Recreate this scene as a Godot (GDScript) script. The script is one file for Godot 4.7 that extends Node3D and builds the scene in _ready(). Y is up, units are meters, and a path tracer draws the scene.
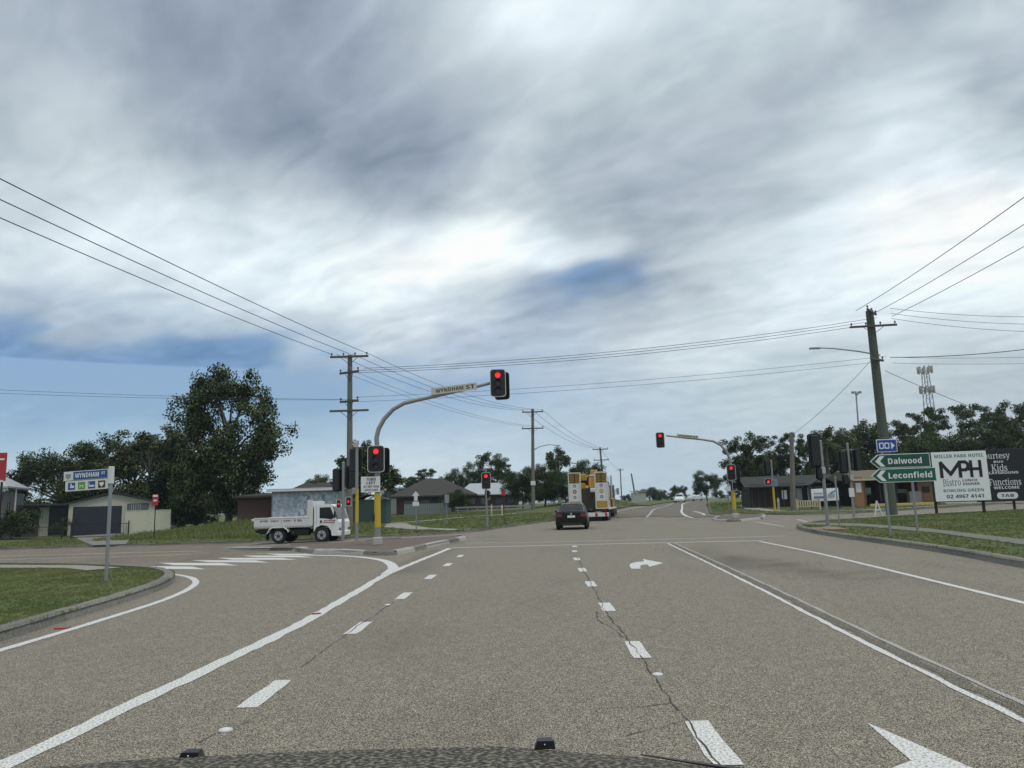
extends Node3D
# An overcast midday at a signalled crossroads, seen over the bonnet of a car that waits in the through lane.
# x runs right, y up, and the road runs towards -z. Most code says D for the distance ahead (z = -D).

const SKY_TABLE := [
	[201, 219, 228, 201, 219, 228, 201, 219, 228, 201, 219, 228, 201, 219, 228, 201, 219, 228, 202, 220, 229, 203, 222, 231, 206, 223, 232, 209, 225, 232, 208, 223, 231, 203, 219, 228, 199, 215, 225, 195, 211, 222, 191, 208, 219, 188, 205, 216, 187, 204, 215, 186, 203, 213, 185, 202, 211, 184, 200, 209, 183, 198, 207, 182, 196, 205, 181, 195, 205, 181, 195, 205, 181, 195, 205, 181, 195, 205],
	[200, 218, 227, 199, 218, 227, 199, 218, 227, 199, 217, 227, 198, 217, 227, 198, 218, 228, 199, 219, 229, 200, 221, 230, 204, 223, 232, 208, 225, 233, 208, 224, 232, 204, 220, 229, 200, 217, 227, 196, 213, 223, 191, 209, 220, 187, 205, 217, 186, 204, 216, 186, 204, 215, 185, 203, 213, 184, 201, 211, 183, 199, 208, 182, 197, 206, 181, 195, 205, 181, 195, 205, 181, 195, 205, 181, 195, 205],
	[187, 210, 223, 187, 210, 223, 187, 210, 223, 187, 210, 223, 187, 210, 224, 188, 211, 224, 188, 212, 225, 188, 213, 226, 197, 218, 230, 204, 222, 232, 208, 224, 233, 202, 219, 230, 197, 215, 227, 193, 212, 224, 189, 208, 220, 186, 205, 218, 187, 205, 217, 188, 206, 217, 188, 205, 215, 187, 202, 212, 184, 198, 208, 183, 197, 206, 183, 196, 206, 183, 196, 206, 183, 197, 207, 184, 197, 207],
	[157, 187, 212, 159, 190, 213, 161, 191, 214, 162, 192, 215, 166, 195, 216, 168, 196, 216, 166, 195, 216, 165, 194, 216, 171, 198, 218, 177, 202, 221, 182, 205, 222, 184, 206, 223, 184, 206, 222, 184, 205, 221, 184, 204, 220, 185, 204, 218, 189, 207, 219, 193, 209, 219, 194, 210, 219, 192, 207, 216, 190, 204, 212, 187, 201, 209, 185, 199, 208, 185, 199, 208, 186, 200, 208, 187, 201, 210],
	[120, 154, 193, 122, 155, 194, 124, 158, 195, 128, 162, 197, 134, 167, 200, 138, 171, 202, 138, 172, 203, 139, 173, 204, 152, 182, 209, 164, 189, 214, 168, 192, 216, 169, 193, 216, 172, 195, 217, 179, 199, 218, 183, 202, 218, 187, 204, 218, 189, 207, 217, 192, 209, 218, 193, 210, 218, 194, 209, 216, 194, 208, 215, 193, 206, 214, 192, 205, 214, 194, 207, 215, 197, 210, 218, 206, 219, 227],
	[132, 160, 193, 116, 150, 189, 113, 147, 188, 114, 148, 188, 119, 152, 191, 124, 157, 193, 127, 160, 195, 141, 170, 201, 180, 199, 218, 175, 195, 216, 179, 198, 218, 179, 197, 217, 176, 195, 216, 180, 198, 216, 191, 206, 219, 205, 218, 226, 213, 226, 234, 214, 227, 235, 211, 224, 232, 208, 221, 229, 210, 223, 231, 213, 226, 234, 216, 229, 237, 224, 237, 245, 230, 243, 251, 235, 248, 255],
	[214, 227, 235, 213, 226, 234, 197, 210, 218, 176, 191, 208, 171, 189, 207, 177, 195, 212, 190, 206, 220, 194, 209, 222, 198, 212, 223, 207, 220, 228, 201, 214, 224, 184, 198, 216, 182, 197, 215, 181, 196, 213, 182, 196, 211, 181, 194, 206, 193, 206, 215, 210, 223, 231, 225, 238, 246, 230, 243, 251, 236, 249, 255, 236, 249, 255, 239, 251, 255, 240, 252, 255, 244, 255, 255, 241, 253, 255],
	[216, 229, 237, 219, 232, 240, 216, 229, 237, 215, 228, 236, 219, 232, 240, 222, 235, 243, 228, 241, 249, 234, 247, 255, 235, 248, 255, 237, 250, 255, 234, 247, 255, 222, 235, 243, 204, 217, 225, 156, 173, 194, 126, 152, 182, 135, 156, 183, 173, 186, 198, 204, 217, 225, 221, 234, 242, 233, 246, 254, 245, 255, 255, 249, 255, 255, 247, 255, 255, 238, 251, 255, 233, 246, 254, 228, 241, 249],
	[202, 215, 223, 206, 219, 227, 210, 223, 231, 216, 229, 237, 224, 237, 245, 226, 239, 247, 224, 237, 245, 222, 235, 243, 232, 245, 253, 244, 254, 255, 250, 255, 255, 253, 255, 255, 247, 255, 255, 229, 242, 250, 203, 216, 224, 178, 191, 202, 185, 198, 208, 196, 209, 217, 208, 221, 229, 228, 241, 249, 250, 255, 255, 255, 255, 255, 250, 255, 255, 226, 239, 247, 213, 226, 234, 201, 214, 222],
	[197, 210, 218, 199, 212, 220, 200, 213, 221, 203, 216, 224, 211, 224, 232, 217, 230, 238, 218, 231, 239, 212, 225, 233, 207, 220, 228, 209, 222, 230, 225, 238, 246, 243, 254, 255, 246, 255, 255, 217, 230, 238, 182, 195, 205, 172, 185, 197, 175, 188, 200, 181, 194, 205, 186, 199, 209, 202, 215, 223, 220, 233, 241, 224, 237, 245, 212, 225, 233, 198, 211, 219, 189, 202, 211, 178, 191, 203],
	[191, 204, 213, 193, 206, 214, 195, 208, 216, 192, 205, 213, 192, 205, 213, 193, 206, 214, 190, 203, 212, 184, 197, 207, 179, 192, 203, 164, 177, 191, 168, 181, 194, 182, 195, 205, 193, 206, 214, 191, 204, 212, 178, 191, 202, 169, 182, 195, 170, 183, 196, 177, 190, 202, 192, 205, 213, 204, 217, 225, 219, 232, 240, 210, 223, 231, 191, 204, 212, 177, 190, 202, 172, 185, 198, 185, 198, 208],
	[182, 195, 206, 187, 200, 210, 190, 203, 212, 189, 202, 211, 184, 197, 207, 172, 185, 197, 161, 174, 189, 150, 163, 180, 142, 155, 174, 143, 156, 175, 149, 162, 180, 163, 176, 191, 185, 198, 208, 189, 202, 211, 184, 197, 207, 180, 193, 204, 177, 190, 202, 175, 188, 200, 176, 189, 201, 193, 206, 214, 210, 223, 231, 208, 221, 229, 180, 193, 204, 183, 196, 207, 196, 209, 217, 199, 212, 220],
	[175, 188, 200, 176, 189, 201, 180, 193, 204, 182, 195, 206, 178, 191, 202, 165, 178, 192, 155, 168, 184, 149, 162, 180, 150, 163, 180, 148, 161, 179, 153, 166, 183, 169, 182, 195, 186, 199, 209, 192, 205, 214, 193, 206, 214, 194, 207, 215, 188, 201, 211, 183, 196, 206, 176, 189, 200, 178, 191, 202, 190, 203, 212, 185, 198, 208, 197, 210, 218, 199, 212, 220, 197, 210, 218, 194, 207, 215],
	[179, 192, 203, 177, 190, 201, 171, 184, 197, 166, 179, 193, 163, 176, 190, 155, 168, 184, 148, 161, 178, 145, 158, 176, 151, 164, 181, 156, 169, 185, 165, 178, 192, 179, 192, 203, 193, 206, 214, 199, 212, 220, 199, 212, 220, 200, 213, 221, 198, 211, 219, 196, 209, 217, 195, 208, 216, 190, 203, 212, 172, 185, 197, 166, 179, 192, 185, 198, 208, 194, 207, 215, 194, 207, 215, 194, 207, 215],
	[179, 192, 203, 179, 192, 203, 170, 183, 196, 165, 178, 191, 158, 171, 187, 152, 165, 182, 147, 160, 178, 144, 157, 175, 149, 162, 179, 154, 167, 184, 168, 181, 194, 195, 208, 216, 217, 230, 238, 225, 238, 246, 220, 233, 241, 214, 227, 235, 211, 224, 232, 209, 222, 230, 205, 218, 226, 193, 206, 214, 181, 194, 205, 179, 192, 203, 187, 200, 209, 194, 207, 215, 194, 207, 215, 194, 207, 215],
	[179, 192, 203, 179, 192, 203, 170, 183, 196, 164, 177, 191, 159, 172, 187, 155, 168, 184, 150, 163, 180, 147, 160, 178, 151, 164, 181, 156, 169, 185, 171, 184, 197, 202, 215, 223, 225, 238, 246, 228, 241, 249, 222, 235, 243, 214, 227, 235, 210, 223, 231, 206, 219, 227, 202, 215, 223, 194, 207, 215, 184, 197, 207, 178, 191, 202, 186, 199, 209, 194, 207, 215, 194, 207, 215, 194, 207, 215],
	[179, 192, 203, 179, 192, 203, 169, 182, 195, 164, 177, 191, 159, 172, 187, 155, 168, 184, 151, 164, 181, 149, 162, 180, 154, 167, 183, 159, 172, 187, 169, 182, 195, 189, 202, 211, 209, 222, 230, 218, 231, 239, 215, 228, 236, 212, 225, 233, 209, 222, 230, 205, 218, 226, 202, 215, 223, 195, 208, 216, 185, 198, 208, 177, 190, 202, 185, 198, 208, 194, 207, 215, 194, 207, 215, 194, 207, 215],
	[179, 192, 203, 178, 191, 202, 169, 182, 195, 164, 177, 191, 159, 172, 187, 155, 168, 184, 151, 164, 181, 149, 162, 180, 154, 167, 183, 159, 172, 187, 169, 182, 195, 189, 202, 211, 208, 221, 229, 218, 231, 239, 215, 228, 236, 212, 225, 233, 209, 222, 230, 206, 219, 227, 202, 215, 223, 195, 208, 216, 186, 199, 209, 176, 189, 201, 184, 197, 207, 193, 206, 214, 194, 207, 215, 194, 207, 215],
]

var taken := {}
var mats := {}

class MB:
	# collects triangles for one mesh
	var v := PackedVector3Array()
	var n := PackedVector3Array()
	var c := PackedColorArray()
	var tint := Color.WHITE
	var tinted := false
	var xf := Transform3D()
	func put(p: Vector3, q: Vector3) -> void:
		v.append(xf * p)
		n.append((xf.basis * q).normalized())
		c.append(tint)
	func tri(p: Vector3, q: Vector3, r: Vector3, o: Vector3) -> void:
		# o points outwards
		var k := (q - p).cross(r - p)
		if k.length_squared() < 1e-16:
			return
		k = k.normalized()
		if k.dot(o) > 0.0:
			put(p, k); put(r, k); put(q, k)
		else:
			put(p, -k); put(q, -k); put(r, -k)
	func trin(p: Vector3, q: Vector3, r: Vector3, np: Vector3, nq: Vector3, nr: Vector3) -> void:
		if (q - p).cross(r - p).dot(np + nq + nr) > 0.0:
			put(p, np); put(r, nr); put(q, nq)
		else:
			put(p, np); put(q, nq); put(r, nr)
	func quad(p: Vector3, q: Vector3, r: Vector3, s: Vector3, o: Vector3) -> void:
		tri(p, q, r, o)
		tri(p, r, s, o)
	func box(at: Vector3, size: Vector3, bevel := 0.0) -> MB:
		var h := size * 0.5
		var b := minf(bevel, minf(h.x, minf(h.y, h.z)) * 0.45)
		var dirs := [Vector3.RIGHT, Vector3.UP, Vector3.BACK]
		for a in 3:
			var i: int = (a + 1) % 3
			var j: int = (a + 2) % 3
			for sg in [-1.0, 1.0]:
				var o: Vector3 = dirs[a] * sg
				var u: Vector3 = dirs[i] * (h[i] - b)
				var w: Vector3 = dirs[j] * (h[j] - b)
				var m: Vector3 = at + o * h[a]
				quad(m - u - w, m + u - w, m + u + w, m - u + w, o)
				if b > 0.0:
					for s2 in [-1.0, 1.0]:
						# bevel strip between face a and face i
						var o2: Vector3 = dirs[i] * s2
						var p0: Vector3 = at + o * h[a] + o2 * (h[i] - b)
						var p1: Vector3 = at + o * (h[a] - b) + o2 * h[i]
						quad(p0 - w, p0 + w, p1 + w, p1 - w, o + o2)
		if b > 0.0:
			for sx in [-1.0, 1.0]:
				for sy in [-1.0, 1.0]:
					for sz in [-1.0, 1.0]:
						var s3 := Vector3(sx, sy, sz)
						tri(at + Vector3(sx * h.x, sy * (h.y - b), sz * (h.z - b)), at + Vector3(sx * (h.x - b), sy * h.y, sz * (h.z - b)), at + Vector3(sx * (h.x - b), sy * (h.y - b), sz * h.z), s3)
		return self
	func tube(pts: Array, radii: Array, sides := 8, caps := true) -> MB:
		var rings := []
		var axes := []
		var side := Vector3.ZERO
		for i in pts.size():
			var a: Vector3 = pts[maxi(i - 1, 0)]
			var b: Vector3 = pts[mini(i + 1, pts.size() - 1)]
			var d := (b - a).normalized()
			if side == Vector3.ZERO:
				side = d.cross(Vector3.UP if absf(d.y) < 0.9 else Vector3.RIGHT).normalized()
			else:
				side = (side - d * side.dot(d)).normalized()
			var up := d.cross(side)
			var ring := PackedVector3Array()
			var rad: float = radii[mini(i, radii.size() - 1)]
			for k in sides:
				var t := TAU * k / sides
				ring.append(side * cos(t) + up * sin(t))
			rings.append([pts[i], rad, ring])
			axes.append(d)
		for i in rings.size() - 1:
			for k in sides:
				var k2 := (k + 1) % sides
				var n0: Vector3 = rings[i][2][k]
				var n1: Vector3 = rings[i][2][k2]
				var n2: Vector3 = rings[i + 1][2][k2]
				var n3: Vector3 = rings[i + 1][2][k]
				var p0: Vector3 = rings[i][0] + n0 * rings[i][1]
				var p1: Vector3 = rings[i][0] + n1 * rings[i][1]
				var p2: Vector3 = rings[i + 1][0] + n2 * rings[i + 1][1]
				var p3: Vector3 = rings[i + 1][0] + n3 * rings[i + 1][1]
				trin(p0, p1, p2, n0, n1, n2)
				trin(p0, p2, p3, n0, n2, n3)
		if caps:
			for e in [0, rings.size() - 1]:
				var o: Vector3 = axes[e] * (-1.0 if e == 0 else 1.0)
				for k in range(1, sides - 1):
					tri(rings[e][0] + rings[e][2][0] * rings[e][1], rings[e][0] + rings[e][2][k] * rings[e][1], rings[e][0] + rings[e][2][k + 1] * rings[e][1], o)
		return self
	func prism(poly: PackedVector2Array, z0: float, z1: float) -> MB:
		# an outline in x and y, pulled out along z
		var ix := Geometry2D.triangulate_polygon(poly)
		for i in range(0, ix.size(), 3):
			var a := poly[ix[i]]
			var b := poly[ix[i + 1]]
			var d := poly[ix[i + 2]]
			for z in [z0, z1]:
				var o := Vector3(0, 0, 1.0 if z == maxf(z0, z1) else -1.0)
				tri(Vector3(a.x, a.y, z), Vector3(b.x, b.y, z), Vector3(d.x, d.y, z), o)
		var area := 0.0
		for i in poly.size():
			area += poly[i].cross(poly[(i + 1) % poly.size()])
		for i in poly.size():
			var p := poly[i]
			var q := poly[(i + 1) % poly.size()]
			var e := (q - p) * signf(area)
			quad(Vector3(p.x, p.y, z0), Vector3(q.x, q.y, z0), Vector3(q.x, q.y, z1), Vector3(p.x, p.y, z1), Vector3(e.y, -e.x, 0))
		return self
	func ball(at: Vector3, r: Vector3, seg := 12, rows := 7) -> MB:
		for j in rows:
			for i in seg:
				var q := []
				for cc in [[i, j], [i + 1, j], [i + 1, j + 1], [i, j + 1]]:
					var t: float = TAU * cc[0] / seg
					var f: float = PI * cc[1] / rows - PI / 2
					q.append(Vector3(cos(t) * cos(f), sin(f), sin(t) * cos(f)))
				trin(at + q[0] * r, at + q[1] * r, at + q[2] * r, q[0], q[1], q[2])
				trin(at + q[0] * r, at + q[2] * r, at + q[3] * r, q[0], q[2], q[3])
		return self
	func loft(sections: Array, closed := true, cap := true) -> MB:
		# sections: arrays of Vector3 with equal counts; smooth along, flat shading computed from neighbours
		var m: int = sections.size()
		var k: int = sections[0].size()
		var mid := Vector3.ZERO
		for s in sections:
			for p in s: mid += p
		mid /= float(m * k)
		for i in m - 1:
			for j in (k if closed else k - 1):
				var a: Vector3 = sections[i][j]
				var b: Vector3 = sections[i][(j + 1) % k]
				var d: Vector3 = sections[i + 1][(j + 1) % k]
				var e: Vector3 = sections[i + 1][j]
				var cen := Vector3.ZERO
				for p in sections[i]: cen += p
				cen /= float(k)
				quad(a, b, d, e, (a + b + d + e) * 0.25 - cen)
		if cap:
			for i in [0, m - 1]:
				var cen := Vector3.ZERO
				for p in sections[i]: cen += p
				cen /= float(k)
				for j in k:
					tri(cen, sections[i][j], sections[i][(j + 1) % k], cen - mid)
		return self
	func done() -> ArrayMesh:
		var a := []
		a.resize(Mesh.ARRAY_MAX)
		a[Mesh.ARRAY_VERTEX] = v
		a[Mesh.ARRAY_NORMAL] = n
		if tinted: a[Mesh.ARRAY_COLOR] = c
		var m := ArrayMesh.new()
		m.add_surface_from_arrays(Mesh.PRIMITIVE_TRIANGLES, a)
		return m

func lin(r: float, g: float, b: float) -> Color:
	return Color(r, g, b).linear_to_srgb()

func mat(called: String, col := Color.WHITE, rough := 0.7, metal := 0.0) -> StandardMaterial3D:
	# col holds linear base colour; a material that exists is returned by its name
	if mats.has(called): return mats[called]
	var m := StandardMaterial3D.new()
	m.resource_name = called
	m.albedo_color = Color(col.r, col.g, col.b).linear_to_srgb()
	m.roughness = rough
	m.metallic = metal
	mats[called] = m
	return m

func noise(seed_: int, freq: float, type := FastNoiseLite.TYPE_SIMPLEX_SMOOTH, octaves := 4) -> FastNoiseLite:
	var f := FastNoiseLite.new()
	f.seed = seed_
	f.frequency = freq
	f.noise_type = type
	f.fractal_octaves = octaves
	if octaves <= 1: f.fractal_type = FastNoiseLite.FRACTAL_NONE
	return f

func ramp(stops: Array) -> Gradient:
	# stops: [at, r, g, b] with linear colours
	var g := Gradient.new()
	var at := PackedFloat32Array()
	var cs := PackedColorArray()
	for s in stops:
		at.append(s[0])
		cs.append(Color(s[1], s[2], s[3]).linear_to_srgb())
	g.offsets = at
	g.colors = cs
	return g

func ntex(f: FastNoiseLite, size: int, stops := [], seamless := true) -> NoiseTexture2D:
	var t := NoiseTexture2D.new()
	t.width = size
	t.height = size
	t.seamless = seamless
	t.generate_mipmaps = false
	if stops: t.color_ramp = ramp(stops)
	t.noise = f
	return t

func noisy(called: String, seed_: int, per_metre: float, freq: float, stops: Array, rough := 0.9, size := 512, octaves := 5, relief := 0.0) -> StandardMaterial3D:
	# a grained surface: noise of the given colours, laid out in world metres
	if mats.has(called): return mats[called]
	var m := mat(called, Color.WHITE, rough)
	m.albedo_texture = ntex(noise(seed_, freq, FastNoiseLite.TYPE_SIMPLEX_SMOOTH, octaves), size, stops)
	m.uv1_triplanar = true
	m.uv1_world_triplanar = true
	m.uv1_scale = Vector3.ONE * per_metre
	if relief > 0.0:
		m.heightmap_enabled = true
		m.heightmap_texture = ntex(noise(seed_ + 1, freq * 1.7), size)
		m.heightmap_scale = relief
	return m

func numbered(called: String) -> String:
	var k: int = taken.get(called, 0)
	taken[called] = k + 1
	return called if k == 0 else "%s_%03d" % [called, k]

func tag(o: Node3D, label: String, category: String, group := "", kind := "") -> Node3D:
	o.set_meta("label", label)
	o.set_meta("category", category)
	if group: o.set_meta("group", group)
	if kind: o.set_meta("kind", kind)
	return o

func thing(called: String, label: String, category: String, at := Vector3.ZERO, turn := 0.0, group := "") -> Node3D:
	var o := Node3D.new()
	o.name = numbered(called)
	add_child(o)
	o.position = at
	o.rotation.y = turn
	return tag(o, label, category, group)

func part(parent: Node3D, called: String, m: Variant, material: Material) -> MeshInstance3D:
	var o := MeshInstance3D.new()
	o.name = called
	o.mesh = m.done() if m is MB else m
	o.material_override = material
	parent.add_child(o, true)
	return o

func setting(called: String, m: Variant, material: Material) -> MeshInstance3D:
	var o := MeshInstance3D.new()
	o.name = numbered(called)
	o.mesh = m.done() if m is MB else m
	o.material_override = material
	add_child(o)
	o.set_meta("kind", "structure")
	return o

func bx(at: Vector3, size: Vector3, bevel := 0.0) -> MB:
	return MB.new().box(at, size, bevel)

func tb(pts: Array, radii: Array, sides := 8) -> MB:
	return MB.new().tube(pts, radii, sides)

func text(parent: Node3D, called: String, words: String, at: Vector3, w: float, h: float, material: Material, bold := true, face := "Droid Sans") -> MeshInstance3D:
	if words.contains(" "):
		# one part for each word
		var o2: MeshInstance3D
		var x := -w / 2
		var unit := w / words.length()
		for word in words.split(" "):
			var ww := unit * (word.length() + 0.3)
			o2 = text(parent, called, word, at + Vector3(x + ww / 2, 0, 0), ww, h, material, bold, face)
			x += unit * (word.length() + 1)
		return o2
	var t := TextMesh.new()
	var f := SystemFont.new()
	f.font_names = PackedStringArray([face])
	f.font_weight = 700 if bold else 400
	t.font = f
	t.text = words
	t.font_size = 48
	t.depth = 0.5
	t.pixel_size = 0.02
	t.curve_step = 2.0
	var b := t.get_aabb()
	var o := part(parent, called, t, material)
	if b.size.x > 0.0 and b.size.y > 0.0:
		o.scale = Vector3(w / b.size.x, h / b.size.y, 0.008)
		o.position = at - (b.position + b.size * 0.5) * o.scale
	return o

static func smooth(a: float, b: float, x: float) -> float:
	var t := clampf((x - a) / (b - a), 0.0, 1.0)
	return t * t * (3.0 - 2.0 * t)

static func land(x: float, d: float) -> float:
	# the side street falls away to the left, the main road climbs gently ahead
	var y := -0.02 * clampf(-x - 6.0, 0.0, 45.0) + 0.75 * smooth(50.0, 150.0, d)
	if d > 46.0:
		y += 0.8 * exp(-pow((x + 24.0) / 7.0, 2.0) - pow((d - 72.0) / 12.0, 2.0))  # the grassy bank behind the tipper
		y += 1.7 * exp(-pow((x - 8.5) / 4.8, 2.0) - pow((d - 108.0) / 22.0, 2.0))  # the bank beside the far road
	return y

func at(x: float, d: float, up := 0.0) -> Vector3:
	return Vector3(x, land(x, d) + up, -d)

func make_sky() -> Sky:
	# layered cloud: broad tones by compass direction and height, torn by noise; mirrored round the rest of the sky
	var w := 3072
	var h := 1536
	var rows := SKY_TABLE.size()
	var cols: int = SKY_TABLE[0].size() / 3
	var grid := PackedVector3Array()
	for r in SKY_TABLE:
		for k in cols:
			grid.append(Vector3(r[k * 3], r[k * 3 + 1], r[k * 3 + 2]))
	var warp := noise(5, 1.0, FastNoiseLite.TYPE_SIMPLEX_SMOOTH, 4)
	var fine := noise(11, 1.0, FastNoiseLite.TYPE_SIMPLEX_SMOOTH, 7)
	var data := PackedByteArray()
	data.resize(w * h * 3)
	data.fill(120)
	var lat := float(cols - 1)
	for y in h / 2 + 8:
		var el := 90.0 - (y + 0.5) * 180.0 / h
		var e := clampf(el, 0.5, 90.0)
		var flat_ := 1.0 / (sin(deg_to_rad(e)) + 0.12)
		for x in w:
			var az := (x + 0.5) * 360.0 / w
			if az > 180.0: az -= 360.0
			# behind the camera half the resolution is enough
			if absf(az) > 62.0 and (x % 2 == 1 or y % 2 == 1):
				var src := ((y - y % 2) * w + x - x % 2) * 3
				var dst := (y * w + x) * 3
				data[dst] = data[src]
				data[dst + 1] = data[src + 1]
				data[dst + 2] = data[src + 2]
				continue
			# the cloud sheet as a plane overhead gives streaks that narrow towards the horizon
			var ra := deg_to_rad(az)
			var cu := sin(ra) * flat_
			var cv := cos(ra) * flat_
			var p := cu * 0.82 - cv * 0.57
			var q := cu * 0.57 + cv * 0.82
			var n1 := warp.get_noise_2d(p * 0.9, q * 1.5)
			var n2 := warp.get_noise_2d(p * 0.9 + 37.0, q * 1.5 - 11.0)
			var n3 := fine.get_noise_2d(p * 2.0 + n1 * 0.9, q * 4.6 + n2 * 0.9) + 0.4 * fine.get_noise_2d(p * 7.0 + 40.0, q * 10.0)
			var damp := smooth(0.0, 14.0, el)
			var fa := az + n1 * 3.2 * (0.35 + 0.65 * damp)
			var fe := el + n2 * 2.2 * damp
			# fold azimuths outside the frame back, like a mirror
			var t := (fa + 44.0) / 88.0
			t = absf(fposmod(t + 1.0, 2.0) - 1.0)
			var gx := t * lat
			var gy := clampf((fe + 2.0) / 2.5, 0.0, rows - 1.0)
			var ix := mini(int(gx), cols - 2)
			var iy := mini(int(gy), rows - 2)
			var u := gx - ix
			var v := gy - iy
			u = u * u * (3.0 - 2.0 * u) * 0.5 + u * 0.5
			v = v * v * (3.0 - 2.0 * v) * 0.5 + v * 0.5
			var k := iy * cols + ix
			var c := grid[k].lerp(grid[k + 1], u).lerp(grid[k + cols].lerp(grid[k + cols + 1], u), v)
			# where blue shows through, the cloud edge is torn and fairly sharp
			var s := clampf((c.z - c.x - 33.0) / 30.0, 0.0, 1.0)
			if s > 0.0 and el > 3.0:
				var torn := s + 0.75 * (n3 + 0.6 * n1) * 4.0 * s * (1.0 - s) * 0.9
				var open_ := smooth(0.05, 0.95, torn)
				var blue := Vector3(152, 184, 211).lerp(Vector3(112, 148, 190), smooth(4.0, 13.0, el))
				c = c.lerp(blue, open_ * 0.72 * smooth(3.0, 6.0, el))
			if el > 34.0:
				c = c.lerp(Vector3(198, 211, 220), smooth(34.0, 60.0, el))
			c += Vector3(19.0, 17.5, 15.5) * (n3 * (0.35 + 0.75 * damp))
			var o := (y * w + x) * 3
			data[o] = clampi(int(c.x), 0, 255)
			data[o + 1] = clampi(int(c.y), 0, 255)
			data[o + 2] = clampi(int(c.z), 0, 255)
	var im := Image.create_from_data(w, h, false, Image.FORMAT_RGB8, data)
	var m := PanoramaSkyMaterial.new()
	m.panorama = ImageTexture.create_from_image(im)
	var s := Sky.new()
	s.sky_material = m
	return s

# ---------------------------------------------------------------- ground

var tone_a := noise(21, 0.22)
var tone_b := noise(22, 0.9)

func road_tone(x: float, d: float) -> Color:
	# patches of different seal, oil and wear
	var streak := tone_b.get_noise_2d(x * 1.6, d * 0.12)
	var patchy := tone_a.get_noise_2d(x, d)
	var k := 1.06 + 0.28 * streak + 0.14 * patchy
	var c := Vector3(1.0, 1.0, 1.0)
	# the crossing itself is a paler, yellower seal
	# side street on the left: browner and darker
	c = c.lerp(Vector3(0.80, 0.75, 0.74), smooth(24.8, 25.2, d - 0.5 * (-x - 12.0) + patchy) * smooth(-10.0, -10.4, x + patchy))
	# cycle strip before the stop line
	if x > -3.3 and x < -2.3: c *= 1.0 - 0.26 * smooth(17.0, 19.0, d) * (1.0 - smooth(27.0, 28.5, d))
	# dark repairs in the oncoming lanes
	var blot := exp(-pow((x - 5.3 - 0.25 * patchy) / 0.75, 2.0) - pow((d - 18.2) / 2.2, 2.0)) + 0.6 * exp(-pow((x - 6.2) / 0.7, 2.0) - pow((d - 15.5) / 1.6, 2.0)) + 0.5 * exp(-pow((x - 4.9) / 0.8, 2.0) - pow((d - 23.5) / 3.0, 2.0))
	k *= 1.0 - 0.72 * clampf(blot * (0.75 + 0.9 * tone_b.get_noise_2d(x * 2.2, d * 2.2)), 0.0, 1.0)
	return Color(c.x * k, c.y * k, c.z * k)

func far_tone(x: float, d: float) -> Color:
	var k := 0.72 + 0.1 * tone_a.get_noise_2d(x, d)
	return Color(k, k, k)

func turf_tone(x: float, d: float) -> Color:
	var k := 1.0 + 0.35 * tone_a.get_noise_2d(x + 90.0, d) + 0.2 * tone_b.get_noise_2d(x, d)
	var dry := clampf(0.5 + 0.9 * tone_a.get_noise_2d(x * 0.7, d * 0.7 + 40.0), 0.0, 1.0)
	dry *= dry
	return Color(k * (0.90 + 0.55 * dry), k * (0.98 + 0.14 * dry), k * (0.9 + 0.5 * dry))

func plain_tone(x: float, d: float) -> Color:
	var k := 1.0 + 0.16 * tone_a.get_noise_2d(x * 2.0, d * 2.0)
	return Color(k, k, k)

func slope(x: float, d: float) -> Vector3:
	var e := 0.2
	return Vector3((land(x - e, d) - land(x + e, d)) / (2 * e), 1.0, (land(x, d + e) - land(x, d - e)) / (2 * e)).normalized()

func sheet(x0: float, x1: float, d0: float, d1: float, nx: int, nd: int, up: float, tone: Callable) -> ArrayMesh:
	var v := PackedVector3Array()
	var n := PackedVector3Array()
	var c := PackedColorArray()
	var ix := PackedInt32Array()
	for j in nd + 1:
		for i in nx + 1:
			var x := lerpf(x0, x1, float(i) / nx)
			var d := lerpf(d0, d1, float(j) / nd)
			v.append(at(x, d, up))
			n.append(slope(x, d))
			c.append(tone.call(x, d))
			if i < nx and j < nd:
				var k := j * (nx + 1) + i
				ix.append_array([k, k + nx + 1, k + nx + 2, k, k + nx + 2, k + 1])
	return surface(v, n, c, ix)

func surface(v: PackedVector3Array, n: PackedVector3Array, c: PackedColorArray, ix: PackedInt32Array) -> ArrayMesh:
	var a := []
	a.resize(Mesh.ARRAY_MAX)
	a[Mesh.ARRAY_VERTEX] = v
	a[Mesh.ARRAY_NORMAL] = n
	if c.size(): a[Mesh.ARRAY_COLOR] = c
	a[Mesh.ARRAY_INDEX] = ix
	var m := ArrayMesh.new()
	m.add_surface_from_arrays(Mesh.PRIMITIVE_TRIANGLES, a)
	return m

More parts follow.
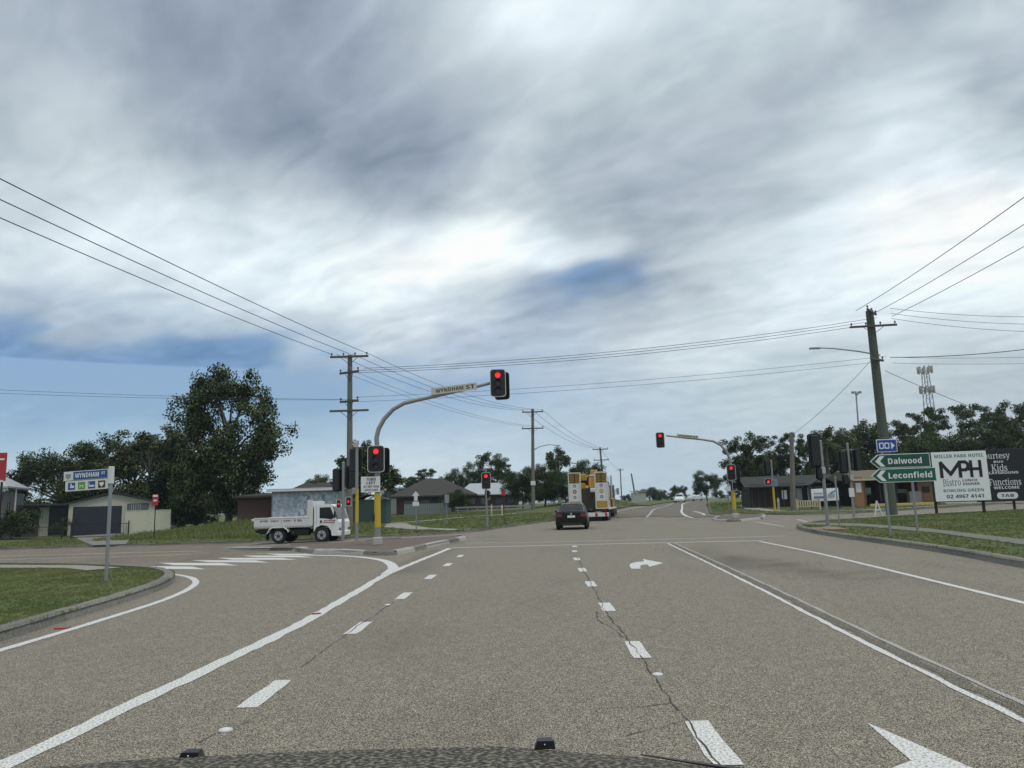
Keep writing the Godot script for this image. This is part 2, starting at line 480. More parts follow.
func patch(poly: PackedVector2Array, step: float, up: float, tone: Callable) -> ArrayMesh:
	# a piece of ground with the given outline (x, D), cut into cells so that it follows the land
	var lo := poly[0]
	var hi := poly[0]
	for p in poly:
		lo = lo.min(p)
		hi = hi.max(p)
	var v := PackedVector3Array()
	var n := PackedVector3Array()
	var c := PackedColorArray()
	var ix := PackedInt32Array()
	var y := lo.y
	while y < hi.y:
		# cells grow with distance
		var s := step * (1.0 if y < 40.0 else 2.0 if y < 80.0 else 4.0)
		var x := lo.x
		while x < hi.x:
			var cell := PackedVector2Array([Vector2(x, y), Vector2(x + s, y), Vector2(x + s, y + s), Vector2(x, y + s)])
			for piece: PackedVector2Array in Geometry2D.intersect_polygons(cell, poly):
				var t := Geometry2D.triangulate_polygon(piece)
				var b := v.size()
				for p in piece:
					v.append(at(p.x, p.y, up))
					n.append(slope(p.x, p.y))
					c.append(tone.call(p.x, p.y))
				for i in range(0, t.size(), 3):
					var o := (piece[t[i + 1]] - piece[t[i]]).cross(piece[t[i + 2]] - piece[t[i]])
					ix.append_array([b + t[i], b + t[i + 1], b + t[i + 2]] if o < 0.0 else [b + t[i], b + t[i + 2], b + t[i + 1]])
			x += s
		y += s
	return surface(v, n, c, ix)

func spline(pts: Array, step: float) -> PackedVector2Array:
	var cu := Curve2D.new()
	for i in pts.size():
		var p: Vector2 = pts[i]
		var a: Vector2 = pts[maxi(i - 1, 0)]
		var b: Vector2 = pts[mini(i + 1, pts.size() - 1)]
		var la := p.distance_to(a)
		var lb := p.distance_to(b)
		var t := (b - a).normalized()
		cu.add_point(p, -t * la / 3.0, t * lb / 3.0)
	var out := PackedVector2Array()
	var l := cu.get_baked_length()
	var n := maxi(1, int(round(l / step)))
	for i in n + 1:
		out.append(cu.sample_baked(l * i / n, true))
	return out

func stripe(parent: Node3D, called: String, pts: Array, wide: float, material: Material, ragged := 0.008, up := 0.005) -> MeshInstance3D:
	var p := spline(pts, 0.22 if pts[0].y < 24.0 else 0.8)
	var rng := RandomNumberGenerator.new()
	rng.seed = int(absf(pts[0].x) * 977.0 + pts[0].y * 131.0)
	var b := MB.new()
	var last := []
	for i in p.size():
		var d := (p[mini(i + 1, p.size() - 1)] - p[maxi(i - 1, 0)]).normalized()
		var s := Vector2(d.y, -d.x) * wide * 0.5
		var q := p[i] + s * (1.0 + rng.randf_range(-ragged, ragged) / wide * 2.0)
		var r := p[i] - s * (1.0 + rng.randf_range(-ragged, ragged) / wide * 2.0)
		var now := [at(q.x, q.y, up), at(r.x, r.y, up)]
		if last: b.quad(last[0], last[1], now[1], now[0], Vector3.UP)
		last = now
	return part(parent, called, b, material)

func decal_poly(parent: Node3D, called: String, poly: PackedVector2Array, material: Material, up := 0.005) -> MeshInstance3D:
	var b := MB.new()
	var t := Geometry2D.triangulate_polygon(poly)
	for i in range(0, t.size(), 3):
		b.tri(at(poly[t[i]].x, poly[t[i]].y, up), at(poly[t[i + 1]].x, poly[t[i + 1]].y, up), at(poly[t[i + 2]].x, poly[t[i + 2]].y, up), Vector3.UP)
	return part(parent, called, b, material)

func kerb(parent: Node3D, pts: Array, inward: float, materials: Array, high := 0.155, wide := 0.24, length := 2.4, rough_edge := 0.0, called := "kerb_block") -> void:
	# kerb cast in lengths; inward = +1 when the verge lies to the left of the way the points run
	var p := spline(pts, 0.4)
	var per := maxi(2, int(length / 0.4))
	var rng := RandomNumberGenerator.new()
	rng.seed = int(absf(pts[0].x) * 371.0 + pts[0].y * 17.0)
	var i := 0
	var count := 0
	while i < p.size() - 1:
		var j := mini(i + per, p.size() - 1)
		var b := MB.new()
		var secs := []
		for k in range(i, j + 1):
			var d := (p[mini(k + 1, p.size() - 1)] - p[maxi(k - 1, 0)]).normalized()
			var s := Vector2(-d.y, d.x) * inward
			var c := p[k]
			if k == i: c += d * 0.008
			if k == j: c -= d * 0.008
			var sec := []
			var worn := rng.randf_range(-rough_edge, rough_edge)
			for o in [[-0.03, -0.03], [0.0, 0.06], [0.02, high - 0.035 + worn], [0.06, high + worn], [wide, high + worn * 0.5], [wide, -0.03]]:
				var g: Vector2 = c + s * o[0]
				sec.append(at(g.x, g.y, o[1]))
			secs.append(sec)
		b.loft(secs)
		part(parent, called, b, materials[count % materials.size()])
		count += 1
		i = j

func inside(poly: PackedVector2Array, x: float, d: float) -> bool:
	return Geometry2D.is_point_in_polygon(Vector2(x, d), poly)

func tuft(seed_: int, tall: float, blades: int, spread: float) -> ArrayMesh:
	var rng := RandomNumberGenerator.new()
	rng.seed = seed_
	var b := MB.new()
	b.tinted = true
	for i in blades:
		var a := rng.randf() * TAU
		var o := Vector3(cos(a), 0, sin(a)) * rng.randf() * spread
		var lean := Vector3(rng.randf_range(-1, 1), 0, rng.randf_range(-1, 1)) * tall * 0.6
		var h := tall * rng.randf_range(0.5, 1.0)
		var w := Vector3(cos(a + 1.3), 0, sin(a + 1.3)) * (0.004 + tall * 0.05)
		var k := rng.randf_range(0.75, 1.25)
		b.tint = Color(k * rng.randf_range(0.9, 1.25), k, k * 0.9)
		b.tri(o - w, o + w, o + lean + Vector3.UP * h, Vector3(0.2, 0.9, 0.4))
	return b.done()

func grass(called_label: String, poly: PackedVector2Array, holes: Array, box: Rect2, count: int, tall: float, seed_: int, up := 0.12, spread := 0.05, material: Material = null) -> void:
	var rng := RandomNumberGenerator.new()
	rng.seed = seed_
	var spots := []
	var tries := 0
	while spots.size() < count and tries < count * 6:
		tries += 1
		var x := rng.randf_range(box.position.x, box.end.x)
		var d := rng.randf_range(box.position.y, box.end.y)
		if not inside(poly, x, d): continue
		var bare := tone_a.get_noise_2d(x * 3.0, d * 3.0 + 7.0)
		if rng.randf() < bare * 1.2: continue
		var skip := false
		for h: PackedVector2Array in holes:
			if inside(h, x, d): skip = true
		if not skip: spots.append(Vector2(x, d))
	var mm := MultiMesh.new()
	mm.transform_format = MultiMesh.TRANSFORM_3D
	mm.use_colors = true
	mm.mesh = tuft(seed_, tall, 9, spread)
	mm.instance_count = spots.size()
	for i in spots.size():
		var p: Vector2 = spots[i]
		var s := rng.randf_range(0.6, 1.3) * (1.0 + 0.5 * tone_a.get_noise_2d(p.x * 1.5, p.y * 1.5))
		mm.set_instance_transform(i, Transform3D(Basis(Vector3.UP, rng.randf() * TAU).scaled(Vector3(s, s, s)), at(p.x, p.y, up - 0.005)))
		mm.set_instance_color(i, turf_tone(p.x, p.y))
	var o := MultiMeshInstance3D.new()
	o.name = numbered("grass")
	o.multimesh = mm
	o.material_override = material if material else mats["blade"]
	add_child(o)
	tag(o, called_label, "grass", "", "stuff")

func v2(a: Array) -> PackedVector2Array:
	return PackedVector2Array(a)

var verge_near_left: PackedVector2Array
var verge_far_left: PackedVector2Array
var verge_near_right: PackedVector2Array
var verge_far_right: PackedVector2Array

func make_ground() -> void:
	# road surface: stones in bitumen, told apart near by, with broad patches from vertex colours
	var road_m := mat("chip_seal", Color.WHITE, 0.82)
	road_m.metallic_specular = 0.42
	var stones := noise(3, 0.19, FastNoiseLite.TYPE_CELLULAR, 1)
	stones.cellular_return_type = FastNoiseLite.RETURN_CELL_VALUE
	stones.cellular_jitter = 1.0
	road_m.albedo_texture = ntex(stones, 2048, [[0.0, 0.018, 0.016, 0.012], [0.25, 0.106, 0.091, 0.070], [0.55, 0.237, 0.209, 0.162], [0.8, 0.362, 0.321, 0.252], [1.0, 0.62, 0.57, 0.46]], false)
	road_m.uv1_triplanar = true
	road_m.uv1_world_triplanar = true
	road_m.uv1_scale = Vector3.ONE / 2.3
	var relief := noise(3, 0.19, FastNoiseLite.TYPE_CELLULAR, 1)
	relief.cellular_return_type = FastNoiseLite.RETURN_DISTANCE
	road_m.heightmap_enabled = true
	road_m.heightmap_texture = ntex(relief, 1024, [], false)
	road_m.heightmap_flip_texture = true
	road_m.heightmap_scale = 0.35
	road_m.vertex_color_use_as_albedo = true
	road_m.detail_enabled = true
	road_m.detail_blend_mode = BaseMaterial3D.BLEND_MODE_MUL
	road_m.detail_uv_layer = BaseMaterial3D.DETAIL_UV_2
	road_m.detail_albedo = ntex(noise(31, 0.02, FastNoiseLite.TYPE_SIMPLEX_SMOOTH, 6), 1024, [[0.2, 0.86, 0.86, 0.87], [0.55, 0.97, 0.97, 0.96], [1.0, 1.0, 1.0, 0.98]])
	road_m.uv2_triplanar = true
	road_m.uv2_world_triplanar = true
	road_m.uv2_scale = Vector3.ONE / 5.3
	var turf_m := noisy("turf", 41, 0.55, 0.035, [[0.2, 0.048, 0.060, 0.018], [0.5, 0.105, 0.130, 0.036], [0.8, 0.155, 0.172, 0.056], [1.0, 0.22, 0.20, 0.10]], 0.95, 1024, 6, 2.0)
	turf_m.vertex_color_use_as_albedo = true
	var blade := mat("blade", Color(0.140, 0.172, 0.050), 0.75)
	blade.vertex_color_use_as_albedo = true
	blade.backlight_enabled = true
	blade.backlight = Color(0.3, 0.35, 0.12)
	var concrete := noisy("path_concrete", 43, 0.8, 0.03, [[0.2, 0.20, 0.188, 0.16], [0.6, 0.30, 0.285, 0.245], [1.0, 0.38, 0.365, 0.32]], 0.9, 512, 6)
	concrete.vertex_color_use_as_albedo = true
	var kerb_a := noisy("kerb_concrete", 44, 1.3, 0.03, [[0.15, 0.10, 0.095, 0.08], [0.5, 0.21, 0.20, 0.175], [1.0, 0.31, 0.295, 0.26]], 0.92, 512, 6)
	var kerb_b := noisy("kerb_concrete_dark", 45, 1.1, 0.03, [[0.15, 0.08, 0.075, 0.065], [0.5, 0.16, 0.155, 0.135], [1.0, 0.26, 0.25, 0.22]], 0.92, 512, 6)
	var kerb_white := noisy("kerb_white", 46, 1.6, 0.05, [[0.3, 0.09, 0.085, 0.075], [0.42, 0.20, 0.19, 0.17], [0.5, 0.50, 0.49, 0.45], [1.0, 0.66, 0.65, 0.61]], 0.85, 512, 5)
	var paving := noisy("red_paving", 47, 1.5, 0.05, [[0.2, 0.095, 0.066, 0.052], [0.55, 0.15, 0.108, 0.088], [1.0, 0.22, 0.17, 0.14]], 0.9, 512, 6)
	paving.vertex_color_use_as_albedo = true
	var paint := noisy("line_paint", 48, 1.2, 0.06, [[0.20, 0.24, 0.23, 0.20], [0.36, 0.52, 0.52, 0.49], [0.6, 0.70, 0.70, 0.68], [1.0, 0.76, 0.76, 0.75]], 0.7, 512, 6)
	var worn := noisy("line_paint_worn", 49, 2.2, 0.07, [[0.35, 0.17, 0.16, 0.14], [0.47, 0.40, 0.39, 0.37], [0.75, 0.60, 0.60, 0.58]], 0.8, 512, 6)
	var tar := mat("crack", Color(0.05, 0.047, 0.042), 0.9)

	setting("ground", sheet(-320, 320, -12, 640, 110, 130, -0.3, turf_tone), turf_m)
	var road := setting("road", sheet(-62, 50, -4, 78, 200, 164, 0.0, road_tone), road_m)

	# the far leg of the main road bends right and climbs
	var left_edge := spline([Vector2(0.1, 55), Vector2(2.2, 62.2), Vector2(6.5, 74), Vector2(11.3, 87), Vector2(21.8, 128), Vector2(40, 190), Vector2(80, 300)], 3.0)
	var right_edge := spline([Vector2(14.2, 57.5), Vector2(15.2, 62.8), Vector2(17.2, 74), Vector2(20.15, 87), Vector2(30.7, 132), Vector2(50, 190), Vector2(92, 300)], 3.0)
	var fb := MB.new()
	fb.tinted = true
	var nn := mini(left_edge.size(), right_edge.size())
	for i in nn - 1:
		for k in 6:
			var q := []
			for cc in [[i, k], [i + 1, k], [i + 1, k + 1], [i, k + 1]]:
				var p: Vector2 = left_edge[cc[0] * (left_edge.size() - 1) / (nn - 1)].lerp(right_edge[cc[0] * (right_edge.size() - 1) / (nn - 1)], cc[1] / 6.0)
				q.append(p)
			if q[0].y < 60.0 - 0.75 * (q[0].x - 12.0) * 0.9: continue
			fb.tint = far_tone(q[0].x, q[0].y)
			fb.quad(at(q[0].x, q[0].y, 0.03), at(q[1].x, q[1].y, 0.03), at(q[2].x, q[2].y, 0.03), at(q[3].x, q[3].y, 0.03), Vector3.UP)
	var far_road := setting("road", fb, road_m)

	# verges
	var k1 := [Vector2(-6.4, -4), Vector2(-6.65, 4), Vector2(-6.85, 10.17), Vector2(-7.08, 11.93), Vector2(-7.32, 13.96), Vector2(-7.78, 16.52), Vector2(-8.56, 18.92), Vector2(-9.75, 21.1), Vector2(-11.5, 23.2), Vector2(-15.1, 26.4), Vector2(-21.3, 30.6), Vector2(-36, 40)]
	verge_near_left = spline(k1, 0.8)
	verge_near_left.append_array([Vector2(-60, 40), Vector2(-60, -4)])
	var k2 := [Vector2(-50, 60), Vector2(-30, 49.8), Vector2(-24, 46.8), Vector2(-15, 42.3), Vector2(-9, 40.8), Vector2(-5.6, 40.6), Vector2(-3.4, 42.8), Vector2(-1.8, 47.75), Vector2(0.1, 55.3), Vector2(2.2, 62.2), Vector2(6.5, 74), Vector2(11.3, 87), Vector2(21.8, 128), Vector2(40, 190), Vector2(80, 300)]
	verge_far_left = spline(k2, 0.8)
	verge_far_left.append_array([Vector2(-110, 300), Vector2(-110, 60)])
	var k3 := [Vector2(8.8, -4), Vector2(9.3, 8), Vector2(9.65, 15.57), Vector2(10.17, 18.75), Vector2(10.6, 22.7), Vector2(10.92, 27.6), Vector2(11.3, 31), Vector2(12.1, 35.3), Vector2(13.5, 38.9), Vector2(15.65, 41.8), Vector2(19, 44.4), Vector2(23, 47.3), Vector2(31.3, 51.4), Vector2(48, 60)]
	verge_near_right = spline(k3, 0.8)
	verge_near_right.append_array([Vector2(70, 60), Vector2(70, -4)])
	var k4 := [Vector2(49, 77), Vector2(35.6, 66), Vector2(28.5, 61.3), Vector2(23.2, 57.6), Vector2(20.4, 58.6), Vector2(18.8, 62), Vector2(16.6, 64), Vector2(15.6, 65.5), Vector2(17.2, 74), Vector2(20.15, 87), Vector2(30.7, 132), Vector2(50, 190), Vector2(92, 300)]
	verge_far_right = spline(k4, 0.8)
	verge_far_right.append_array([Vector2(190, 300), Vector2(190, 77)])
	setting("verge", patch(verge_near_left, 1.0, 0.12, turf_tone), turf_m)
	setting("verge", patch(verge_far_left, 1.5, 0.12, turf_tone), turf_m)
	setting("verge", patch(verge_near_right, 1.0, 0.12, turf_tone), turf_m)
	setting("verge", patch(verge_far_right, 1.5, 0.12, turf_tone), turf_m)
	var kb := setting("kerb", bx(at(-6.5, -4.2, 0.05), Vector3(0.24, 0.16, 0.2)), kerb_a)
	kerb(kb, k1, 1.0, [kerb_a, kerb_b, kerb_a])
	kerb(kb, k2.slice(0, 12), 1.0, [kerb_a, kerb_b], 0.13, 0.2, 3.0)
	kerb(kb, k3, -1.0, [kerb_a, kerb_a, kerb_b])
	kerb(kb, k4.slice(0, 11), -1.0, [kerb_a, kerb_b], 0.13, 0.2, 3.2)

	# concrete paths
	var p1 := v2([Vector2(-12.0, 23.0), Vector2(-14.6, 25.4), Vector2(-19.5, 28.6), Vector2(-36, 38.6), Vector2(-36, 37.2), Vector2(-19.3, 27.2), Vector2(-14.4, 24.2), Vector2(-12.7, 22.4)])
	setting("footpath", patch(p1, 1.0, 0.137, plain_tone), concrete)
	var p2 := v2([Vector2(-12.4, 63.5), Vector2(-10.6, 67.5), Vector2(-8.2, 72.8), Vector2(-5.8, 78.5), Vector2(-2.9, 83), Vector2(4, 98), Vector2(3.2, 99), Vector2(-3.6, 84.4), Vector2(-6.6, 79.8), Vector2(-9.0, 74.6), Vector2(-11.6, 69.0), Vector2(-14.5, 65.5)])
	setting("footpath", patch(p2, 1.5, 0.14, plain_tone), concrete)
	var p3 := v2([Vector2(-14.2, 65.2), Vector2(-10.0, 56.0), Vector2(-7.0, 47.8), Vector2(-4.4, 43.6), Vector2(-3.0, 44.4), Vector2(-4.4, 46.2), Vector2(-6.2, 49.6), Vector2(-8.8, 59.2), Vector2(-10.4, 66.5)])
	setting("footpath", patch(p3, 1.5, 0.146, plain_tone), concrete)
	var p4 := v2([Vector2(13.9, 40.0), Vector2(15.4, 36.4), Vector2(15.1, 29.8), Vector2(13.7, 21.9), Vector2(12.0, 12), Vector2(10.9, 12), Vector2(12.5, 20.3), Vector2(13.75, 26.65), Vector2(14.1, 33.0), Vector2(13.0, 38.0)])
	var old_path := noisy("old_path", 57, 0.8, 0.03, [[0.2, 0.11, 0.108, 0.088], [0.6, 0.175, 0.172, 0.145], [1.0, 0.25, 0.245, 0.205]], 0.9, 512, 6)
	old_path.vertex_color_use_as_albedo = true
	setting("footpath", patch(p4, 1.0, 0.137, plain_tone), old_path)
	var p5 := v2([Vector2(25, 92), Vector2(21.6, 77.7), Vector2(20.6, 66), Vector2(24.5, 60.8), Vector2(31, 64.3), Vector2(45, 75), Vector2(45, 76.2), Vector2(31, 65.6), Vector2(25, 62.4), Vector2(22, 66.5), Vector2(23.2, 77.5), Vector2(26.6, 92)])
	setting("footpath", patch(p5, 1.5, 0.14, plain_tone), concrete)
	var drive := v2([Vector2(-27.0, 48.1), Vector2(-24.3, 47.0), Vector2(-37.6, 74), Vector2(-44.4, 83.6), Vector2(-49.2, 83.6), Vector2(-44.5, 76)])
	setting("driveway", patch(drive, 1.5, 0.14, plain_tone), noisy("drive_concrete", 53, 0.7, 0.03, [[0.2, 0.15, 0.14, 0.13], [0.6, 0.22, 0.205, 0.19], [1.0, 0.28, 0.265, 0.24]], 0.9, 512, 6))
	mats["drive_concrete"].vertex_color_use_as_albedo = true
	decal_poly(kb, "ramp", v2([Vector2(11.25, 31.1), Vector2(11.9, 33.4), Vector2(13.1, 33.6), Vector2(12.5, 30.8)]), noisy("ramp_paving", 54, 1.5, 0.05, [[0.2, 0.20, 0.12, 0.09], [1.0, 0.36, 0.25, 0.20]], 0.9), 0.15)

	# traffic islands
	var i1 := [Vector2(-13.19, 33.90), Vector2(-9.3, 30.9), Vector2(-8.3, 28.9), Vector2(-6.16, 26.6), Vector2(-4.95, 25.3), Vector2(-4.3, 25.4), Vector2(-3.90, 27.1), Vector2(-3.51, 30.12), Vector2(-3.0, 33), Vector2(-2.75, 35.6), Vector2(-3.3, 36.8), Vector2(-4.6, 36.3), Vector2(-6.2, 35.4), Vector2(-8.2, 34.4), Vector2(-10.6, 34.2)]
	setting("traffic_island", patch(v2(i1), 1.0, 0.12, plain_tone), paving)
	var loop1 := i1.duplicate()
	loop1.append(i1[0])
	kerb(kb, loop1, 1.0, [kerb_white, kerb_white, kerb_b, kerb_white, kerb_a], 0.15, 0.26, 1.6, 0.012)
	var i2 := [Vector2(11.9, 50.2), Vector2(12.6, 48.0), Vector2(14.7, 50.3), Vector2(17.0, 56), Vector2(18.0, 60), Vector2(16.6, 61.4), Vector2(14.8, 59.6), Vector2(13, 55)]
	setting("traffic_island", patch(v2(i2), 1.0, 0.12, plain_tone), paving)
	var loop2 := i2.duplicate()
	loop2.append(i2[0])
	kerb(kb, loop2, 1.0, [kerb_white, kerb_b, kerb_white], 0.15, 0.24, 1.6, 0.012)

	# painted markings
	stripe(road, "edge_line", [Vector2(-3.42, 3.0), Vector2(-3.36, 5.27), Vector2(-3.15, 10.75), Vector2(-3.22, 14.5), Vector2(-3.30, 18.1), Vector2(-3.12, 22.5), Vector2(-2.9, 26.7), Vector2(-2.85, 28.2)], 0.18, paint, 0.018)
	stripe(road, "edge_line", [Vector2(-3.32, 18.2), Vector2(-3.42, 19.7), Vector2(-3.74, 21.27), Vector2(-4.29, 22.94), Vector2(-5.12, 24.4), Vector2(-6.2, 25.7), Vector2(-7.96, 27.3)], 0.26, paint, 0.008, 0.009)
	stripe(road, "edge_line", [Vector2(-6.05, 2.0), Vector2(-6.2, 6.5), Vector2(-6.33, 9.42), Vector2(-6.45, 11.81), Vector2(-6.74, 14.71), Vector2(-7.44, 17.44), Vector2(-8.5, 19.6), Vector2(-10.0, 21.5)], 0.15, paint)
	for d in [3.4, 6.88, 10.35, 13.82, 17.27, 20.6, 23.9]:
		stripe(road, "lane_dash", [Vector2(-2.25 + 0.012 * (d - 10.0), d - 0.48), Vector2(-2.25 + 0.012 * (d - 10.0), d + 0.48)], 0.17, paint, 0.012)
	var dx := [1.12, 1.09, 1.11, 1.14, 1.2, 1.29, 1.43, 1.6]
	var dd := [5.25, 8.38, 11.68, 14.9, 17.95, 21.3, 24.6, 27.2]
	for i in 8:
		var l := 0.46 if i < 6 else 0.36
		stripe(road, "lane_dash", [Vector2(dx[i], dd[i] - l), Vector2(dx[i] + 0.01, dd[i] + l)], 0.17, paint, 0.012)
	for o in [-0.1, 0.14]:
		stripe(road, "centre_line", [Vector2(3.25 + o, 2.5), Vector2(3.40 + o, 5.73), Vector2(3.62 + o, 9.07), Vector2(3.92 + o, 12.75), Vector2(4.28 + o, 17.67), Vector2(4.95 + o, 27.4)], 0.07 if o < 0.0 else 0.05, paint if o < 0.0 else worn, 0.012)
	var tar_joint: StandardMaterial3D = road_m.duplicate()
	tar_joint.albedo_color = lin(0.68, 0.68, 0.68)
	tar_joint.vertex_color_use_as_albedo = false
	stripe(road, "tar_joint", [Vector2(3.28, 2.5), Vector2(3.43, 5.73), Vector2(3.65, 9.07), Vector2(3.95, 12.75), Vector2(4.31, 17.67), Vector2(4.98, 27.4)], 0.13, tar_joint, 0.05, 0.0035)
	stripe(road, "edge_line", [Vector2(6.2, 5), Vector2(6.71, 10.92), Vector2(7.12, 15.29), Vector2(7.62, 20.95), Vector2(7.9, 26.9)], 0.12, paint)
	stripe(road, "stop_line", [Vector2(-2.8, 28.5), Vector2(2.5, 28.1), Vector2(8.1, 27.3)], 0.42, worn)
	stripe(road, "crosswalk_line", [Vector2(-2.6, 31.6), Vector2(1.0, 30.6), Vector2(5.5, 30.2), Vector2(9.8, 30.0)], 0.26, worn, 0.02)
	stripe(road, "crosswalk_line", [Vector2(4.9, 53.5), Vector2(7.8, 51.4), Vector2(10.2, 50.4), Vector2(11.9, 50.0)], 0.3, worn, 0.02)
	for q in [[Vector2(-13.2, 25.9), Vector2(-10.3, 23.9), Vector2(-9.2, 22.3), Vector2(-12.0, 24.1)], [Vector2(-12.8, 27.0), Vector2(-9.8, 25.0), Vector2(-8.64, 23.3), Vector2(-11.4, 25.1)], [Vector2(-11.92, 27.6), Vector2(-8.97, 25.6), Vector2(-7.96, 24.0), Vector2(-10.6, 25.9)], [Vector2(-11.35, 28.4), Vector2(-8.28, 26.2), Vector2(-7.31, 24.7), Vector2(-10.1, 26.6)], [Vector2(-10.7, 29.1), Vector2(-7.96, 27.1), Vector2(-7.02, 25.6), Vector2(-9.5, 27.4)], [Vector2(-9.95, 29.6), Vector2(-8.0, 28.1), Vector2(-7.2, 26.7), Vector2(-8.9, 27.9)]]:
		decal_poly(road, "zebra_bar", v2(q), paint)
	for ap in [Vector2(2.97, 20.58), Vector2(2.26, 5.57)]:
		var poly := PackedVector2Array()
		for o in [Vector2(0, 0), Vector2(0.29, -1.42), Vector2(-0.2, -2.4), Vector2(-0.14, -1.72), Vector2(-0.27, -1.78), Vector2(-0.38, -2.1), Vector2(-0.46, -2.8), Vector2(-0.66, -2.75), Vector2(-0.6, -1.9), Vector2(-0.5, -1.35), Vector2(-0.32, -0.95), Vector2(-0.08, -0.78)]:
			poly.append(ap + o)
		decal_poly(road, "turn_arrow", poly, paint)
	stripe(road, "edge_line", [Vector2(-30, 42), Vector2(-22, 38.6), Vector2(-14.8, 35.2)], 0.28, worn, 0.02)
	stripe(road, "edge_line", [Vector2(-28, 38), Vector2(-20, 34.6), Vector2(-14, 32.2)], 0.2, worn, 0.02)
	stripe(road, "crosswalk_line", [Vector2(13.7, 47.2), Vector2(12.6, 38.8)], 0.2, worn, 0.02)
	stripe(road, "crosswalk_line", [Vector2(17.0, 49.6), Vector2(15.4, 43.0)], 0.25, worn, 0.02)
	stripe(road, "edge_line", [Vector2(20.4, 49.0), Vector2(26.5, 53.5), Vector2(33, 57)], 0.25, worn, 0.02)
	for l in [[Vector2(12.1, 57), Vector2(12.7, 62.4), Vector2(14.6, 74), Vector2(17.07, 86.4), Vector2(26.6, 131), Vector2(42, 180)], [Vector2(9.4, 62), Vector2(11.2, 71.5), Vector2(13.6, 84), Vector2(17, 98.6), Vector2(24, 128)], [Vector2(5.2, 66), Vector2(8.49, 76.0), Vector2(12.4, 87.3), Vector2(18.1, 109)], [Vector2(16.6, 78), Vector2(15.6, 70), Vector2(14.7, 65)]]:
		stripe(far_road, "lane_line", l, 0.22, worn if l[0].x < 9.5 else paint, 0.02, 0.04)

	# cracks that follow the lane joints
	var rng := RandomNumberGenerator.new()
	rng.seed = 77
	for line in [[Vector2(1.38, 22.4), Vector2(1.22, 17.9), Vector2(1.14, 14.7), Vector2(1.13, 13.6), Vector2(1.07, 11.6), Vector2(1.06, 10.4), Vector2(1.08, 9.5), Vector2(1.08, 8.94), Vector2(1.07, 7.84), Vector2(1.06, 7.3), Vector2(1.07, 6.8), Vector2(1.07, 6.25), Vector2(1.08, 5.8), Vector2(1.06, 5.33), Vector2(1.1, 4.6)], [Vector2(1.08, 8.94), Vector2(0.97, 9.79), Vector2(0.89, 10.29), Vector2(0.93, 11.2)], [Vector2(0.5, 6.1), Vector2(0.8, 6.1), Vector2(1.06, 6.19)], [Vector2(-2.3, 7.9), Vector2(-2.28, 9.46), Vector2(-2.27, 11.3), Vector2(-2.2, 12.9)], [Vector2(-5.6, 17.0), Vector2(-5.0, 17.3), Vector2(-4.2, 17.1)], [Vector2(-2.28, 5.5), Vector2(-2.2, 5.8), Vector2(-2.1, 6.0)], [Vector2(0.6, 5.4), Vector2(0.9, 5.6), Vector2(1.07, 5.75)], [Vector2(1.9, 26.6), Vector2(1.85, 27.4), Vector2(2.6, 27.5)]]:
		var p := spline(line, 0.09)
		var b := MB.new()
		var last := []
		var wob := 0.0
		for i in p.size():
			wob = wob * 0.82 + rng.randf_range(-0.014, 0.014)
			var d := (p[mini(i + 1, p.size() - 1)] - p[maxi(i - 1, 0)]).normalized()
			var s := Vector2(d.y, -d.x)
			var w := rng.randf_range(0.001, 0.0075) * (1.3 if p[i].y > 10.0 else 1.0)
			var c := p[i] + s * wob
			var now := [at(c.x + s.x * w, c.y + s.y * w, 0.0075), at(c.x - s.x * w, c.y - s.y * w, 0.0075)]
			if last: b.quad(last[0], last[1], now[1], now[0], Vector3.UP)
			last = now
		part(road, "crack", b, tar)

	grass("short mown grass on the corner verge with the blue street sign", verge_near_left, [p1], Rect2(-24, 8, 18, 24), 26000, 0.055, 101)
	grass("mown grass between kerb and footpath under the green direction signs", verge_near_right, [p4], Rect2(9, 11, 26, 42), 30000, 0.07, 102)
	grass("rough grass around the forked concrete path and the tipper truck", verge_far_left, [p2, p3, drive], Rect2(-46, 41, 60, 62), 26000, 0.13, 103, 0.12, 0.14)
	grass("grass strip in front of the dark timber pavilion", verge_far_right, [p5], Rect2(15, 57, 36, 60), 9000, 0.12, 104, 0.12, 0.14)
	grass("tall unmown grass on the bank behind the tipper truck", v2([Vector2(-33, 58), Vector2(-17, 47), Vector2(-10, 46), Vector2(-11, 60), Vector2(-18, 80), Vector2(-33, 84)]), [], Rect2(-33, 46, 24, 38), 5000, 0.38, 105, 0.12, 0.2)

# ---------------------------------------------------------------- street furniture

func rrect(w: float, h: float, r: float, n := 4) -> PackedVector2Array:
	var p := PackedVector2Array()
	for q in [[1, 1, 0.0], [-1, 1, PI / 2], [-1, -1, PI], [1, -1, PI * 1.5]]:
		for i in n + 1:
			var a: float = q[2] + PI / 2 * i / n
			p.append(Vector2(q[0] * (w / 2 - r) + cos(a) * r, q[1] * (h / 2 - r) + sin(a) * r))
	return p

func disc(r: float, n := 16, at_ := Vector2.ZERO) -> PackedVector2Array:
	var p := PackedVector2Array()
	for i in n:
		p.append(at_ + Vector2(cos(TAU * i / n), sin(TAU * i / n)) * r)
	return p

func frame(b: MB, outer: PackedVector2Array, inner: PackedVector2Array, z0: float, z1: float) -> MB:
	for i in outer.size():
		var j := (i + 1) % outer.size()
		var a := outer[i]
		var c := outer[j]
		var d := inner[j]
		var e := inner[i]
		b.quad(Vector3(a.x, a.y, z1), Vector3(c.x, c.y, z1), Vector3(d.x, d.y, z1), Vector3(e.x, e.y, z1), Vector3.BACK)
		b.quad(Vector3(a.x, a.y, z0), Vector3(c.x, c.y, z0), Vector3(c.x, c.y, z1), Vector3(a.x, a.y, z1), Vector3(a.x, a.y, 0))
	return b

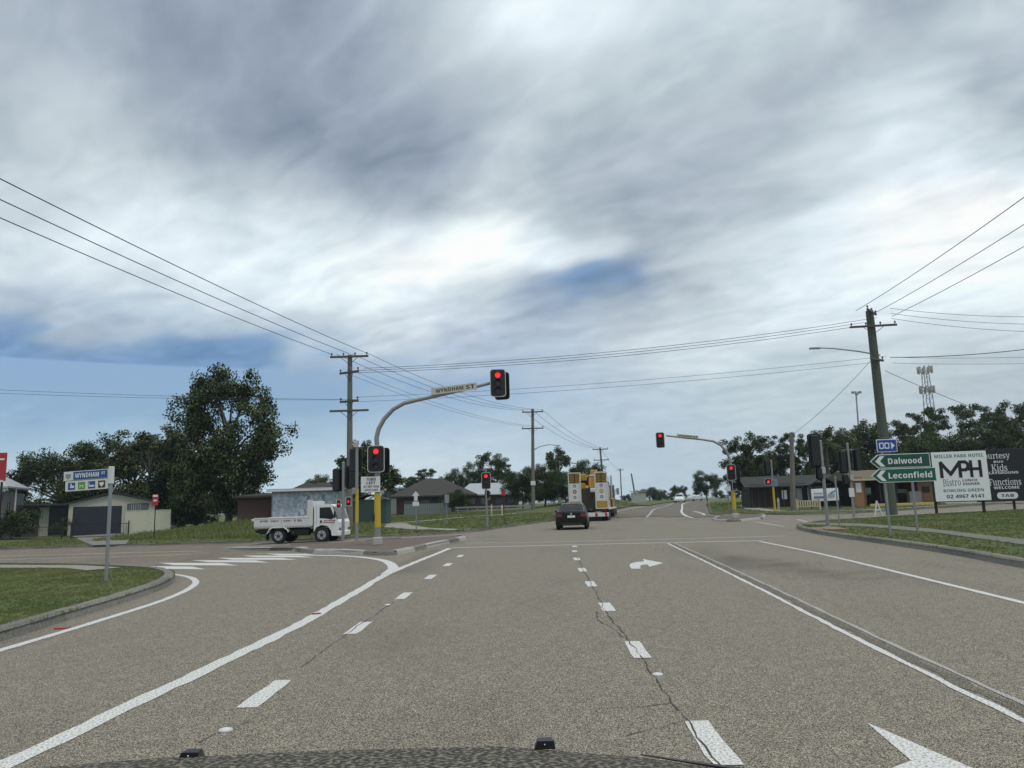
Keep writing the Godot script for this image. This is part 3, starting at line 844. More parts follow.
func signal_head(parent: Node3D, at_: Vector3, turn: float, w: float, h: float, lit := 0, lamps := 3) -> void:
	# a black target board with a pale rim, a lamp housing, lenses and visors; it faces its own +z
	var head := part(parent, "signal_head", bx(Vector3(0, 0, -0.09), Vector3(w * 0.58, h * 0.9, 0.2), 0.02), mats["signal_black"])
	head.position = at_
	head.rotation.y = turn
	part(head, "target_board", MB.new().prism(rrect(w, h, w * 0.2), 0.012, 0.03), mats["signal_black"])
	part(head, "board_rim", frame(MB.new(), rrect(w, h, w * 0.2), rrect(w - 0.05, h - 0.05, w * 0.17), 0.03, 0.036), mats["rim_white"])
	var r := minf(w * 0.2, h / lamps * 0.3)
	for k in lamps:
		var y := (lamps - 1) * 0.5 * h * 0.28 - k * h * 0.28
		var m: Material = mats["lens_off"]
		if lit > 0 and k == 0: m = mats["lens_red"]
		elif k == 1: m = mats["lens_amber_off"]
		part(head, "lens", MB.new().prism(disc(r, 18, Vector2(0, y)), 0.028, 0.05), m)
		var b := MB.new()
		var last := []
		for i in 13:
			var a := PI * 1.2 * i / 12.0 - PI * 0.1
			var c := Vector3(cos(a) * r * 1.12, y + sin(a) * r * 1.12, 0.03)
			var o := Vector3(cos(a) * r * 1.12, y + sin(a) * r * 1.12, 0.16 + 0.1 * sin(a))
			var now := [c, o]
			if last: b.quad(last[0], now[0], now[1], last[1], Vector3(cos(a), sin(a), 0))
			last = now
		part(head, "visor", b, mats["signal_black"])

func signal_pole(t: Node3D, high: float, r: float, yellow: Vector2, wide_base := false) -> void:
	part(t, "pole", tb([Vector3.ZERO, Vector3(0, high, 0)], [r, r * 0.92], 12), mats["pole_grey"])
	if yellow.y > yellow.x:
		part(t, "yellow_band", tb([Vector3(0, yellow.x, 0), Vector3(0, yellow.y, 0)], [r + 0.006, r + 0.006], 12), mats["pole_yellow"])
	part(t, "cap", MB.new().ball(Vector3(0, high, 0), Vector3(r, r * 0.7, r) * 1.05, 10, 5), mats["pole_grey"])
	part(t, "base_plate", bx(Vector3(0, 0.02, 0), Vector3(r * 4, 0.04, r * 4), 0.01), mats["pole_grey"])
	if wide_base:
		part(t, "footing", bx(Vector3(0, 0.14, 0), Vector3(r * 3.0, 0.28, r * 3.0), 0.03), mats["pale_concrete"])

func make_signals() -> void:
	mat("signal_black", Color(0.012, 0.012, 0.013), 0.45)
	mat("rim_white", Color(0.55, 0.56, 0.56), 0.6)
	mat("lens_off", Color(0.02, 0.022, 0.02), 0.25)
	mat("lens_amber_off", Color(0.05, 0.03, 0.012), 0.25)
	var red := mat("lens_red", Color(0.5, 0.02, 0.02), 0.3)
	red.emission_enabled = true
	red.emission = Color(1.0, 0.16, 0.18)
	red.emission_energy_multiplier = 1.15
	mat("pole_grey", Color(0.27, 0.275, 0.275), 0.5, 0.35)
	mat("pole_yellow", Color(0.52, 0.37, 0.03), 0.55)
	mat("pale_concrete", Color(0.42, 0.41, 0.38), 0.9)
	mat("plate_white", Color(0.66, 0.67, 0.66), 0.55)
	mat("letter_black", Color(0.015, 0.015, 0.017), 0.7)
	mat("letter_white", Color(0.74, 0.75, 0.75), 0.6)

	# signal with the long curved arm on the paved island
	var t := thing("traffic_signal", "traffic signal with long curved arm reaching over the waiting lanes from the paved island", "traffic light", at(-5.77, 29.95, 0.12))
	var arm := []
	for p in [[0, 0], [0, 3.6], [-0.03, 4.1], [0.05, 4.45], [0.28, 4.85], [0.62, 5.2], [1.05, 5.43], [1.6, 5.55], [2.3, 5.68], [3.2, 5.86], [4.05, 6.03], [4.5, 6.13]]:
		arm.append(Vector3(p[0], p[1], 0))
	part(t, "pole", tb([Vector3.ZERO, Vector3(0, 2.4, 0), Vector3(0, 3.7, 0)], [0.115, 0.11, 0.105], 14), mats["pole_grey"])
	part(t, "arm", tb(arm.slice(1), [0.095, 0.095, 0.09, 0.088, 0.085, 0.08, 0.078, 0.075, 0.07, 0.065, 0.06], 12), mats["pole_grey"])
	part(t, "yellow_band", tb([Vector3(0, 0.66, 0), Vector3(0, 1.95, 0)], [0.124, 0.122], 14), mats["pole_yellow"])
	part(t, "footing", bx(Vector3(0, 0.14, 0), Vector3(0.32, 0.3, 0.32), 0.03), mats["pale_concrete"])
	signal_head(t, Vector3(4.78, 6.1, 0.12), 0.05, 0.62, 1.1, 1)
	signal_head(t, Vector3(4.92, 6.03, -0.22), PI - 0.3, 0.62, 1.1)
	signal_head(t, Vector3(-0.02, 3.27, 0.17), 0.05, 0.66, 1.04, 1)
	signal_head(t, Vector3(0.16, 3.22, -0.2), PI - 0.3, 0.6, 1.0)
	var pl := part(t, "name_plate", bx(Vector3.ZERO, Vector3(1.8, 0.28, 0.03), 0.008), mats["plate_cream"])
	pl.position = Vector3(3.05, 5.93, 0.11)
	pl.rotation.z = 0.1
	text(pl, "lettering", "WYNDHAM ST", Vector3(0.02, 0.0, 0.016), 1.5, 0.15, mats["letter_black"])
	var nt := part(t, "notice_plate", bx(Vector3.ZERO, Vector3(0.74, 0.6, 0.02), 0.006), mats["plate_white"])
	nt.position = Vector3(-0.24, 2.3, 0.15)
	text(nt, "lettering", "TURN", Vector3(0.02, 0.19, 0.011), 0.36, 0.1, mats["letter_black"])
	text(nt, "lettering", "LEFT", Vector3(0.02, 0.055, 0.011), 0.34, 0.1, mats["letter_black"])
	text(nt, "lettering", "AT ANY TIME", Vector3(0.02, -0.085, 0.011), 0.58, 0.085, mats["letter_black"])
	text(nt, "lettering", "WITH CARE", Vector3(0.02, -0.215, 0.011), 0.5, 0.075, mats["letter_black"])
	part(t, "junction_box", bx(Vector3(-0.15, 1.05, 0.0), Vector3(0.1, 0.3, 0.14), 0.01), mats["signal_black"])

	t = thing("traffic_signal", "slim yellow banded signal post with lit red pedestrian lamp beside the tipper truck cab", "traffic light", at(-7.68, 35.0, 0.12))
	signal_pole(t, 4.45, 0.075, Vector2(0.8, 2.3))
	signal_head(t, Vector3(-0.36, 1.75, 0.05), 0.0, 0.26, 0.42, 1, 1)
	signal_head(t, Vector3(-0.1, 3.6, -0.2), PI - 0.2, 0.62, 1.1)
	part(t, "junction_box", bx(Vector3(-0.1, 2.2, 0.1), Vector3(0.2, 0.3, 0.14), 0.02), mats["pole_grey"])
	part(t, "bracket", bx(Vector3(-0.2, 1.8, 0), Vector3(0.3, 0.05, 0.05)), mats["pole_grey"])
	part(t, "top_cap", bx(Vector3(-0.04, 4.3, 0.05), Vector3(0.2, 0.3, 0.2), 0.04), mats["pale_concrete"])

	t = thing("traffic_signal", "grey signal post seen from behind at the nose of the tipper truck", "traffic light", at(-8.75, 36.9, 0.0))
	signal_pole(t, 3.75, 0.075, Vector2.ZERO)
	signal_head(t, Vector3(-0.3, 2.95, -0.12), PI - 0.4, 0.6, 1.1)
	signal_head(t, Vector3(0.35, 3.05, -0.2), PI + 0.5, 0.6, 1.1)
	signal_head(t, Vector3(-0.2, 1.8, 0.05), 0.15, 0.22, 0.4, 1, 1)

	t = thing("traffic_signal", "single signal post with lit red lamp on the far kerb before the dark roofed house", "traffic light", at(-2.63, 50.4, 0.12))
	signal_pole(t, 3.7, 0.07, Vector2.ZERO)
	signal_head(t, Vector3(0.02, 2.9, 0.12), 0.0, 0.6, 1.08, 1)
	signal_head(t, Vector3(0.1, 2.0, 0.02), 0.9, 0.36, 0.6, 0, 2)

	t = thing("traffic_signal", "traffic signal with curved arm beside the far right island, arm over the far road", "traffic light", at(13.72, 51.9, 0.12))
	arm = []
	for p in [[0, 0], [-0.02, 3.4], [-0.08, 3.95], [-0.25, 4.4], [-0.6, 4.85], [-1.1, 5.13], [-1.9, 5.28], [-3.0, 5.42], [-4.2, 5.6]]:
		arm.append(Vector3(p[0], p[1], 0))
	part(t, "pole", tb([Vector3.ZERO, Vector3(-0.02, 3.5, 0)], [0.12, 0.1], 12), mats["pole_grey"])
	part(t, "arm", tb(arm.slice(1), [0.09, 0.09, 0.085, 0.08, 0.078, 0.07, 0.065, 0.06], 10), mats["pole_grey"])
	part(t, "yellow_band", tb([Vector3(0, 0.55, 0), Vector3(0, 1.75, 0)], [0.132, 0.128], 12), mats["pole_yellow"])
	part(t, "footing", bx(Vector3(0, 0.14, 0), Vector3(0.45, 0.32, 0.45), 0.04), mats["pale_concrete"])
	signal_head(t, Vector3(-4.65, 5.3, 0.12), 0.0, 0.58, 1.05, 1)
	signal_head(t, Vector3(-0.08, 3.0, 0.16), 0.0, 0.6, 1.05, 1)
	signal_head(t, Vector3(0.3, 2.95, -0.12), PI - 0.6, 0.58, 1.0)
	signal_head(t, Vector3(0.05, 2.1, 0.1), 0.7, 0.45, 0.6, 0, 2)
	pl = part(t, "name_plate", bx(Vector3.ZERO, Vector3(1.45, 0.2, 0.03), 0.006), mats["plate_cream"])
	pl.position = Vector3(-2.8, 5.5, 0.1)
	pl.rotation.z = -0.12
	text(pl, "lettering", "WYNDHAM ST", Vector3(0, 0, 0.016), 1.25, 0.12, mats["letter_black"])

	t = thing("traffic_signal", "yellow banded signal post with red lamp before the timber pavilion", "traffic light", at(20.9, 66.2, 0.12))
	signal_pole(t, 4.3, 0.085, Vector2(0.05, 2.0))
	signal_head(t, Vector3(-0.35, 3.75, -0.1), PI + 0.2, 0.62, 1.3)
	signal_head(t, Vector3(-0.42, 2.5, 0.1), 0.1, 0.62, 0.56, 1, 1)
	part(t, "junction_box", bx(Vector3(0.22, 2.4, 0.0), Vector3(0.3, 0.6, 0.2), 0.02), mats["box_blue"])

	t = thing("traffic_signal", "grey signal post with black board seen from behind on the near right corner", "traffic light", at(12.91, 33.9, 0.12))
	signal_pole(t, 3.7, 0.075, Vector2.ZERO)
	signal_head(t, Vector3(-0.2, 3.3, -0.14), PI - 0.15, 0.6, 1.5)
	signal_head(t, Vector3(-0.17, 2.3, -0.05), PI + 0.3, 0.3, 0.5, 0, 2)
	part(t, "junction_box", bx(Vector3(0.0, 2.42, 0.09), Vector3(0.16, 0.28, 0.1), 0.01), mats["pale_concrete"])

	t = thing("traffic_signal", "grey signal post with two black boards in front of the brick hotel porch", "traffic light", at(18.7, 45.05, 0.12))
	signal_pole(t, 4.25, 0.075, Vector2.ZERO)
	signal_head(t, Vector3(-0.3, 3.2, -0.1), PI - 0.1, 0.5, 1.35)
	signal_head(t, Vector3(0.5, 3.35, -0.15), PI + 0.4, 0.5, 1.35)
	signal_head(t, Vector3(-0.28, 2.2, -0.05), PI, 0.4, 0.6, 0, 2)
	part(t, "bracket", bx(Vector3(0.05, 3.9, -0.05), Vector3(0.8, 0.05, 0.05)), mats["pole_grey"])
	part(t, "junction_box", bx(Vector3(0.03, 2.3, 0.09), Vector3(0.2, 0.3, 0.1), 0.01), mats["pale_concrete"])
	part(t, "notice_plate", bx(Vector3(-0.05, 1.45, 0.09), Vector3(0.3, 0.5, 0.02)), mats["plate_white"])

func post(t: Node3D, x: float, high: float, r := 0.03, z := 0.0) -> void:
	part(t, "post", tb([Vector3(x, 0, z), Vector3(x, high, z)], [r, r], 10), mats["galvanised"])

func make_signs() -> void:
	mat("galvanised", Color(0.30, 0.31, 0.32), 0.42, 0.5)
	mat("street_blue", Color(0.018, 0.085, 0.24), 0.5)
	mat("sign_green", Color(0.006, 0.10, 0.055), 0.45)
	mat("sign_green_dark", Color(0.006, 0.075, 0.05), 0.45)
	mat("sign_red", Color(0.42, 0.018, 0.03), 0.5)
	mat("board_black", Color(0.012, 0.012, 0.016), 0.6)
	mat("board_white", Color(0.80, 0.82, 0.82), 0.55)
	mat("board_teal", Color(0.03, 0.17, 0.13), 0.6)
	mat("pict_green", Color(0.11, 0.30, 0.02), 0.6)
	mat("pict_brown", Color(0.07, 0.03, 0.02), 0.6)
	mat("timber_dark", Color(0.016, 0.014, 0.013), 0.8)
	mat("cream_paint", Color(0.50, 0.45, 0.30), 0.7)

	# the blue street name sign on the near left verge
	var t := thing("street_sign", "blue street name sign with a row of pictograms below on a grey post", "street sign", at(-9.66, 17.85, 0.12))
	post(t, 0.0, 2.55, 0.04)
	part(t, "cap", bx(Vector3(0.0, 2.42, 0), Vector3(0.1, 0.4, 0.1), 0.01), mats["plate_white"])
	var pl := part(t, "name_plate", bx(Vector3(0, 0, 0), Vector3(1.06, 0.21, 0.03), 0.004), mats["plate_white"])
	pl.position = Vector3(-0.57, 2.44, 0.02)
	pl.rotation.z = 0.045
	part(pl, "blue_field", bx(Vector3(0.1, 0, 0.017), Vector3(0.80, 0.185, 0.004)), mats["street_blue"])
	text(pl, "lettering", "WYNDHAM", Vector3(0.02, 0, 0.021), 0.56, 0.105, mats["letter_white"])
	text(pl, "lettering", "ST", Vector3(0.40, 0.02, 0.021), 0.09, 0.06, mats["letter_white"])
	part(pl, "crest", MB.new().prism(v2([Vector2(-0.06, 0.05), Vector2(0.06, 0.05), Vector2(0.06, -0.02), Vector2(0, -0.07), Vector2(-0.06, -0.02)]), 0.0, 0.004), mats["galvanised"]).position = Vector3(-0.42, 0, 0.016)
	pl = part(t, "pictogram_plate", bx(Vector3.ZERO, Vector3(1.0, 0.235, 0.03), 0.004), mats["plate_white"])
	pl.position = Vector3(-0.55, 2.205, 0.02)
	pl.rotation.z = 0.045
	var kinds := ["street_blue", "pict_green", "street_blue", "pict_brown"]
	for i in 4:
		var sq := part(pl, "pictogram", bx(Vector3(-0.35 + 0.235 * i, 0.0, 0.017), Vector3(0.165, 0.165, 0.004)), mats[kinds[i]])
		if i == 0:
			part(sq, "symbol", bx(Vector3(-0.335, -0.015, 0.021), Vector3(0.09, 0.05, 0.004)), mats["letter_white"])
			part(sq, "symbol", bx(Vector3(-0.36, 0.03, 0.021), Vector3(0.03, 0.06, 0.004)), mats["letter_white"])
		elif i == 1:
			part(sq, "symbol", bx(Vector3(-0.115, 0.0, 0.021), Vector3(0.1, 0.02, 0.004)), mats["letter_white"])
			part(sq, "symbol", bx(Vector3(-0.15, -0.03, 0.021), Vector3(0.018, 0.05, 0.004)), mats["letter_white"])
			part(sq, "symbol", bx(Vector3(-0.08, -0.03, 0.021), Vector3(0.018, 0.05, 0.004)), mats["letter_white"])
		elif i == 2:
			part(sq, "symbol", bx(Vector3(0.12, -0.025, 0.021), Vector3(0.13, 0.04, 0.004)), mats["letter_white"])
			part(sq, "symbol", bx(Vector3(0.06, 0.015, 0.021), Vector3(0.014, 0.08, 0.004)), mats["letter_white"])
		else:
			part(sq, "symbol", MB.new().prism(v2([Vector2(0.30, 0.03), Vector2(0.33, 0.05), Vector2(0.355, 0.035), Vector2(0.38, 0.05), Vector2(0.41, 0.03), Vector2(0.40, -0.01), Vector2(0.355, -0.06), Vector2(0.31, -0.01)]), 0.018, 0.023), mats["letter_white"])

	# green direction signs
	t = thing("direction_sign", "two green arrow signs with white chevrons on two posts under a small blue sign", "road sign", at(11.56, 25.7, 0.12), 0.0)
	post(t, 0.22, 3.0, 0.04)
	post(t, 1.55, 2.2, 0.04, -0.9)
	for k in 2:
		var w := 1.86 if k == 0 else 2.0
		var y := 2.42 if k == 0 else 1.95
		var poly := func(g: float) -> PackedVector2Array: return PackedVector2Array([Vector2(-0.22 + g * 1.3, 0), Vector2(0.03 + g * 0.5, 0.225 - g), Vector2(w - 0.22 - g, 0.225 - g), Vector2(w - 0.22 - g, -0.225 + g), Vector2(0.03 + g * 0.5, -0.225 + g)])
		var ar := part(t, "arrow_plate", MB.new().prism(poly.call(0.0), 0.06, 0.09), mats["letter_white"])
		ar.position = Vector3(-0.0, y, 0.0)
		ar.rotation = Vector3(0, -0.12, 0.0)
		part(ar, "green_field", MB.new().prism(poly.call(0.022), 0.09, 0.095), mats["sign_green_dark" if k == 0 else "sign_green"])
		part(ar, "chevron", MB.new().prism(v2([Vector2(-0.06, 0), Vector2(0.1, 0.17), Vector2(0.24, 0.17), Vector2(0.09, 0), Vector2(0.24, -0.17), Vector2(0.1, -0.17)]), 0.095, 0.099), mats["letter_white"])
		text(ar, "lettering", ["Dalwood", "Leconfield"][k], Vector3(0.86 if k == 0 else 0.98, 0.0, 0.098), 1.04 if k == 0 else 1.34, 0.2, mats["letter_white"])
	var bl := part(t, "blue_plate", bx(Vector3.ZERO, Vector3(0.64, 0.42, 0.03), 0.004), mats["letter_white"])
	bl.position = Vector3(0.36, 2.93, 0.08)
	bl.rotation.y = -0.1
	part(bl, "blue_field", bx(Vector3(0, 0, 0.017), Vector3(0.60, 0.38, 0.004)), mats["sign_blue"])
	for i in 2:
		part(bl, "symbol", frame(MB.new(), rrect(0.15, 0.2, 0.03), rrect(0.09, 0.13, 0.02), 0.018, 0.024), mats["letter_white"]).position = Vector3(-0.17 + 0.17 * i, 0, 0)
	part(bl, "symbol", MB.new().prism(v2([Vector2(0.13, 0.12), Vector2(0.25, 0), Vector2(0.13, -0.12)]), 0.018, 0.024), mats["letter_white"])

	# hotel billboards
	t = thing("billboard", "large white billboard with black monogram and phone number on black posts", "billboard", at(25.0, 48.2, 0.0), -0.14)
	for x in [0.06, 2.75]:
		part(t, "post", bx(Vector3(x, 1.9, -0.08), Vector3(0.14, 3.8, 0.1)), mats["timber_dark"])
	var pn := part(t, "panel", bx(Vector3.ZERO, Vector3(3.55, 3.0, 0.06), 0.01), mats["board_white"])
	pn.position = Vector3(1.62, 2.36, 0.02)
	pn.scale = Vector3(0.89, 1, 1)
	part(t, "frame_edge", bx(Vector3(0.0, 2.4, 0.0), Vector3(0.1, 3.1, 0.12)), mats["timber_dark"])
	text(pn, "lettering", "MILLER PARK HOTEL", Vector3(0.0, 1.24, 0.032), 3.1, 0.2, mats["board_teal"])
	# the monogram, drawn as joined strokes
	var st := func(pts: Array, wide: float) -> MB:
		var b := MB.new()
		for i in pts.size() - 1:
			var a: Vector2 = pts[i]
			var c: Vector2 = pts[i + 1]
			var s := (c - a).normalized()
			var q := Vector2(-s.y, s.x) * wide * 0.5
			var e := s * wide * 0.32
			b.prism(PackedVector2Array([a - e + q, c + e + q, c + e - q, a - e - q]), 0.03, 0.04 + 0.001 * i)
		return b
	part(pn, "monogram", st.call([Vector2(-1.2, -0.02), Vector2(-1.2, 0.84), Vector2(-0.62, 0.14), Vector2(0.0, 0.84), Vector2(0.0, -0.02)], 0.21), mats["letter_black"])
	part(pn, "monogram", st.call([Vector2(0.0, 0.86), Vector2(0.36, 0.86), Vector2(0.52, 0.74), Vector2(0.52, 0.5), Vector2(0.36, 0.38), Vector2(0.05, 0.38)], 0.19), mats["letter_black"])
	part(pn, "monogram", st.call([Vector2(0.72, 0.88), Vector2(0.72, -0.02)], 0.2), mats["letter_black"])
	part(pn, "monogram", st.call([Vector2(0.5, 0.42), Vector2(1.25, 0.42)], 0.18), mats["letter_black"])
	part(pn, "monogram", st.call([Vector2(1.3, 0.88), Vector2(1.3, -0.02)], 0.2), mats["letter_black"])
	var bi := text(pn, "lettering", "Bistro", Vector3(-0.62, -0.36, 0.032), 1.15, 0.44, mats["ink_grey"], false, "Droid Serif")
	bi.rotation.z = 0.03
	text(pn, "lettering", "LUNCH", Vector3(0.55, -0.26, 0.032), 0.92, 0.15, mats["letter_black"])
	text(pn, "lettering", "DINNER", Vector3(0.62, -0.48, 0.032), 1.06, 0.15, mats["letter_black"])
	text(pn, "lettering", "BOWLING GREEN", Vector3(0.05, -0.86, 0.032), 2.5, 0.18, mats["board_teal"])
	text(pn, "lettering", "02 4967 4141", Vector3(0.1, -1.22, 0.032), 2.3, 0.22, mats["letter_black"])

	t = thing("billboard", "black billboard with white script and capitals beside the white billboard", "billboard", at(29.95, 52.9, 0.0), -0.12)
	for x in [0.7, 2.6]:
		part(t, "post", bx(Vector3(x, 1.9, -0.08), Vector3(0.14, 3.8, 0.1)), mats["timber_dark"])
	pn = part(t, "panel", bx(Vector3.ZERO, Vector3(3.5, 3.5, 0.06), 0.01), mats["board_black"])
	pn.position = Vector3(2.0, 2.42, 0.02)
	text(pn, "lettering", "Courtesy", Vector3(-0.3, 1.25, 0.032), 1.9, 0.52, mats["letter_white"], false, "Droid Serif")
	text(pn, "lettering", "BUS", Vector3(-0.1, 0.9, 0.032), 0.6, 0.14, mats["letter_white"])
	text(pn, "lettering", "Kids", Vector3(-0.1, 0.5, 0.032), 1.0, 0.48, mats["letter_white"], false, "Droid Serif")
	text(pn, "lettering", "PLAYGROUND", Vector3(0.05, 0.16, 0.032), 2.0, 0.16, mats["letter_white"])
	text(pn, "lettering", "Functions", Vector3(0.15, -0.45, 0.032), 2.0, 0.46, mats["letter_white"], false, "Droid Serif")
	text(pn, "lettering", "WELCOME", Vector3(0.2, -0.83, 0.032), 1.6, 0.18, mats["letter_white"])
	part(pn, "badge", MB.new().prism(rrect(1.3, 0.44, 0.21, 6), 0.03, 0.036), mats["letter_white"]).position = Vector3(0.2, -1.36, 0)
	text(pn, "lettering", "TAB", Vector3(0.2, -1.36, 0.038), 0.8, 0.2, mats["letter_black"])

	# small signs
	t = thing("road_sign", "small red and white sign on a thin dark post by the cream fence", "road sign", at(-26.0, 54.0, 0.12))
	part(t, "post", tb([Vector3.ZERO, Vector3(0, 2.9, 0)], [0.035, 0.035]), mats["signal_black"])
	part(t, "plate", bx(Vector3(0, 2.7, 0.05), Vector3(0.42, 0.75, 0.02)), mats["sign_red"])
	part(t, "plate", bx(Vector3(0, 2.98, 0.062), Vector3(0.34, 0.14, 0.006)), mats["letter_white"])
	part(t, "plate", bx(Vector3(0, 2.66, 0.062), Vector3(0.26, 0.1, 0.006)), mats["letter_white"])
	t = thing("road_sign", "pale arrow shaped sign with a small plate below on a green post", "road sign", at(-6.25, 43.7, 0.12))
	part(t, "post", tb([Vector3.ZERO, Vector3(0, 2.1, 0)], [0.03, 0.03]), mats["galvanised"])
	part(t, "plate", MB.new().prism(v2([Vector2(0, 2.25), Vector2(-0.22, 2.0), Vector2(-0.1, 2.0), Vector2(-0.1, 1.72), Vector2(0.1, 1.72), Vector2(0.1, 2.0), Vector2(0.22, 2.0)]), 0.03, 0.05), mats["plate_white"])
	part(t, "plate", bx(Vector3(0, 1.55, 0.04), Vector3(0.36, 0.24, 0.02)), mats["plate_white"])
	t = thing("road_sign", "grey sign plate edge on, on a post by the footpath before the dark roofed house", "road sign", at(-5.7, 55.1, 0.12), 0.5)
	post(t, 0.0, 2.1, 0.035)
	part(t, "plate", bx(Vector3(0, 1.85, 0.05), Vector3(0.34, 0.58, 0.02)), mats["galvanised"])
	t = thing("road_sign", "small red sign on a rusty post by the road edge near the round bushes", "road sign", at(-1.68, 56, 0.12))
	part(t, "post", tb([Vector3.ZERO, Vector3(0, 2.4, 0)], [0.03, 0.03]), mats["pict_brown"])
	part(t, "plate", bx(Vector3(0, 2.15, 0.05), Vector3(0.3, 0.4, 0.02)), mats["sign_red"])
	t = thing("road_sign", "bare thin grey sign post leaning beside the near right signal", "sign post", at(13.25, 33.5, 0.12))
	post(t, 0.0, 2.15, 0.032)
	part(t, "cap", bx(Vector3(0, 2.1, 0.03), Vector3(0.06, 0.12, 0.03)), mats["galvanised"])
	t = thing("road_sign", "round topped sign on a post beside the far kerb of the climbing road", "road sign", at(22.4, 85.5, 0.12))
	post(t, 0.0, 2.3, 0.04)
	part(t, "plate", MB.new().prism(disc(0.3, 16, Vector2(0, 2.2)), 0.04, 0.06), mats["plate_white"])
	t = thing("road_sign", "pale plate on a thin post left of the far yellow banded signal", "road sign", at(18.8, 73, 0.12))
	post(t, 0.0, 2.1, 0.04)
	part(t, "plate", bx(Vector3(0.05, 2.05, 0.05), Vector3(0.7, 0.35, 0.02)), mats["plate_white"])
	# white A-shaped barrier feet on the verge
	t = thing("sandwich_board", "small white A-frame stand on the grass before the porch", "sign stand", at(20.3, 45.6, 0.12), 0.2)
	for s in [-1, 1]:
		part(t, "leg", tb([Vector3(0.26 * s + 0.05, 0, 0), Vector3(0.0, 0.92, 0)], [0.04, 0.04], 6), mats["plate_white"])
	part(t, "rail", bx(Vector3(0.02, 0.4, 0), Vector3(0.3, 0.05, 0.05)), mats["plate_white"])
	# bollards and rails
	var spots := [[-3.9, 85.0], [-2.6, 80.0], [22.1, 68.9]]
	var words := ["cream bollard where the footpath meets the bridge rail", "cream bollard at the path end nearer the red sign", "cream bollard between the yellow signal post and the leaning timber pole"]
	for i in 3:
		t = thing("bollard", words[i], "bollard", at(spots[i][0], spots[i][1], 0.12), 0.0, "cream bollards")
		part(t, "post", tb([Vector3.ZERO, Vector3(0, 1.05, 0), Vector3(0, 1.12, 0)], [0.09, 0.09, 0.05], 10), mats["cream_paint"])
		part(t, "band", tb([Vector3(0, 0.8, 0), Vector3(0, 0.95, 0)], [0.094, 0.094], 10), mats["plate_white"])
	t = thing("guard_rail", "low grey guard rail in front of the silver roofed building", "railing", at(-8.6, 96, 0.1), -0.12)
	for i in 8: part(t, "post", bx(Vector3(i * 1.25, 0.45, 0), Vector3(0.1, 0.9, 0.1)), mats["galvanised"])
	part(t, "rail", bx(Vector3(4.4, 0.78, 0.07), Vector3(9.4, 0.2, 0.05), 0.02), mats["galvanised"])
	part(t, "rail", bx(Vector3(4.4, 0.42, 0.07), Vector3(9.4, 0.1, 0.04), 0.02), mats["galvanised"])

	# raised markers on the lane lines
	var k := 0
	for p in [[-2.21, 5.78, "worn ceramic marker lying loose on cracked seal by the first left dash"], [-2.27, 12.6, "worn ceramic marker between two dashes of the left lane line"], [1.11, 7.18, "worn ceramic marker set in the long crack of the right lane line"]]:
		t = thing("road_marker", p[2], "road marker", at(p[0], p[1], 0.004), 0.3 * k, "raised lane markers")
		part(t, "dome", MB.new().ball(Vector3(0, 0.0, 0), Vector3(0.055, 0.016, 0.05), 12, 6), mats["plate_white"])
		k += 1
	t = thing("litter", "scrap of red plastic on the bitumen beside the left kerb", "litter", at(-6.6, 11.1, 0.004))
	part(t, "scrap", bx(Vector3(0, 0.006, 0), Vector3(0.2, 0.012, 0.08), 0.004), mats["sign_red"])
	t = thing("litter", "scrap of red plastic lying on the solid white line", "litter", at(-3.18, 11.75, 0.01), 0.4)
	part(t, "scrap", bx(Vector3(0, 0.006, 0), Vector3(0.13, 0.012, 0.06), 0.004), mats["sign_red"])

# ---------------------------------------------------------------- poles and wires

func timber_pole(label: String, where: Vector3, high: float, r: float, arms: Array, top_shift := Vector3.ZERO, group := "", m := "pole_timber") -> Node3D:
	var t := thing("utility_pole", label, "power pole", where, 0.0, group)
	part(t, "pole", tb([Vector3(0, -0.1, 0), Vector3(top_shift.x * 0.5, high * 0.5, 0), Vector3(top_shift.x, high, top_shift.z)], [r, r * 0.86, r * 0.7], 12), mats[m])
	for a in arms:
		# [height, half length, turn, insulators]
		var c: Vector3 = top_shift * (a[0] / high) + Vector3(0, a[0], 0)
		var d := Vector3(cos(a[2]), 0, sin(a[2]))
		var b := MB.new()
		b.xf = Transform3D(Basis(Vector3.UP, -a[2]), c + Vector3(0, 0, r * 0.9))
		b.box(Vector3.ZERO, Vector3(a[1] * 2, 0.14, 0.11), 0.01)
		var arm := part(t, "crossarm", b, mats["arm_timber"])
		for i in a[3]:
			var o: float = lerpf(-a[1] * 0.92, a[1] * 0.92, float(i) / maxf(1, a[3] - 1))
			var p: Vector3 = c + d * o + Vector3(0, 0.07, r * 0.9)
			part(arm, "insulator", tb([p, p + Vector3(0, 0.08, 0), p + Vector3(0, 0.1, 0), p + Vector3(0, 0.2, 0)], [0.03, 0.03, 0.075, 0.05], 8), mats["insulator"])
		for s in [-1, 1]:
			part(arm, "brace", tb([c + d * a[1] * 0.45 * s + Vector3(0, -0.05, r), c + Vector3(0, -0.55, r * 0.8)], [0.02, 0.02], 5), mats["arm_timber"])
	return t

func wire(label: String, group: String, a: Vector3, b: Vector3, sag: float, r := 0.012) -> void:
	var pts := []
	for i in 25:
		var t := i / 24.0
		pts.append(a.lerp(b, t) - Vector3(0, 4.0 * sag * t * (1.0 - t), 0))
	var t := thing("power_line", label, "power line", Vector3.ZERO, 0.0, group)
	part(t, "wire", MB.new().tube(pts, [r], 5), mats["wire"])

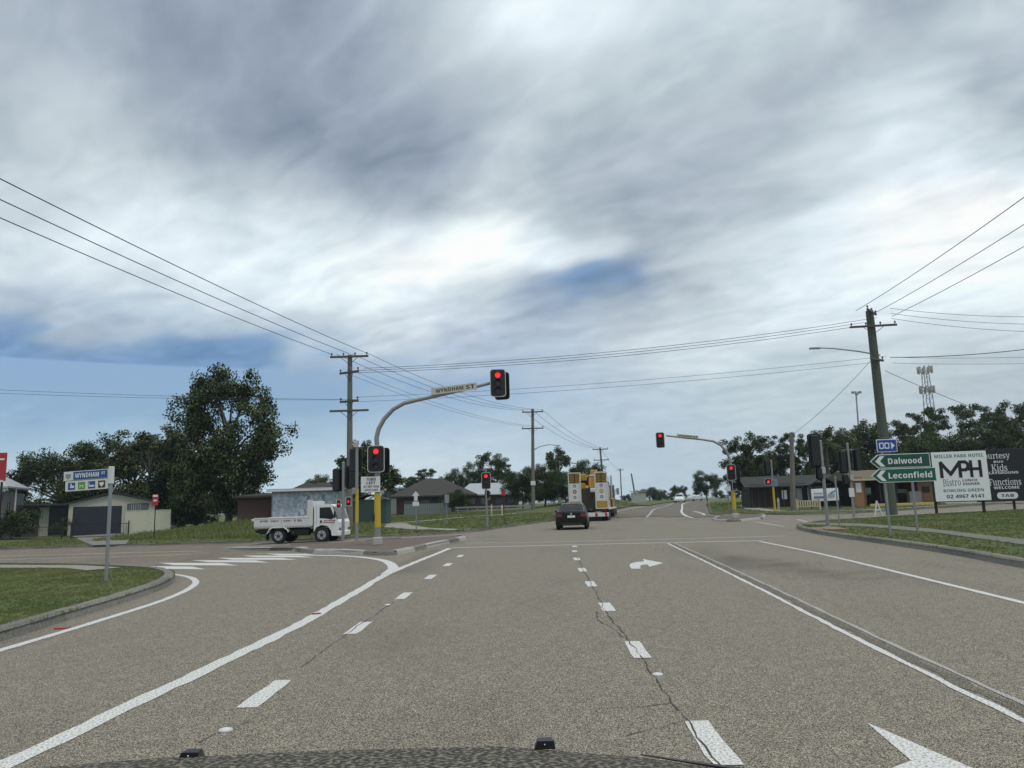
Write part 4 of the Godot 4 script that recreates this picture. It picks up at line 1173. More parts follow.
func make_poles() -> void:
	noisy("pole_timber", 61, 0.9, 0.03, [[0.2, 0.10, 0.09, 0.08], [0.55, 0.19, 0.175, 0.155], [1.0, 0.28, 0.26, 0.235]], 0.9, 512, 5)
	mats["pole_timber"].uv1_scale = Vector3(3.0, 0.35, 3.0)
	noisy("pole_green", 62, 0.9, 0.03, [[0.2, 0.042, 0.058, 0.042], [0.55, 0.085, 0.105, 0.078], [1.0, 0.14, 0.155, 0.12]], 0.9, 512, 5)
	mats["pole_green"].uv1_scale = Vector3(3.0, 0.35, 3.0)
	mat("arm_timber", Color(0.10, 0.095, 0.09), 0.9)
	mat("insulator", Color(0.09, 0.08, 0.075), 0.3)
	mat("wire", Color(0.03, 0.032, 0.035), 0.6)
	mat("lamp_grey", Color(0.32, 0.33, 0.33), 0.5, 0.3)
	var lp := at(-11.9, 52, 0.1)
	timber_pole("tall grey timber power pole with four crossarms behind the tipper truck", lp, 12.0, 0.23, [[11.85, 1.32, 0.0, 4], [10.75, 0.85, 0.5, 3], [8.75, 0.75, 0.4, 2], [8.1, 1.33, 0.0, 0]])
	var rp := at(24.35, 52.6, 0.12)
	var rt := timber_pole("thick green stained timber pole with street lamp behind the green direction signs", rp, 13.9, 0.36, [[12.75, 1.55, 0.12, 4], [13.75, 1.1, -0.9, 3], [10.4, 0.9, -0.7, 3]], Vector3(-0.1, 0, 0), "", "pole_green")
	part(rt, "lamp_arm", tb([Vector3(0.3, 10.75, 0), Vector3(-1.2, 11.05, 0.1), Vector3(-3.0, 11.3, 0.2), Vector3(-3.9, 11.35, 0.25)], [0.06, 0.05, 0.045, 0.04], 8), mats["lamp_grey"])
	part(rt, "lamp_head", bx(Vector3(-4.2, 11.33, 0.26), Vector3(0.75, 0.12, 0.24), 0.04), mats["lamp_grey"])
	var fp := at(0.72, 95, 0.12)
	var ft := timber_pole("timber power pole with lamp arm and white plate beside the round bushes", fp, 12.5, 0.24, [[12.1, 1.32, 0.0, 3], [10.05, 1.35, 0.0, 3]], Vector3(0.35, 0, 0))
	part(ft, "lamp_arm", tb([Vector3(0.3, 7.4, 0), Vector3(1.1, 7.8, 0), Vector3(2.2, 8.0, 0.1), Vector3(3.2, 7.85, 0.1)], [0.06, 0.05, 0.05, 0.04], 8), mats["lamp_grey"])
	part(ft, "lamp_head", bx(Vector3(3.3, 7.83, 0.1), Vector3(0.6, 0.12, 0.25), 0.04), mats["lamp_grey"])
	part(ft, "plate", bx(Vector3(0.1, 3.35, 0.26), Vector3(0.6, 0.5, 0.03)), mats["plate_white"])
	timber_pole("leaning dark power pole rising behind the low loader", at(13.0, 130, 0.1), 9.3, 0.2, [[9.0, 1.3, 0.0, 3], [7.2, 1.3, 0.0, 3]], Vector3(-0.4, 0, 0))
	timber_pole("short dark power pole behind the left ramp of the low loader", at(10.1, 150, 0.1), 8.3, 0.22, [[7.9, 1.2, 0.0, 3], [6.6, 0.9, 0.0, 0]])
	timber_pole("thin distant power pole on the grass bank, straight", at(23.1, 190, 0.1), 8.3, 0.17, [[7.9, 0.9, 0.0, 0]])
	timber_pole("thin distant power pole on the grass bank, tilted left", at(28.0, 200, 0.1), 7.3, 0.25, [], Vector3(-0.9, 0, 0))
	timber_pole("leaning bare timber pole in front of the pavilion gable", at(22.9, 67.6, 0.12), 6.7, 0.24, [], Vector3(0.42, 0, 0), "", "pole_timber")
	# wires
	for o in [-1.21, 0.0, 1.21]:
		wire("dark power line running from the grey pole towards the near left verge", "wires to the near left", lp + Vector3(o, 12.05, 0.2), Vector3(-20.3 + o, 11.9, 8), 0.65, 0.018)
		wire("dark power line sagging between the grey pole and the green pole", "wires across the road", lp + Vector3(0.4 + o * 0.5, 10.85 + 0.12 * o, 0.2), rp + Vector3(-0.7 + o * 0.7, 13.0 + 0.25 * o, 0.4), 0.55, 0.016)
		wire("dark power line running from the green pole over the near right verge", "wires to the near right", rp + Vector3(o * 1.0, 13.6 - 0.2 * o, 0.4), Vector3(17.0 + o * 1.6, 13.0, 5), 0.8, 0.018)
		wire("dark power line running right from the green pole past the billboards", "wires to the far right", rp + Vector3(1.2, 13.6 + 0.3 * o, 0.3), Vector3(46, 12.0 + 0.6 * o, -45), 1.1, 0.014)
		wire("thin power line from the grey pole to the pole by the bushes", "wires along the road", lp + Vector3(o * 0.9 + 0.2, 12.05, 0.1), fp + Vector3(0.35 + o, 12.35, 0.2), 0.9, 0.016)
		wire("thin power line from the pole by the bushes to the pole behind the low loader", "wires beyond the bushes", fp + Vector3(0.35 + o, 12.35, 0.2), at(12.6 + o, 130, 9.2), 0.9, 0.02)
	for o in [-0.4, 0.4]:
		wire("faint lower line between the grey pole and the green pole", "lower wires across the road", lp + Vector3(o, 8.85 + o * 0.4, 0.2), rp + Vector3(0.2 + o, 10.4 + o * 0.5, 0.4), 0.35, 0.011)
		wire("faint lower line running left from the grey pole past the tall gum tree", "lower wires to the left", lp + Vector3(o, 8.85, 0.2), Vector3(-48, 11.2 + o * 0.3, -52.0 + o), 0.25, 0.011)
		wire("faint lower line running right from the green pole", "lower wires to the right", rp + Vector3(0.9, 10.3 + o * 0.5, 0.4), Vector3(48, 9.8 + o * 0.6, -46), 0.5, 0.011)
		wire("thin lower line from the grey pole to the pole by the bushes", "lower wires along the road", lp + Vector3(o, 10.8, 0.1), fp + Vector3(0.3 + o, 10.3, 0.2), 0.7, 0.012)
	wire("thick black cable drooping from the green pole towards the right", "", rp + Vector3(0.8, 10.5, 0.4), Vector3(48, 13.4, -46), 1.2, 0.025)
	wire("black service cable from the green pole down to the brick hotel", "", rp + Vector3(0.4, 9.6, 0.3), Vector3(49.2, 5.3, -68.9), 0.4, 0.018)
	wire("thin stay wire from the green pole down to the leaning bare pole", "", rp + Vector3(-0.2, 10.6, 0.2), at(23.3, 67.6, 6.6), 0.3, 0.014)
	wire("thin power line from the pole behind the low loader to the straight distant pole", "", at(12.8, 130, 9.1), at(23.1, 190, 8.1), 0.7, 0.02)

# ---------------------------------------------------------------- vehicles

func wheel(parent: Node3D, at_: Vector3, r: float, wide: float, side: float, axis_x := true, rim := "rim_steel") -> void:
	# the axle runs along the wheel's own x; turned a quarter for vehicles that are built along x
	var w := part(parent, "wheel", MB.new().loft(wheel_rings(r, wide)), mats["tyre"])
	w.position = at_
	if not axis_x: w.rotation.y = PI / 2
	var s := side if axis_x else -side
	var hub := MB.new()
	hub.tube([Vector3(s * wide * 0.30, 0, 0), Vector3(s * (wide * 0.5 + 0.004), 0, 0)], [r * 0.56, r * 0.6], 16)
	part(w, "rim", hub, mats[rim])
	part(w, "hub_cap", MB.new().ball(Vector3(s * wide * 0.5, 0, 0), Vector3(0.03, r * 0.26, r * 0.26), 10, 6), mats["rim_dark"])
	for k in 5:
		var a := TAU * k / 5.0
		part(w, "hole", MB.new().ball(Vector3(s * (wide * 0.5 + 0.003), cos(a) * r * 0.42, sin(a) * r * 0.42), Vector3(0.012, r * 0.09, r * 0.09), 8, 5), mats["tyre"])

func wheel_rings(r: float, wide: float) -> Array:
	var rings := []
	for p in [[-0.5, 0.6], [-0.5, 0.9], [-0.42, 1.0], [0.42, 1.0], [0.5, 0.9], [0.5, 0.6]]:
		var ring := []
		for k in 20:
			var a := TAU * k / 20.0
			ring.append(Vector3(p[0] * wide, cos(a) * r * p[1], sin(a) * r * p[1]))
		rings.append(ring)
	return rings

func hull(stations: Array) -> MB:
	# stations along z: [z, half width low, y low, half width mid, y mid, half width top, y top]
	var secs := []
	for s in stations:
		var sec := []
		for q in [[-1, 1, 2], [-1, 3, 4], [-1, 5, 6]]:
			sec.append(Vector3(-s[q[1]], s[q[2]], s[0]))
		sec.append(Vector3(-s[5] * 0.7, s[6] + 0.025, s[0]))
		sec.append(Vector3(s[5] * 0.7, s[6] + 0.025, s[0]))
		for q in [[1, 5, 6], [1, 3, 4], [1, 1, 2]]:
			sec.append(Vector3(s[q[1]], s[q[2]], s[0]))
		secs.append(sec)
	return MB.new().loft(secs)

func make_sedan(called: String, label: String, paint: Material, where: Vector3, turn: float) -> Node3D:
	var t := thing(called, label, "car", where, turn)
	part(t, "body", hull([[2.26, 0.70, 0.34, 0.80, 0.55, 0.74, 0.90], [2.18, 0.80, 0.24, 0.87, 0.55, 0.79, 0.985], [1.75, 0.84, 0.22, 0.895, 0.6, 0.80, 1.01], [0.6, 0.84, 0.2, 0.90, 0.6, 0.82, 0.97], [-0.8, 0.84, 0.2, 0.895, 0.58, 0.81, 0.93], [-1.7, 0.83, 0.2, 0.88, 0.55, 0.76, 0.84], [-2.15, 0.78, 0.24, 0.80, 0.48, 0.66, 0.70], [-2.26, 0.66, 0.3, 0.68, 0.45, 0.55, 0.58]]), paint)
	part(t, "cabin", hull([[1.78, 0.76, 0.95, 0.74, 0.97, 0.70, 0.985], [1.05, 0.79, 0.95, 0.70, 1.2, 0.58, 1.385], [0.4, 0.80, 0.93, 0.71, 1.2, 0.60, 1.43], [-0.3, 0.80, 0.92, 0.71, 1.2, 0.60, 1.41], [-1.1, 0.78, 0.9, 0.74, 0.95, 0.68, 0.96]]), paint)
	part(t, "rear_window", bent([Vector3(-0.66, 1.03, 1.66), Vector3(0.66, 1.03, 1.66), Vector3(0.52, 1.345, 1.13), Vector3(-0.52, 1.345, 1.13)], Vector3(0, 0.012, 0.012)), mats["car_glass"])
	part(t, "windscreen", bent([Vector3(-0.68, 0.98, -1.02), Vector3(0.68, 0.98, -1.02), Vector3(0.54, 1.38, -0.4), Vector3(-0.54, 1.38, -0.4)], Vector3(0, 0.02, -0.03)), mats["car_glass"])
	for s in [-1.0, 1.0]:
		part(t, "side_window", bent([Vector3(s * 0.785, 1.0, 1.25), Vector3(s * 0.785, 0.98, -0.75), Vector3(s * 0.64, 1.33, -0.25), Vector3(s * 0.63, 1.34, 0.95)], Vector3(s * 0.02, 0.01, 0)), mats["car_glass"])
		part(t, "tail_light", MB.new().loft([[Vector3(s * 0.86, 0.66, 2.06), Vector3(s * 0.88, 0.72, 2.06), Vector3(s * 0.84, 0.9, 2.04), Vector3(s * 0.8, 0.9, 2.04)], [Vector3(s * 0.80, 0.66, 2.25), Vector3(s * 0.80, 0.72, 2.27), Vector3(s * 0.77, 0.9, 2.24), Vector3(s * 0.72, 0.9, 2.22)], [Vector3(s * 0.50, 0.70, 2.30), Vector3(s * 0.50, 0.74, 2.31), Vector3(s * 0.52, 0.88, 2.28), Vector3(s * 0.52, 0.86, 2.24)]]), mats["tail_red"])
		part(t, "mirror", MB.new().ball(Vector3(s * 0.98, 0.98, -0.62), Vector3(0.11, 0.075, 0.07), 10, 6), paint)
		for z in [1.32, -1.38]:
			wheel(t, Vector3(s * 0.78, 0.315, z), 0.315, 0.21, s)
	part(t, "bumper", MB.new().loft(bumper_sections()), paint)
	part(t, "number_plate", bx(Vector3(0, 0.72, 2.315), Vector3(0.42, 0.12, 0.012)), mats["plate_white"])
	part(t, "badge", MB.new().prism(disc(0.05, 12, Vector2(0, 0.87)), 2.275, 2.29), mats["chrome"])
	part(t, "reflector_strip", bx(Vector3(0, 0.31, 2.30), Vector3(1.1, 0.05, 0.02)), mats["rim_dark"])
	part(t, "exhaust_pipe", tb([Vector3(0.5, 0.24, 2.1), Vector3(0.5, 0.24, 2.34)], [0.035, 0.035]), mats["chrome"])
	return t

func bumper_sections() -> Array:
	var secs := []
	for k in 9:
		var a := lerpf(-1.0, 1.0, k / 8.0)
		var z := 2.30 - 0.16 * pow(absf(a), 3.0)
		var x := a * 0.87
		secs.append([Vector3(x, 0.26, z - 0.1), Vector3(x, 0.28, z), Vector3(x, 0.58, z + 0.01), Vector3(x, 0.62, z - 0.06)])
	return secs

func bent(q: Array, off: Vector3) -> MB:
	# a pane that bows slightly out of its four corners
	var b := MB.new()
	var n := 6
	var pt := func(i: int, j: int) -> Vector3:
		var u := float(i) / n
		var v := float(j) / n
		var p: Vector3 = q[0].lerp(q[1], u).lerp(q[3].lerp(q[2], u), v)
		return p + off * (1.0 + 2.0 * (4.0 * u * (1.0 - u)) * (4.0 * v * (1.0 - v)) * 0.4)
	for i in n:
		for j in n:
			b.quad(pt.call(i, j), pt.call(i + 1, j), pt.call(i + 1, j + 1), pt.call(i, j + 1), off)
	return b

func make_vehicle_mats() -> void:
	mat("tyre", Color(0.018, 0.018, 0.018), 0.85)
	mat("rim_steel", Color(0.42, 0.43, 0.44), 0.4, 0.7)
	mat("rim_dark", Color(0.06, 0.06, 0.065), 0.5, 0.3)
	mat("rim_white", Color(0.55, 0.56, 0.56), 0.5)
	mat("chrome", Color(0.6, 0.6, 0.6), 0.2, 1.0)
	mat("car_glass", Color(0.012, 0.015, 0.018), 0.08)
	var bp := mat("black_paint", Color(0.005, 0.005, 0.006), 0.3)
	bp.metallic_specular = 0.35
	bp.clearcoat_enabled = true
	bp.clearcoat = 0.3
	bp.clearcoat_roughness = 0.15
	var wp := mat("white_paint", Color(0.76, 0.78, 0.78), 0.4)
	wp.clearcoat_enabled = true
	wp.clearcoat = 0.4
	wp.clearcoat_roughness = 0.3
	mat("tail_red", Color(0.13, 0.006, 0.009), 0.25)
	mat("chassis", Color(0.018, 0.018, 0.02), 0.75)
	noisy("tray_white", 71, 1.4, 0.04, [[0.22, 0.40, 0.39, 0.36], [0.38, 0.64, 0.64, 0.62], [1.0, 0.78, 0.78, 0.77]], 0.6, 512, 5)
	mat("mark_dark", Color(0.06, 0.07, 0.09), 0.7)
	mat("mark_red", Color(0.36, 0.04, 0.05), 0.7)
	noisy("machine_yellow", 72, 0.9, 0.05, [[0.3, 0.20, 0.11, 0.03], [0.45, 0.50, 0.28, 0.04], [1.0, 0.64, 0.40, 0.07]], 0.6, 512, 5)
	mat("machine_dark", Color(0.045, 0.036, 0.022), 0.8)
	mat("amber", Color(0.5, 0.16, 0.02), 0.3)

func make_tipper() -> void:
	# built along x, the cab at +x, the near side at +z
	var t := thing("tipper_truck", "small white tipper truck with dropside tray waiting at the island", "truck", at(-11.5, 39.75), -0.1)
	t.scale = Vector3.ONE * 0.93
	var wp: Material = mats["white_paint"]
	part(t, "chassis", bx(Vector3(-0.2, 0.6, 0), Vector3(4.2, 0.2, 0.75), 0.02), mats["chassis"])
	part(t, "fuel_tank", bx(Vector3(0.25, 0.58, 0.62), Vector3(0.85, 0.36, 0.4), 0.06), mats["chassis"])
	part(t, "air_tank", tb([Vector3(-0.3, 0.55, 0.66), Vector3(-0.15, 0.55, 0.66)], [0.16, 0.16], 12), mats["rim_dark"])
	part(t, "underrun_box", bx(Vector3(-0.35, 0.62, -0.6), Vector3(1.0, 0.35, 0.4), 0.03), mats["chassis"])
	part(t, "rear_underframe", bx(Vector3(-1.95, 0.66, 0), Vector3(0.6, 0.2, 1.5), 0.02), mats["chassis"])
	# tray
	var tray := part(t, "tray_floor", bx(Vector3(-0.75, 0.87, 0), Vector3(3.2, 0.08, 1.9), 0.01), mats["tray_white"])
	for s in [-1.0, 1.0]:
		var side := part(tray, "side_board", bx(Vector3(-0.75, 1.13, s * 0.95), Vector3(3.2, 0.44, 0.05), 0.01), mats["tray_white"])
		side.name = "side_board"
		for k in 5:
			part(tray, "stake", bx(Vector3(-2.3 + k * 0.78, 1.13, s * 0.985), Vector3(0.07, 0.5, 0.05), 0.01), mats["tray_white"])
		part(tray, "rail", bx(Vector3(-0.75, 1.355, s * 0.95), Vector3(3.22, 0.05, 0.09), 0.012), mats["tray_white"])
	part(tray, "tail_board", bx(Vector3(-2.36, 1.13, 0), Vector3(0.05, 0.46, 1.86), 0.01), mats["tray_white"])
	for z in [-0.85, 0.85]:
		part(tray, "tail_hinge", bx(Vector3(-2.45, 1.27, z), Vector3(0.16, 0.12, 0.12), 0.02), mats["tray_white"])
	var hb := part(t, "headboard", bx(Vector3(0.86, 1.55, 0), Vector3(0.07, 1.3, 1.9), 0.01), mats["tray_white"])
	part(hb, "headboard_post", bx(Vector3(0.80, 1.58, 0.97), Vector3(0.3, 1.36, 0.05), 0.01), mats["tray_white"])
	# illegible hand lettered words along the side board
	var rng := RandomNumberGenerator.new()
	rng.seed = 9
	var x := -1.98
	for n in [7, 7, 9, 7]:
		for k in n:
			var h := rng.randf_range(0.05, 0.11)
			part(tray, "painted_mark", bx(Vector3(x, 1.2 + rng.randf_range(-0.015, 0.015), 0.978), Vector3(rng.randf_range(0.03, 0.05), h, 0.004)), mats["mark_dark"])
			x += 0.065
		x += 0.14
	# cab
	var prof := [[0.98, 0.55], [0.98, 1.93], [1.08, 2.02], [1.9, 2.0], [2.02, 1.94], [2.30, 1.18], [2.36, 1.05], [2.36, 0.42], [2.3, 0.34], [1.98, 0.34], [1.93, 0.62], [1.75, 0.86], [1.4, 0.92], [1.1, 0.80]]
	var poly := PackedVector2Array()
	for p in prof: poly.append(Vector2(p[0], p[1]))
	var cab := part(t, "cab", MB.new().prism(poly, -0.9, 0.9), wp)
	part(cab, "door_seam", MB.new().prism(v2([Vector2(1.12, 0.95), Vector2(1.13, 0.95), Vector2(1.13, 1.9), Vector2(1.12, 1.9)]), 0.9, 0.903), mats["rim_dark"])
	for s in [-1.0, 1.0]:
		part(cab, "side_window", MB.new().prism(v2([Vector2(1.30, 1.28), Vector2(1.30, 1.85), Vector2(1.9, 1.86), Vector2(2.12, 1.3), Vector2(1.95, 1.2), Vector2(1.6, 1.26)]), s * 0.9, s * 0.906), mats["car_glass"])
	part(cab, "windscreen", bent([Vector3(2.29, 1.22, -0.8), Vector3(2.29, 1.22, 0.8), Vector3(2.045, 1.88, 0.76), Vector3(2.045, 1.88, -0.76)], Vector3(0.01, 0.004, 0)), mats["car_glass"])
	part(cab, "pillar", MB.new().prism(v2([Vector2(2.03, 1.9), Vector2(2.06, 1.9), Vector2(2.31, 1.2), Vector2(2.27, 1.2)]), 0.86, 0.905), mats["chassis"])
	part(cab, "bumper", bx(Vector3(2.33, 0.45, 0), Vector3(0.16, 0.26, 1.84), 0.04), wp)
	part(cab, "headlight", bx(Vector3(2.372, 0.68, 0.7), Vector3(0.03, 0.16, 0.3), 0.01), mats["chrome"])
	part(cab, "headlight", bx(Vector3(2.372, 0.68, -0.7), Vector3(0.03, 0.16, 0.3), 0.01), mats["chrome"])
	part(cab, "door_handle", bx(Vector3(1.38, 1.1, 0.912), Vector3(0.1, 0.14, 0.02), 0.004), mats["rim_dark"])
	for k in 9:
		part(cab, "painted_mark", bx(Vector3(1.58 + k * 0.07, 1.14, 0.903), Vector3(0.05, 0.06, 0.004)), mats["mark_red" if k % 4 else "mark_dark"])
	for k in 10:
		part(cab, "painted_mark", bx(Vector3(1.52 + k * 0.065, 1.04, 0.903), Vector3(0.05, 0.06, 0.004)), mats["mark_red"])
	part(cab, "mirror", bx(Vector3(2.2, 1.45, 1.06), Vector3(0.06, 0.34, 0.2), 0.02), mats["chassis"])
	part(cab, "mirror_arm", tb([Vector3(2.12, 1.62, 0.9), Vector3(2.2, 1.6, 1.06)], [0.014, 0.014], 6), mats["chassis"])
	part(cab, "rear_wall_vent", bx(Vector3(0.955, 1.4, 0), Vector3(0.04, 0.9, 1.75), 0.01), mats["chassis"])
	# wheels and guards
	for s in [-1.0, 1.0]:
		wheel(t, Vector3(1.42, 0.40, s * 0.78), 0.40, 0.24, s, false)
		wheel(t, Vector3(-1.0, 0.40, s * 0.74), 0.40, 0.3, s, false)
		var g := MB.new()
		var last := []
		for p in [[-1.62, 0.55], [-1.5, 0.78], [-1.32, 0.90], [-0.68, 0.90], [-0.5, 0.78], [-0.4, 0.62]]:
			var now := [Vector3(p[0], p[1], s * 0.56), Vector3(p[0], p[1], s * 0.98)]
			var low := [Vector3(p[0], p[1] - 0.07, s * 0.98)]
			if last:
				g.quad(last[0], last[1], now[1], now[0], Vector3.UP)
				g.quad(last[1], now[1], low[0], last[2], Vector3(0, 0, s))
			last = [now[0], now[1], low[0]]
		part(t, "mudguard", g, wp)
		part(t, "mud_flap", bx(Vector3(-1.66, 0.42, s * 0.76), Vector3(0.03, 0.45, 0.36)), mats["tyre"])
		part(t, "tail_light", bx(Vector3(-2.3, 0.66, s * 0.7), Vector3(0.06, 0.12, 0.3), 0.01), mats["tail_red"])

func make_low_loader() -> void:
	# built towards -z, the ramps stand at +z
	var turn := -0.17
	var t := thing("low_loader", "low loader truck with two raised white ramps carrying a yellow machine", "truck", at(4.62, 58.4), turn)
	var y: Material = mats["machine_yellow"]
	part(t, "deck", bx(Vector3(0, 0.85, -5.2), Vector3(2.9, 0.22, 10.4), 0.03), mats["chassis"])
	part(t, "rear_beam", bx(Vector3(0, 0.48, 0.02), Vector3(2.9, 0.3, 0.16), 0.02), mats["tray_white"])
	for k in 8:
		part(t, "stripe", bx(Vector3(-1.25 + k * 0.36, 0.48, 0.105), Vector3(0.18, 0.26, 0.006)), mats["sign_red" if k % 2 else "plate_white"])
	for s in [-1.0, 1.0]:
		part(t, "tail_light", bx(Vector3(s * 1.15, 0.78, 0.1), Vector3(0.34, 0.16, 0.08), 0.02), mats["tail_red"])
		for z in [-0.9, -2.0, -3.1]:
			wheel(t, Vector3(s * 1.12, 0.42, z), 0.42, 0.5, s, true, "rim_steel")
		part(t, "mudguard", bx(Vector3(s * 1.12, 0.93, -2.0), Vector3(0.6, 0.05, 3.4), 0.01), mats["chassis"])
		# ramp, folded upright
		var ramp := part(t, "ramp", frame(MB.new(), rrect(0.95, 2.75, 0.03), rrect(0.8, 2.6, 0.03), -0.1, 0.06), mats["tray_white"])
		ramp.position = Vector3(s * 1.0, 2.28, 0.1)
		ramp.rotation.x = 0.04
		part(ramp, "ramp_plate", bx(Vector3(0, -0.12, 0.0), Vector3(0.82, 1.35, 0.05), 0.01), mats["plate_white"])
		part(ramp, "mesh_panel", bx(Vector3(0, 0.92, -0.02), Vector3(0.8, 0.72, 0.04), 0.01), y)
		part(ramp, "foot_panel", bx(Vector3(0, -1.05, 0.0), Vector3(0.8, 0.5, 0.05), 0.01), y)
		for k in 4:
			part(ramp, "mesh_bar", bx(Vector3(0, 0.66 + k * 0.17, 0.02), Vector3(0.8, 0.03, 0.05)), mats["machine_dark"])
		part(ramp, "mesh_bar", bx(Vector3(0.02, 0.92, 0.025), Vector3(0.06, 0.7, 0.05)), mats["machine_dark"])
		var cols := ["machine_dark", "mark_red" if s < 0.0 else "machine_yellow", "machine_dark"]
		for k in 3:
			part(ramp, "emblem", MB.new().prism(disc(0.15 if k == 1 else 0.11, 14, Vector2(0, 0.36 - 0.42 * k)), 0.02, 0.034), mats[cols[k]])
			part(ramp, "emblem", MB.new().prism(disc(0.06, 12, Vector2(0, 0.36 - 0.42 * k)), 0.03, 0.042), mats["plate_white"])
		part(ramp, "ram", tb([Vector3(-s * 0.3, -1.3, -0.05), Vector3(-s * 0.3, -0.3, -0.12)], [0.05, 0.05], 8), mats["chrome"])
	part(t, "gooseneck", bx(Vector3(0, 1.25, -10.6), Vector3(1.6, 0.5, 1.6), 0.06), mats["chassis"])
	# prime mover
	part(t, "chassis", bx(Vector3(0, 0.85, -12.4), Vector3(1.0, 0.3, 4.8), 0.03), mats["chassis"])
	var cab := part(t, "cab", MB.new().loft([[Vector3(-1.22, 0.8, -11.6), Vector3(1.22, 0.8, -11.6), Vector3(1.15, 2.8, -11.6), Vector3(-1.15, 2.8, -11.6)], [Vector3(-1.22, 0.8, -13.4), Vector3(1.22, 0.8, -13.4), Vector3(1.2, 2.9, -13.2), Vector3(-1.2, 2.9, -13.2)], [Vector3(-1.15, 0.8, -14.9), Vector3(1.15, 0.8, -14.9), Vector3(1.0, 1.8, -14.8), Vector3(-1.0, 1.8, -14.8)]]), mats["cab_dark"])
	part(cab, "side_window", bx(Vector3(1.225, 2.2, -12.6), Vector3(0.02, 0.7, 0.9), 0.01), mats["car_glass"])
	part(cab, "mirror", bx(Vector3(1.5, 2.3, -13.2), Vector3(0.24, 0.6, 0.1), 0.03), mats["chrome"])
	part(cab, "rear_window", bx(Vector3(0, 2.4, -11.59), Vector3(1.4, 0.6, 0.02)), mats["car_glass"])
	for s in [-1.0, 1.0]:
		part(t, "exhaust_stack", tb([Vector3(s * 1.05, 1.0, -11.3), Vector3(s * 1.05, 3.7, -11.3)], [0.09, 0.09], 10), mats["chrome"])
		for z in [-10.6, -11.8, -14.2]:
			wheel(t, Vector3(s * 1.0, 0.5, z), 0.5, 0.5, s, true, "rim_steel")
	for k in 7:
		part(t, "chain", tb([Vector3(1.35, 0.98, -1.2 - k * 1.3), Vector3(0.9, 1.5, -1.5 - k * 1.3)], [0.03, 0.03], 5), mats["chrome"])
	for k in 3:
		part(t, "tool_locker", bx(Vector3(1.15, 1.25, -3.2 - k * 2.4), Vector3(0.5, 0.55 + 0.15 * k, 0.9), 0.04), mats[["machine_yellow", "machine_dark", "machine_yellow"][k]])
	part(t, "marker_pole", tb([Vector3(1.45, 0.9, -1.0), Vector3(1.45, 2.6, -1.0)], [0.04, 0.04], 6), mats["tray_white"])
	part(t, "side_box", bx(Vector3(1.25, 0.75, -6.0), Vector3(0.3, 0.5, 2.0), 0.03), mats["chassis"])
	part(t, "side_rail", bx(Vector3(1.47, 0.9, -5.0), Vector3(0.05, 0.14, 9.6), 0.01), mats["tray_white"])

	# the machine on the deck
	var e := thing("excavator", "yellow excavator with folded boom chained on the low loader deck", "excavator", at(4.62, 58.4, 0.955), turn)
	for s in [-1.0, 1.0]:
		part(e, "track", MB.new().loft(track_sections(s * 0.95, 0.5)), mats["machine_dark"])
	var b := Vector3(0, 0, -5.0)
	part(e, "undercarriage", bx(b + Vector3(0, 0.45, 0), Vector3(1.4, 0.4, 1.8), 0.06), mats["machine_dark"])
	part(e, "house", bx(b + Vector3(0.1, 1.2, 0.3), Vector3(2.3, 1.0, 2.4), 0.14), mats["machine_yellow"])
	part(e, "counterweight", bx(b + Vector3(0.05, 1.15, 1.7), Vector3(2.1, 0.9, 0.6), 0.2), mats["machine_dark"])
	var c := part(e, "cab", bx(b + Vector3(-0.7, 1.95, -0.1), Vector3(0.95, 1.3, 1.4), 0.08), mats["machine_yellow"])
	part(c, "rear_window", bx(b + Vector3(-0.7, 2.15, 0.61), Vector3(0.75, 0.6, 0.02)), mats["car_glass"])
	part(c, "side_window", bx(b + Vector3(-1.185, 2.15, -0.1), Vector3(0.02, 0.7, 1.0)), mats["car_glass"])
	part(e, "boom", MB.new().loft([[Vector3(0.1, 1.5, -3.4), Vector3(0.55, 1.5, -3.4), Vector3(0.55, 2.0, -3.4), Vector3(0.1, 2.0, -3.4)], [Vector3(0.1, 2.4, -2.4), Vector3(0.55, 2.4, -2.4), Vector3(0.55, 2.95, -2.5), Vector3(0.1, 2.95, -2.5)], [Vector3(0.12, 2.2, -1.3), Vector3(0.53, 2.2, -1.3), Vector3(0.53, 2.75, -1.1), Vector3(0.12, 2.75, -1.1)]]), mats["machine_yellow"])
	part(e, "stick", MB.new().loft([[Vector3(0.16, 2.85, -0.75), Vector3(0.56, 2.85, -0.75), Vector3(0.56, 2.9, -1.15), Vector3(0.16, 2.9, -1.15)], [Vector3(0.14, 1.6, -0.7), Vector3(0.54, 1.6, -0.7), Vector3(0.54, 1.6, -1.2), Vector3(0.14, 1.6, -1.2)], [Vector3(0.18, 0.6, -0.8), Vector3(0.5, 0.6, -0.8), Vector3(0.5, 0.6, -1.1), Vector3(0.18, 0.6, -1.1)]]), mats["machine_yellow"])
	part(e, "ram", tb([Vector3(0.34, 2.75, -1.4), Vector3(0.34, 1.9, -1.5)], [0.07, 0.05], 8), mats["chrome"])
	part(e, "bucket", MB.new().loft([[Vector3(-0.6, 0.0, -0.6), Vector3(0.75, 0.0, -0.6), Vector3(0.75, 1.3, -0.75), Vector3(-0.6, 1.3, -0.75)], [Vector3(-0.6, 0.0, -1.0), Vector3(0.75, 0.0, -1.0), Vector3(0.75, 1.1, -1.2), Vector3(-0.6, 1.1, -1.2)]]), mats["machine_dark"])
	part(e, "hose", tb([Vector3(0.05, 1.4, -0.6), Vector3(-0.05, 2.1, -0.65), Vector3(0.1, 2.7, -0.8)], [0.04, 0.04, 0.04], 6), mats["machine_dark"])
	part(e, "pin", tb([Vector3(0.05, 2.45, -0.8), Vector3(0.65, 2.45, -0.8)], [0.1, 0.1], 10), mats["chrome"])
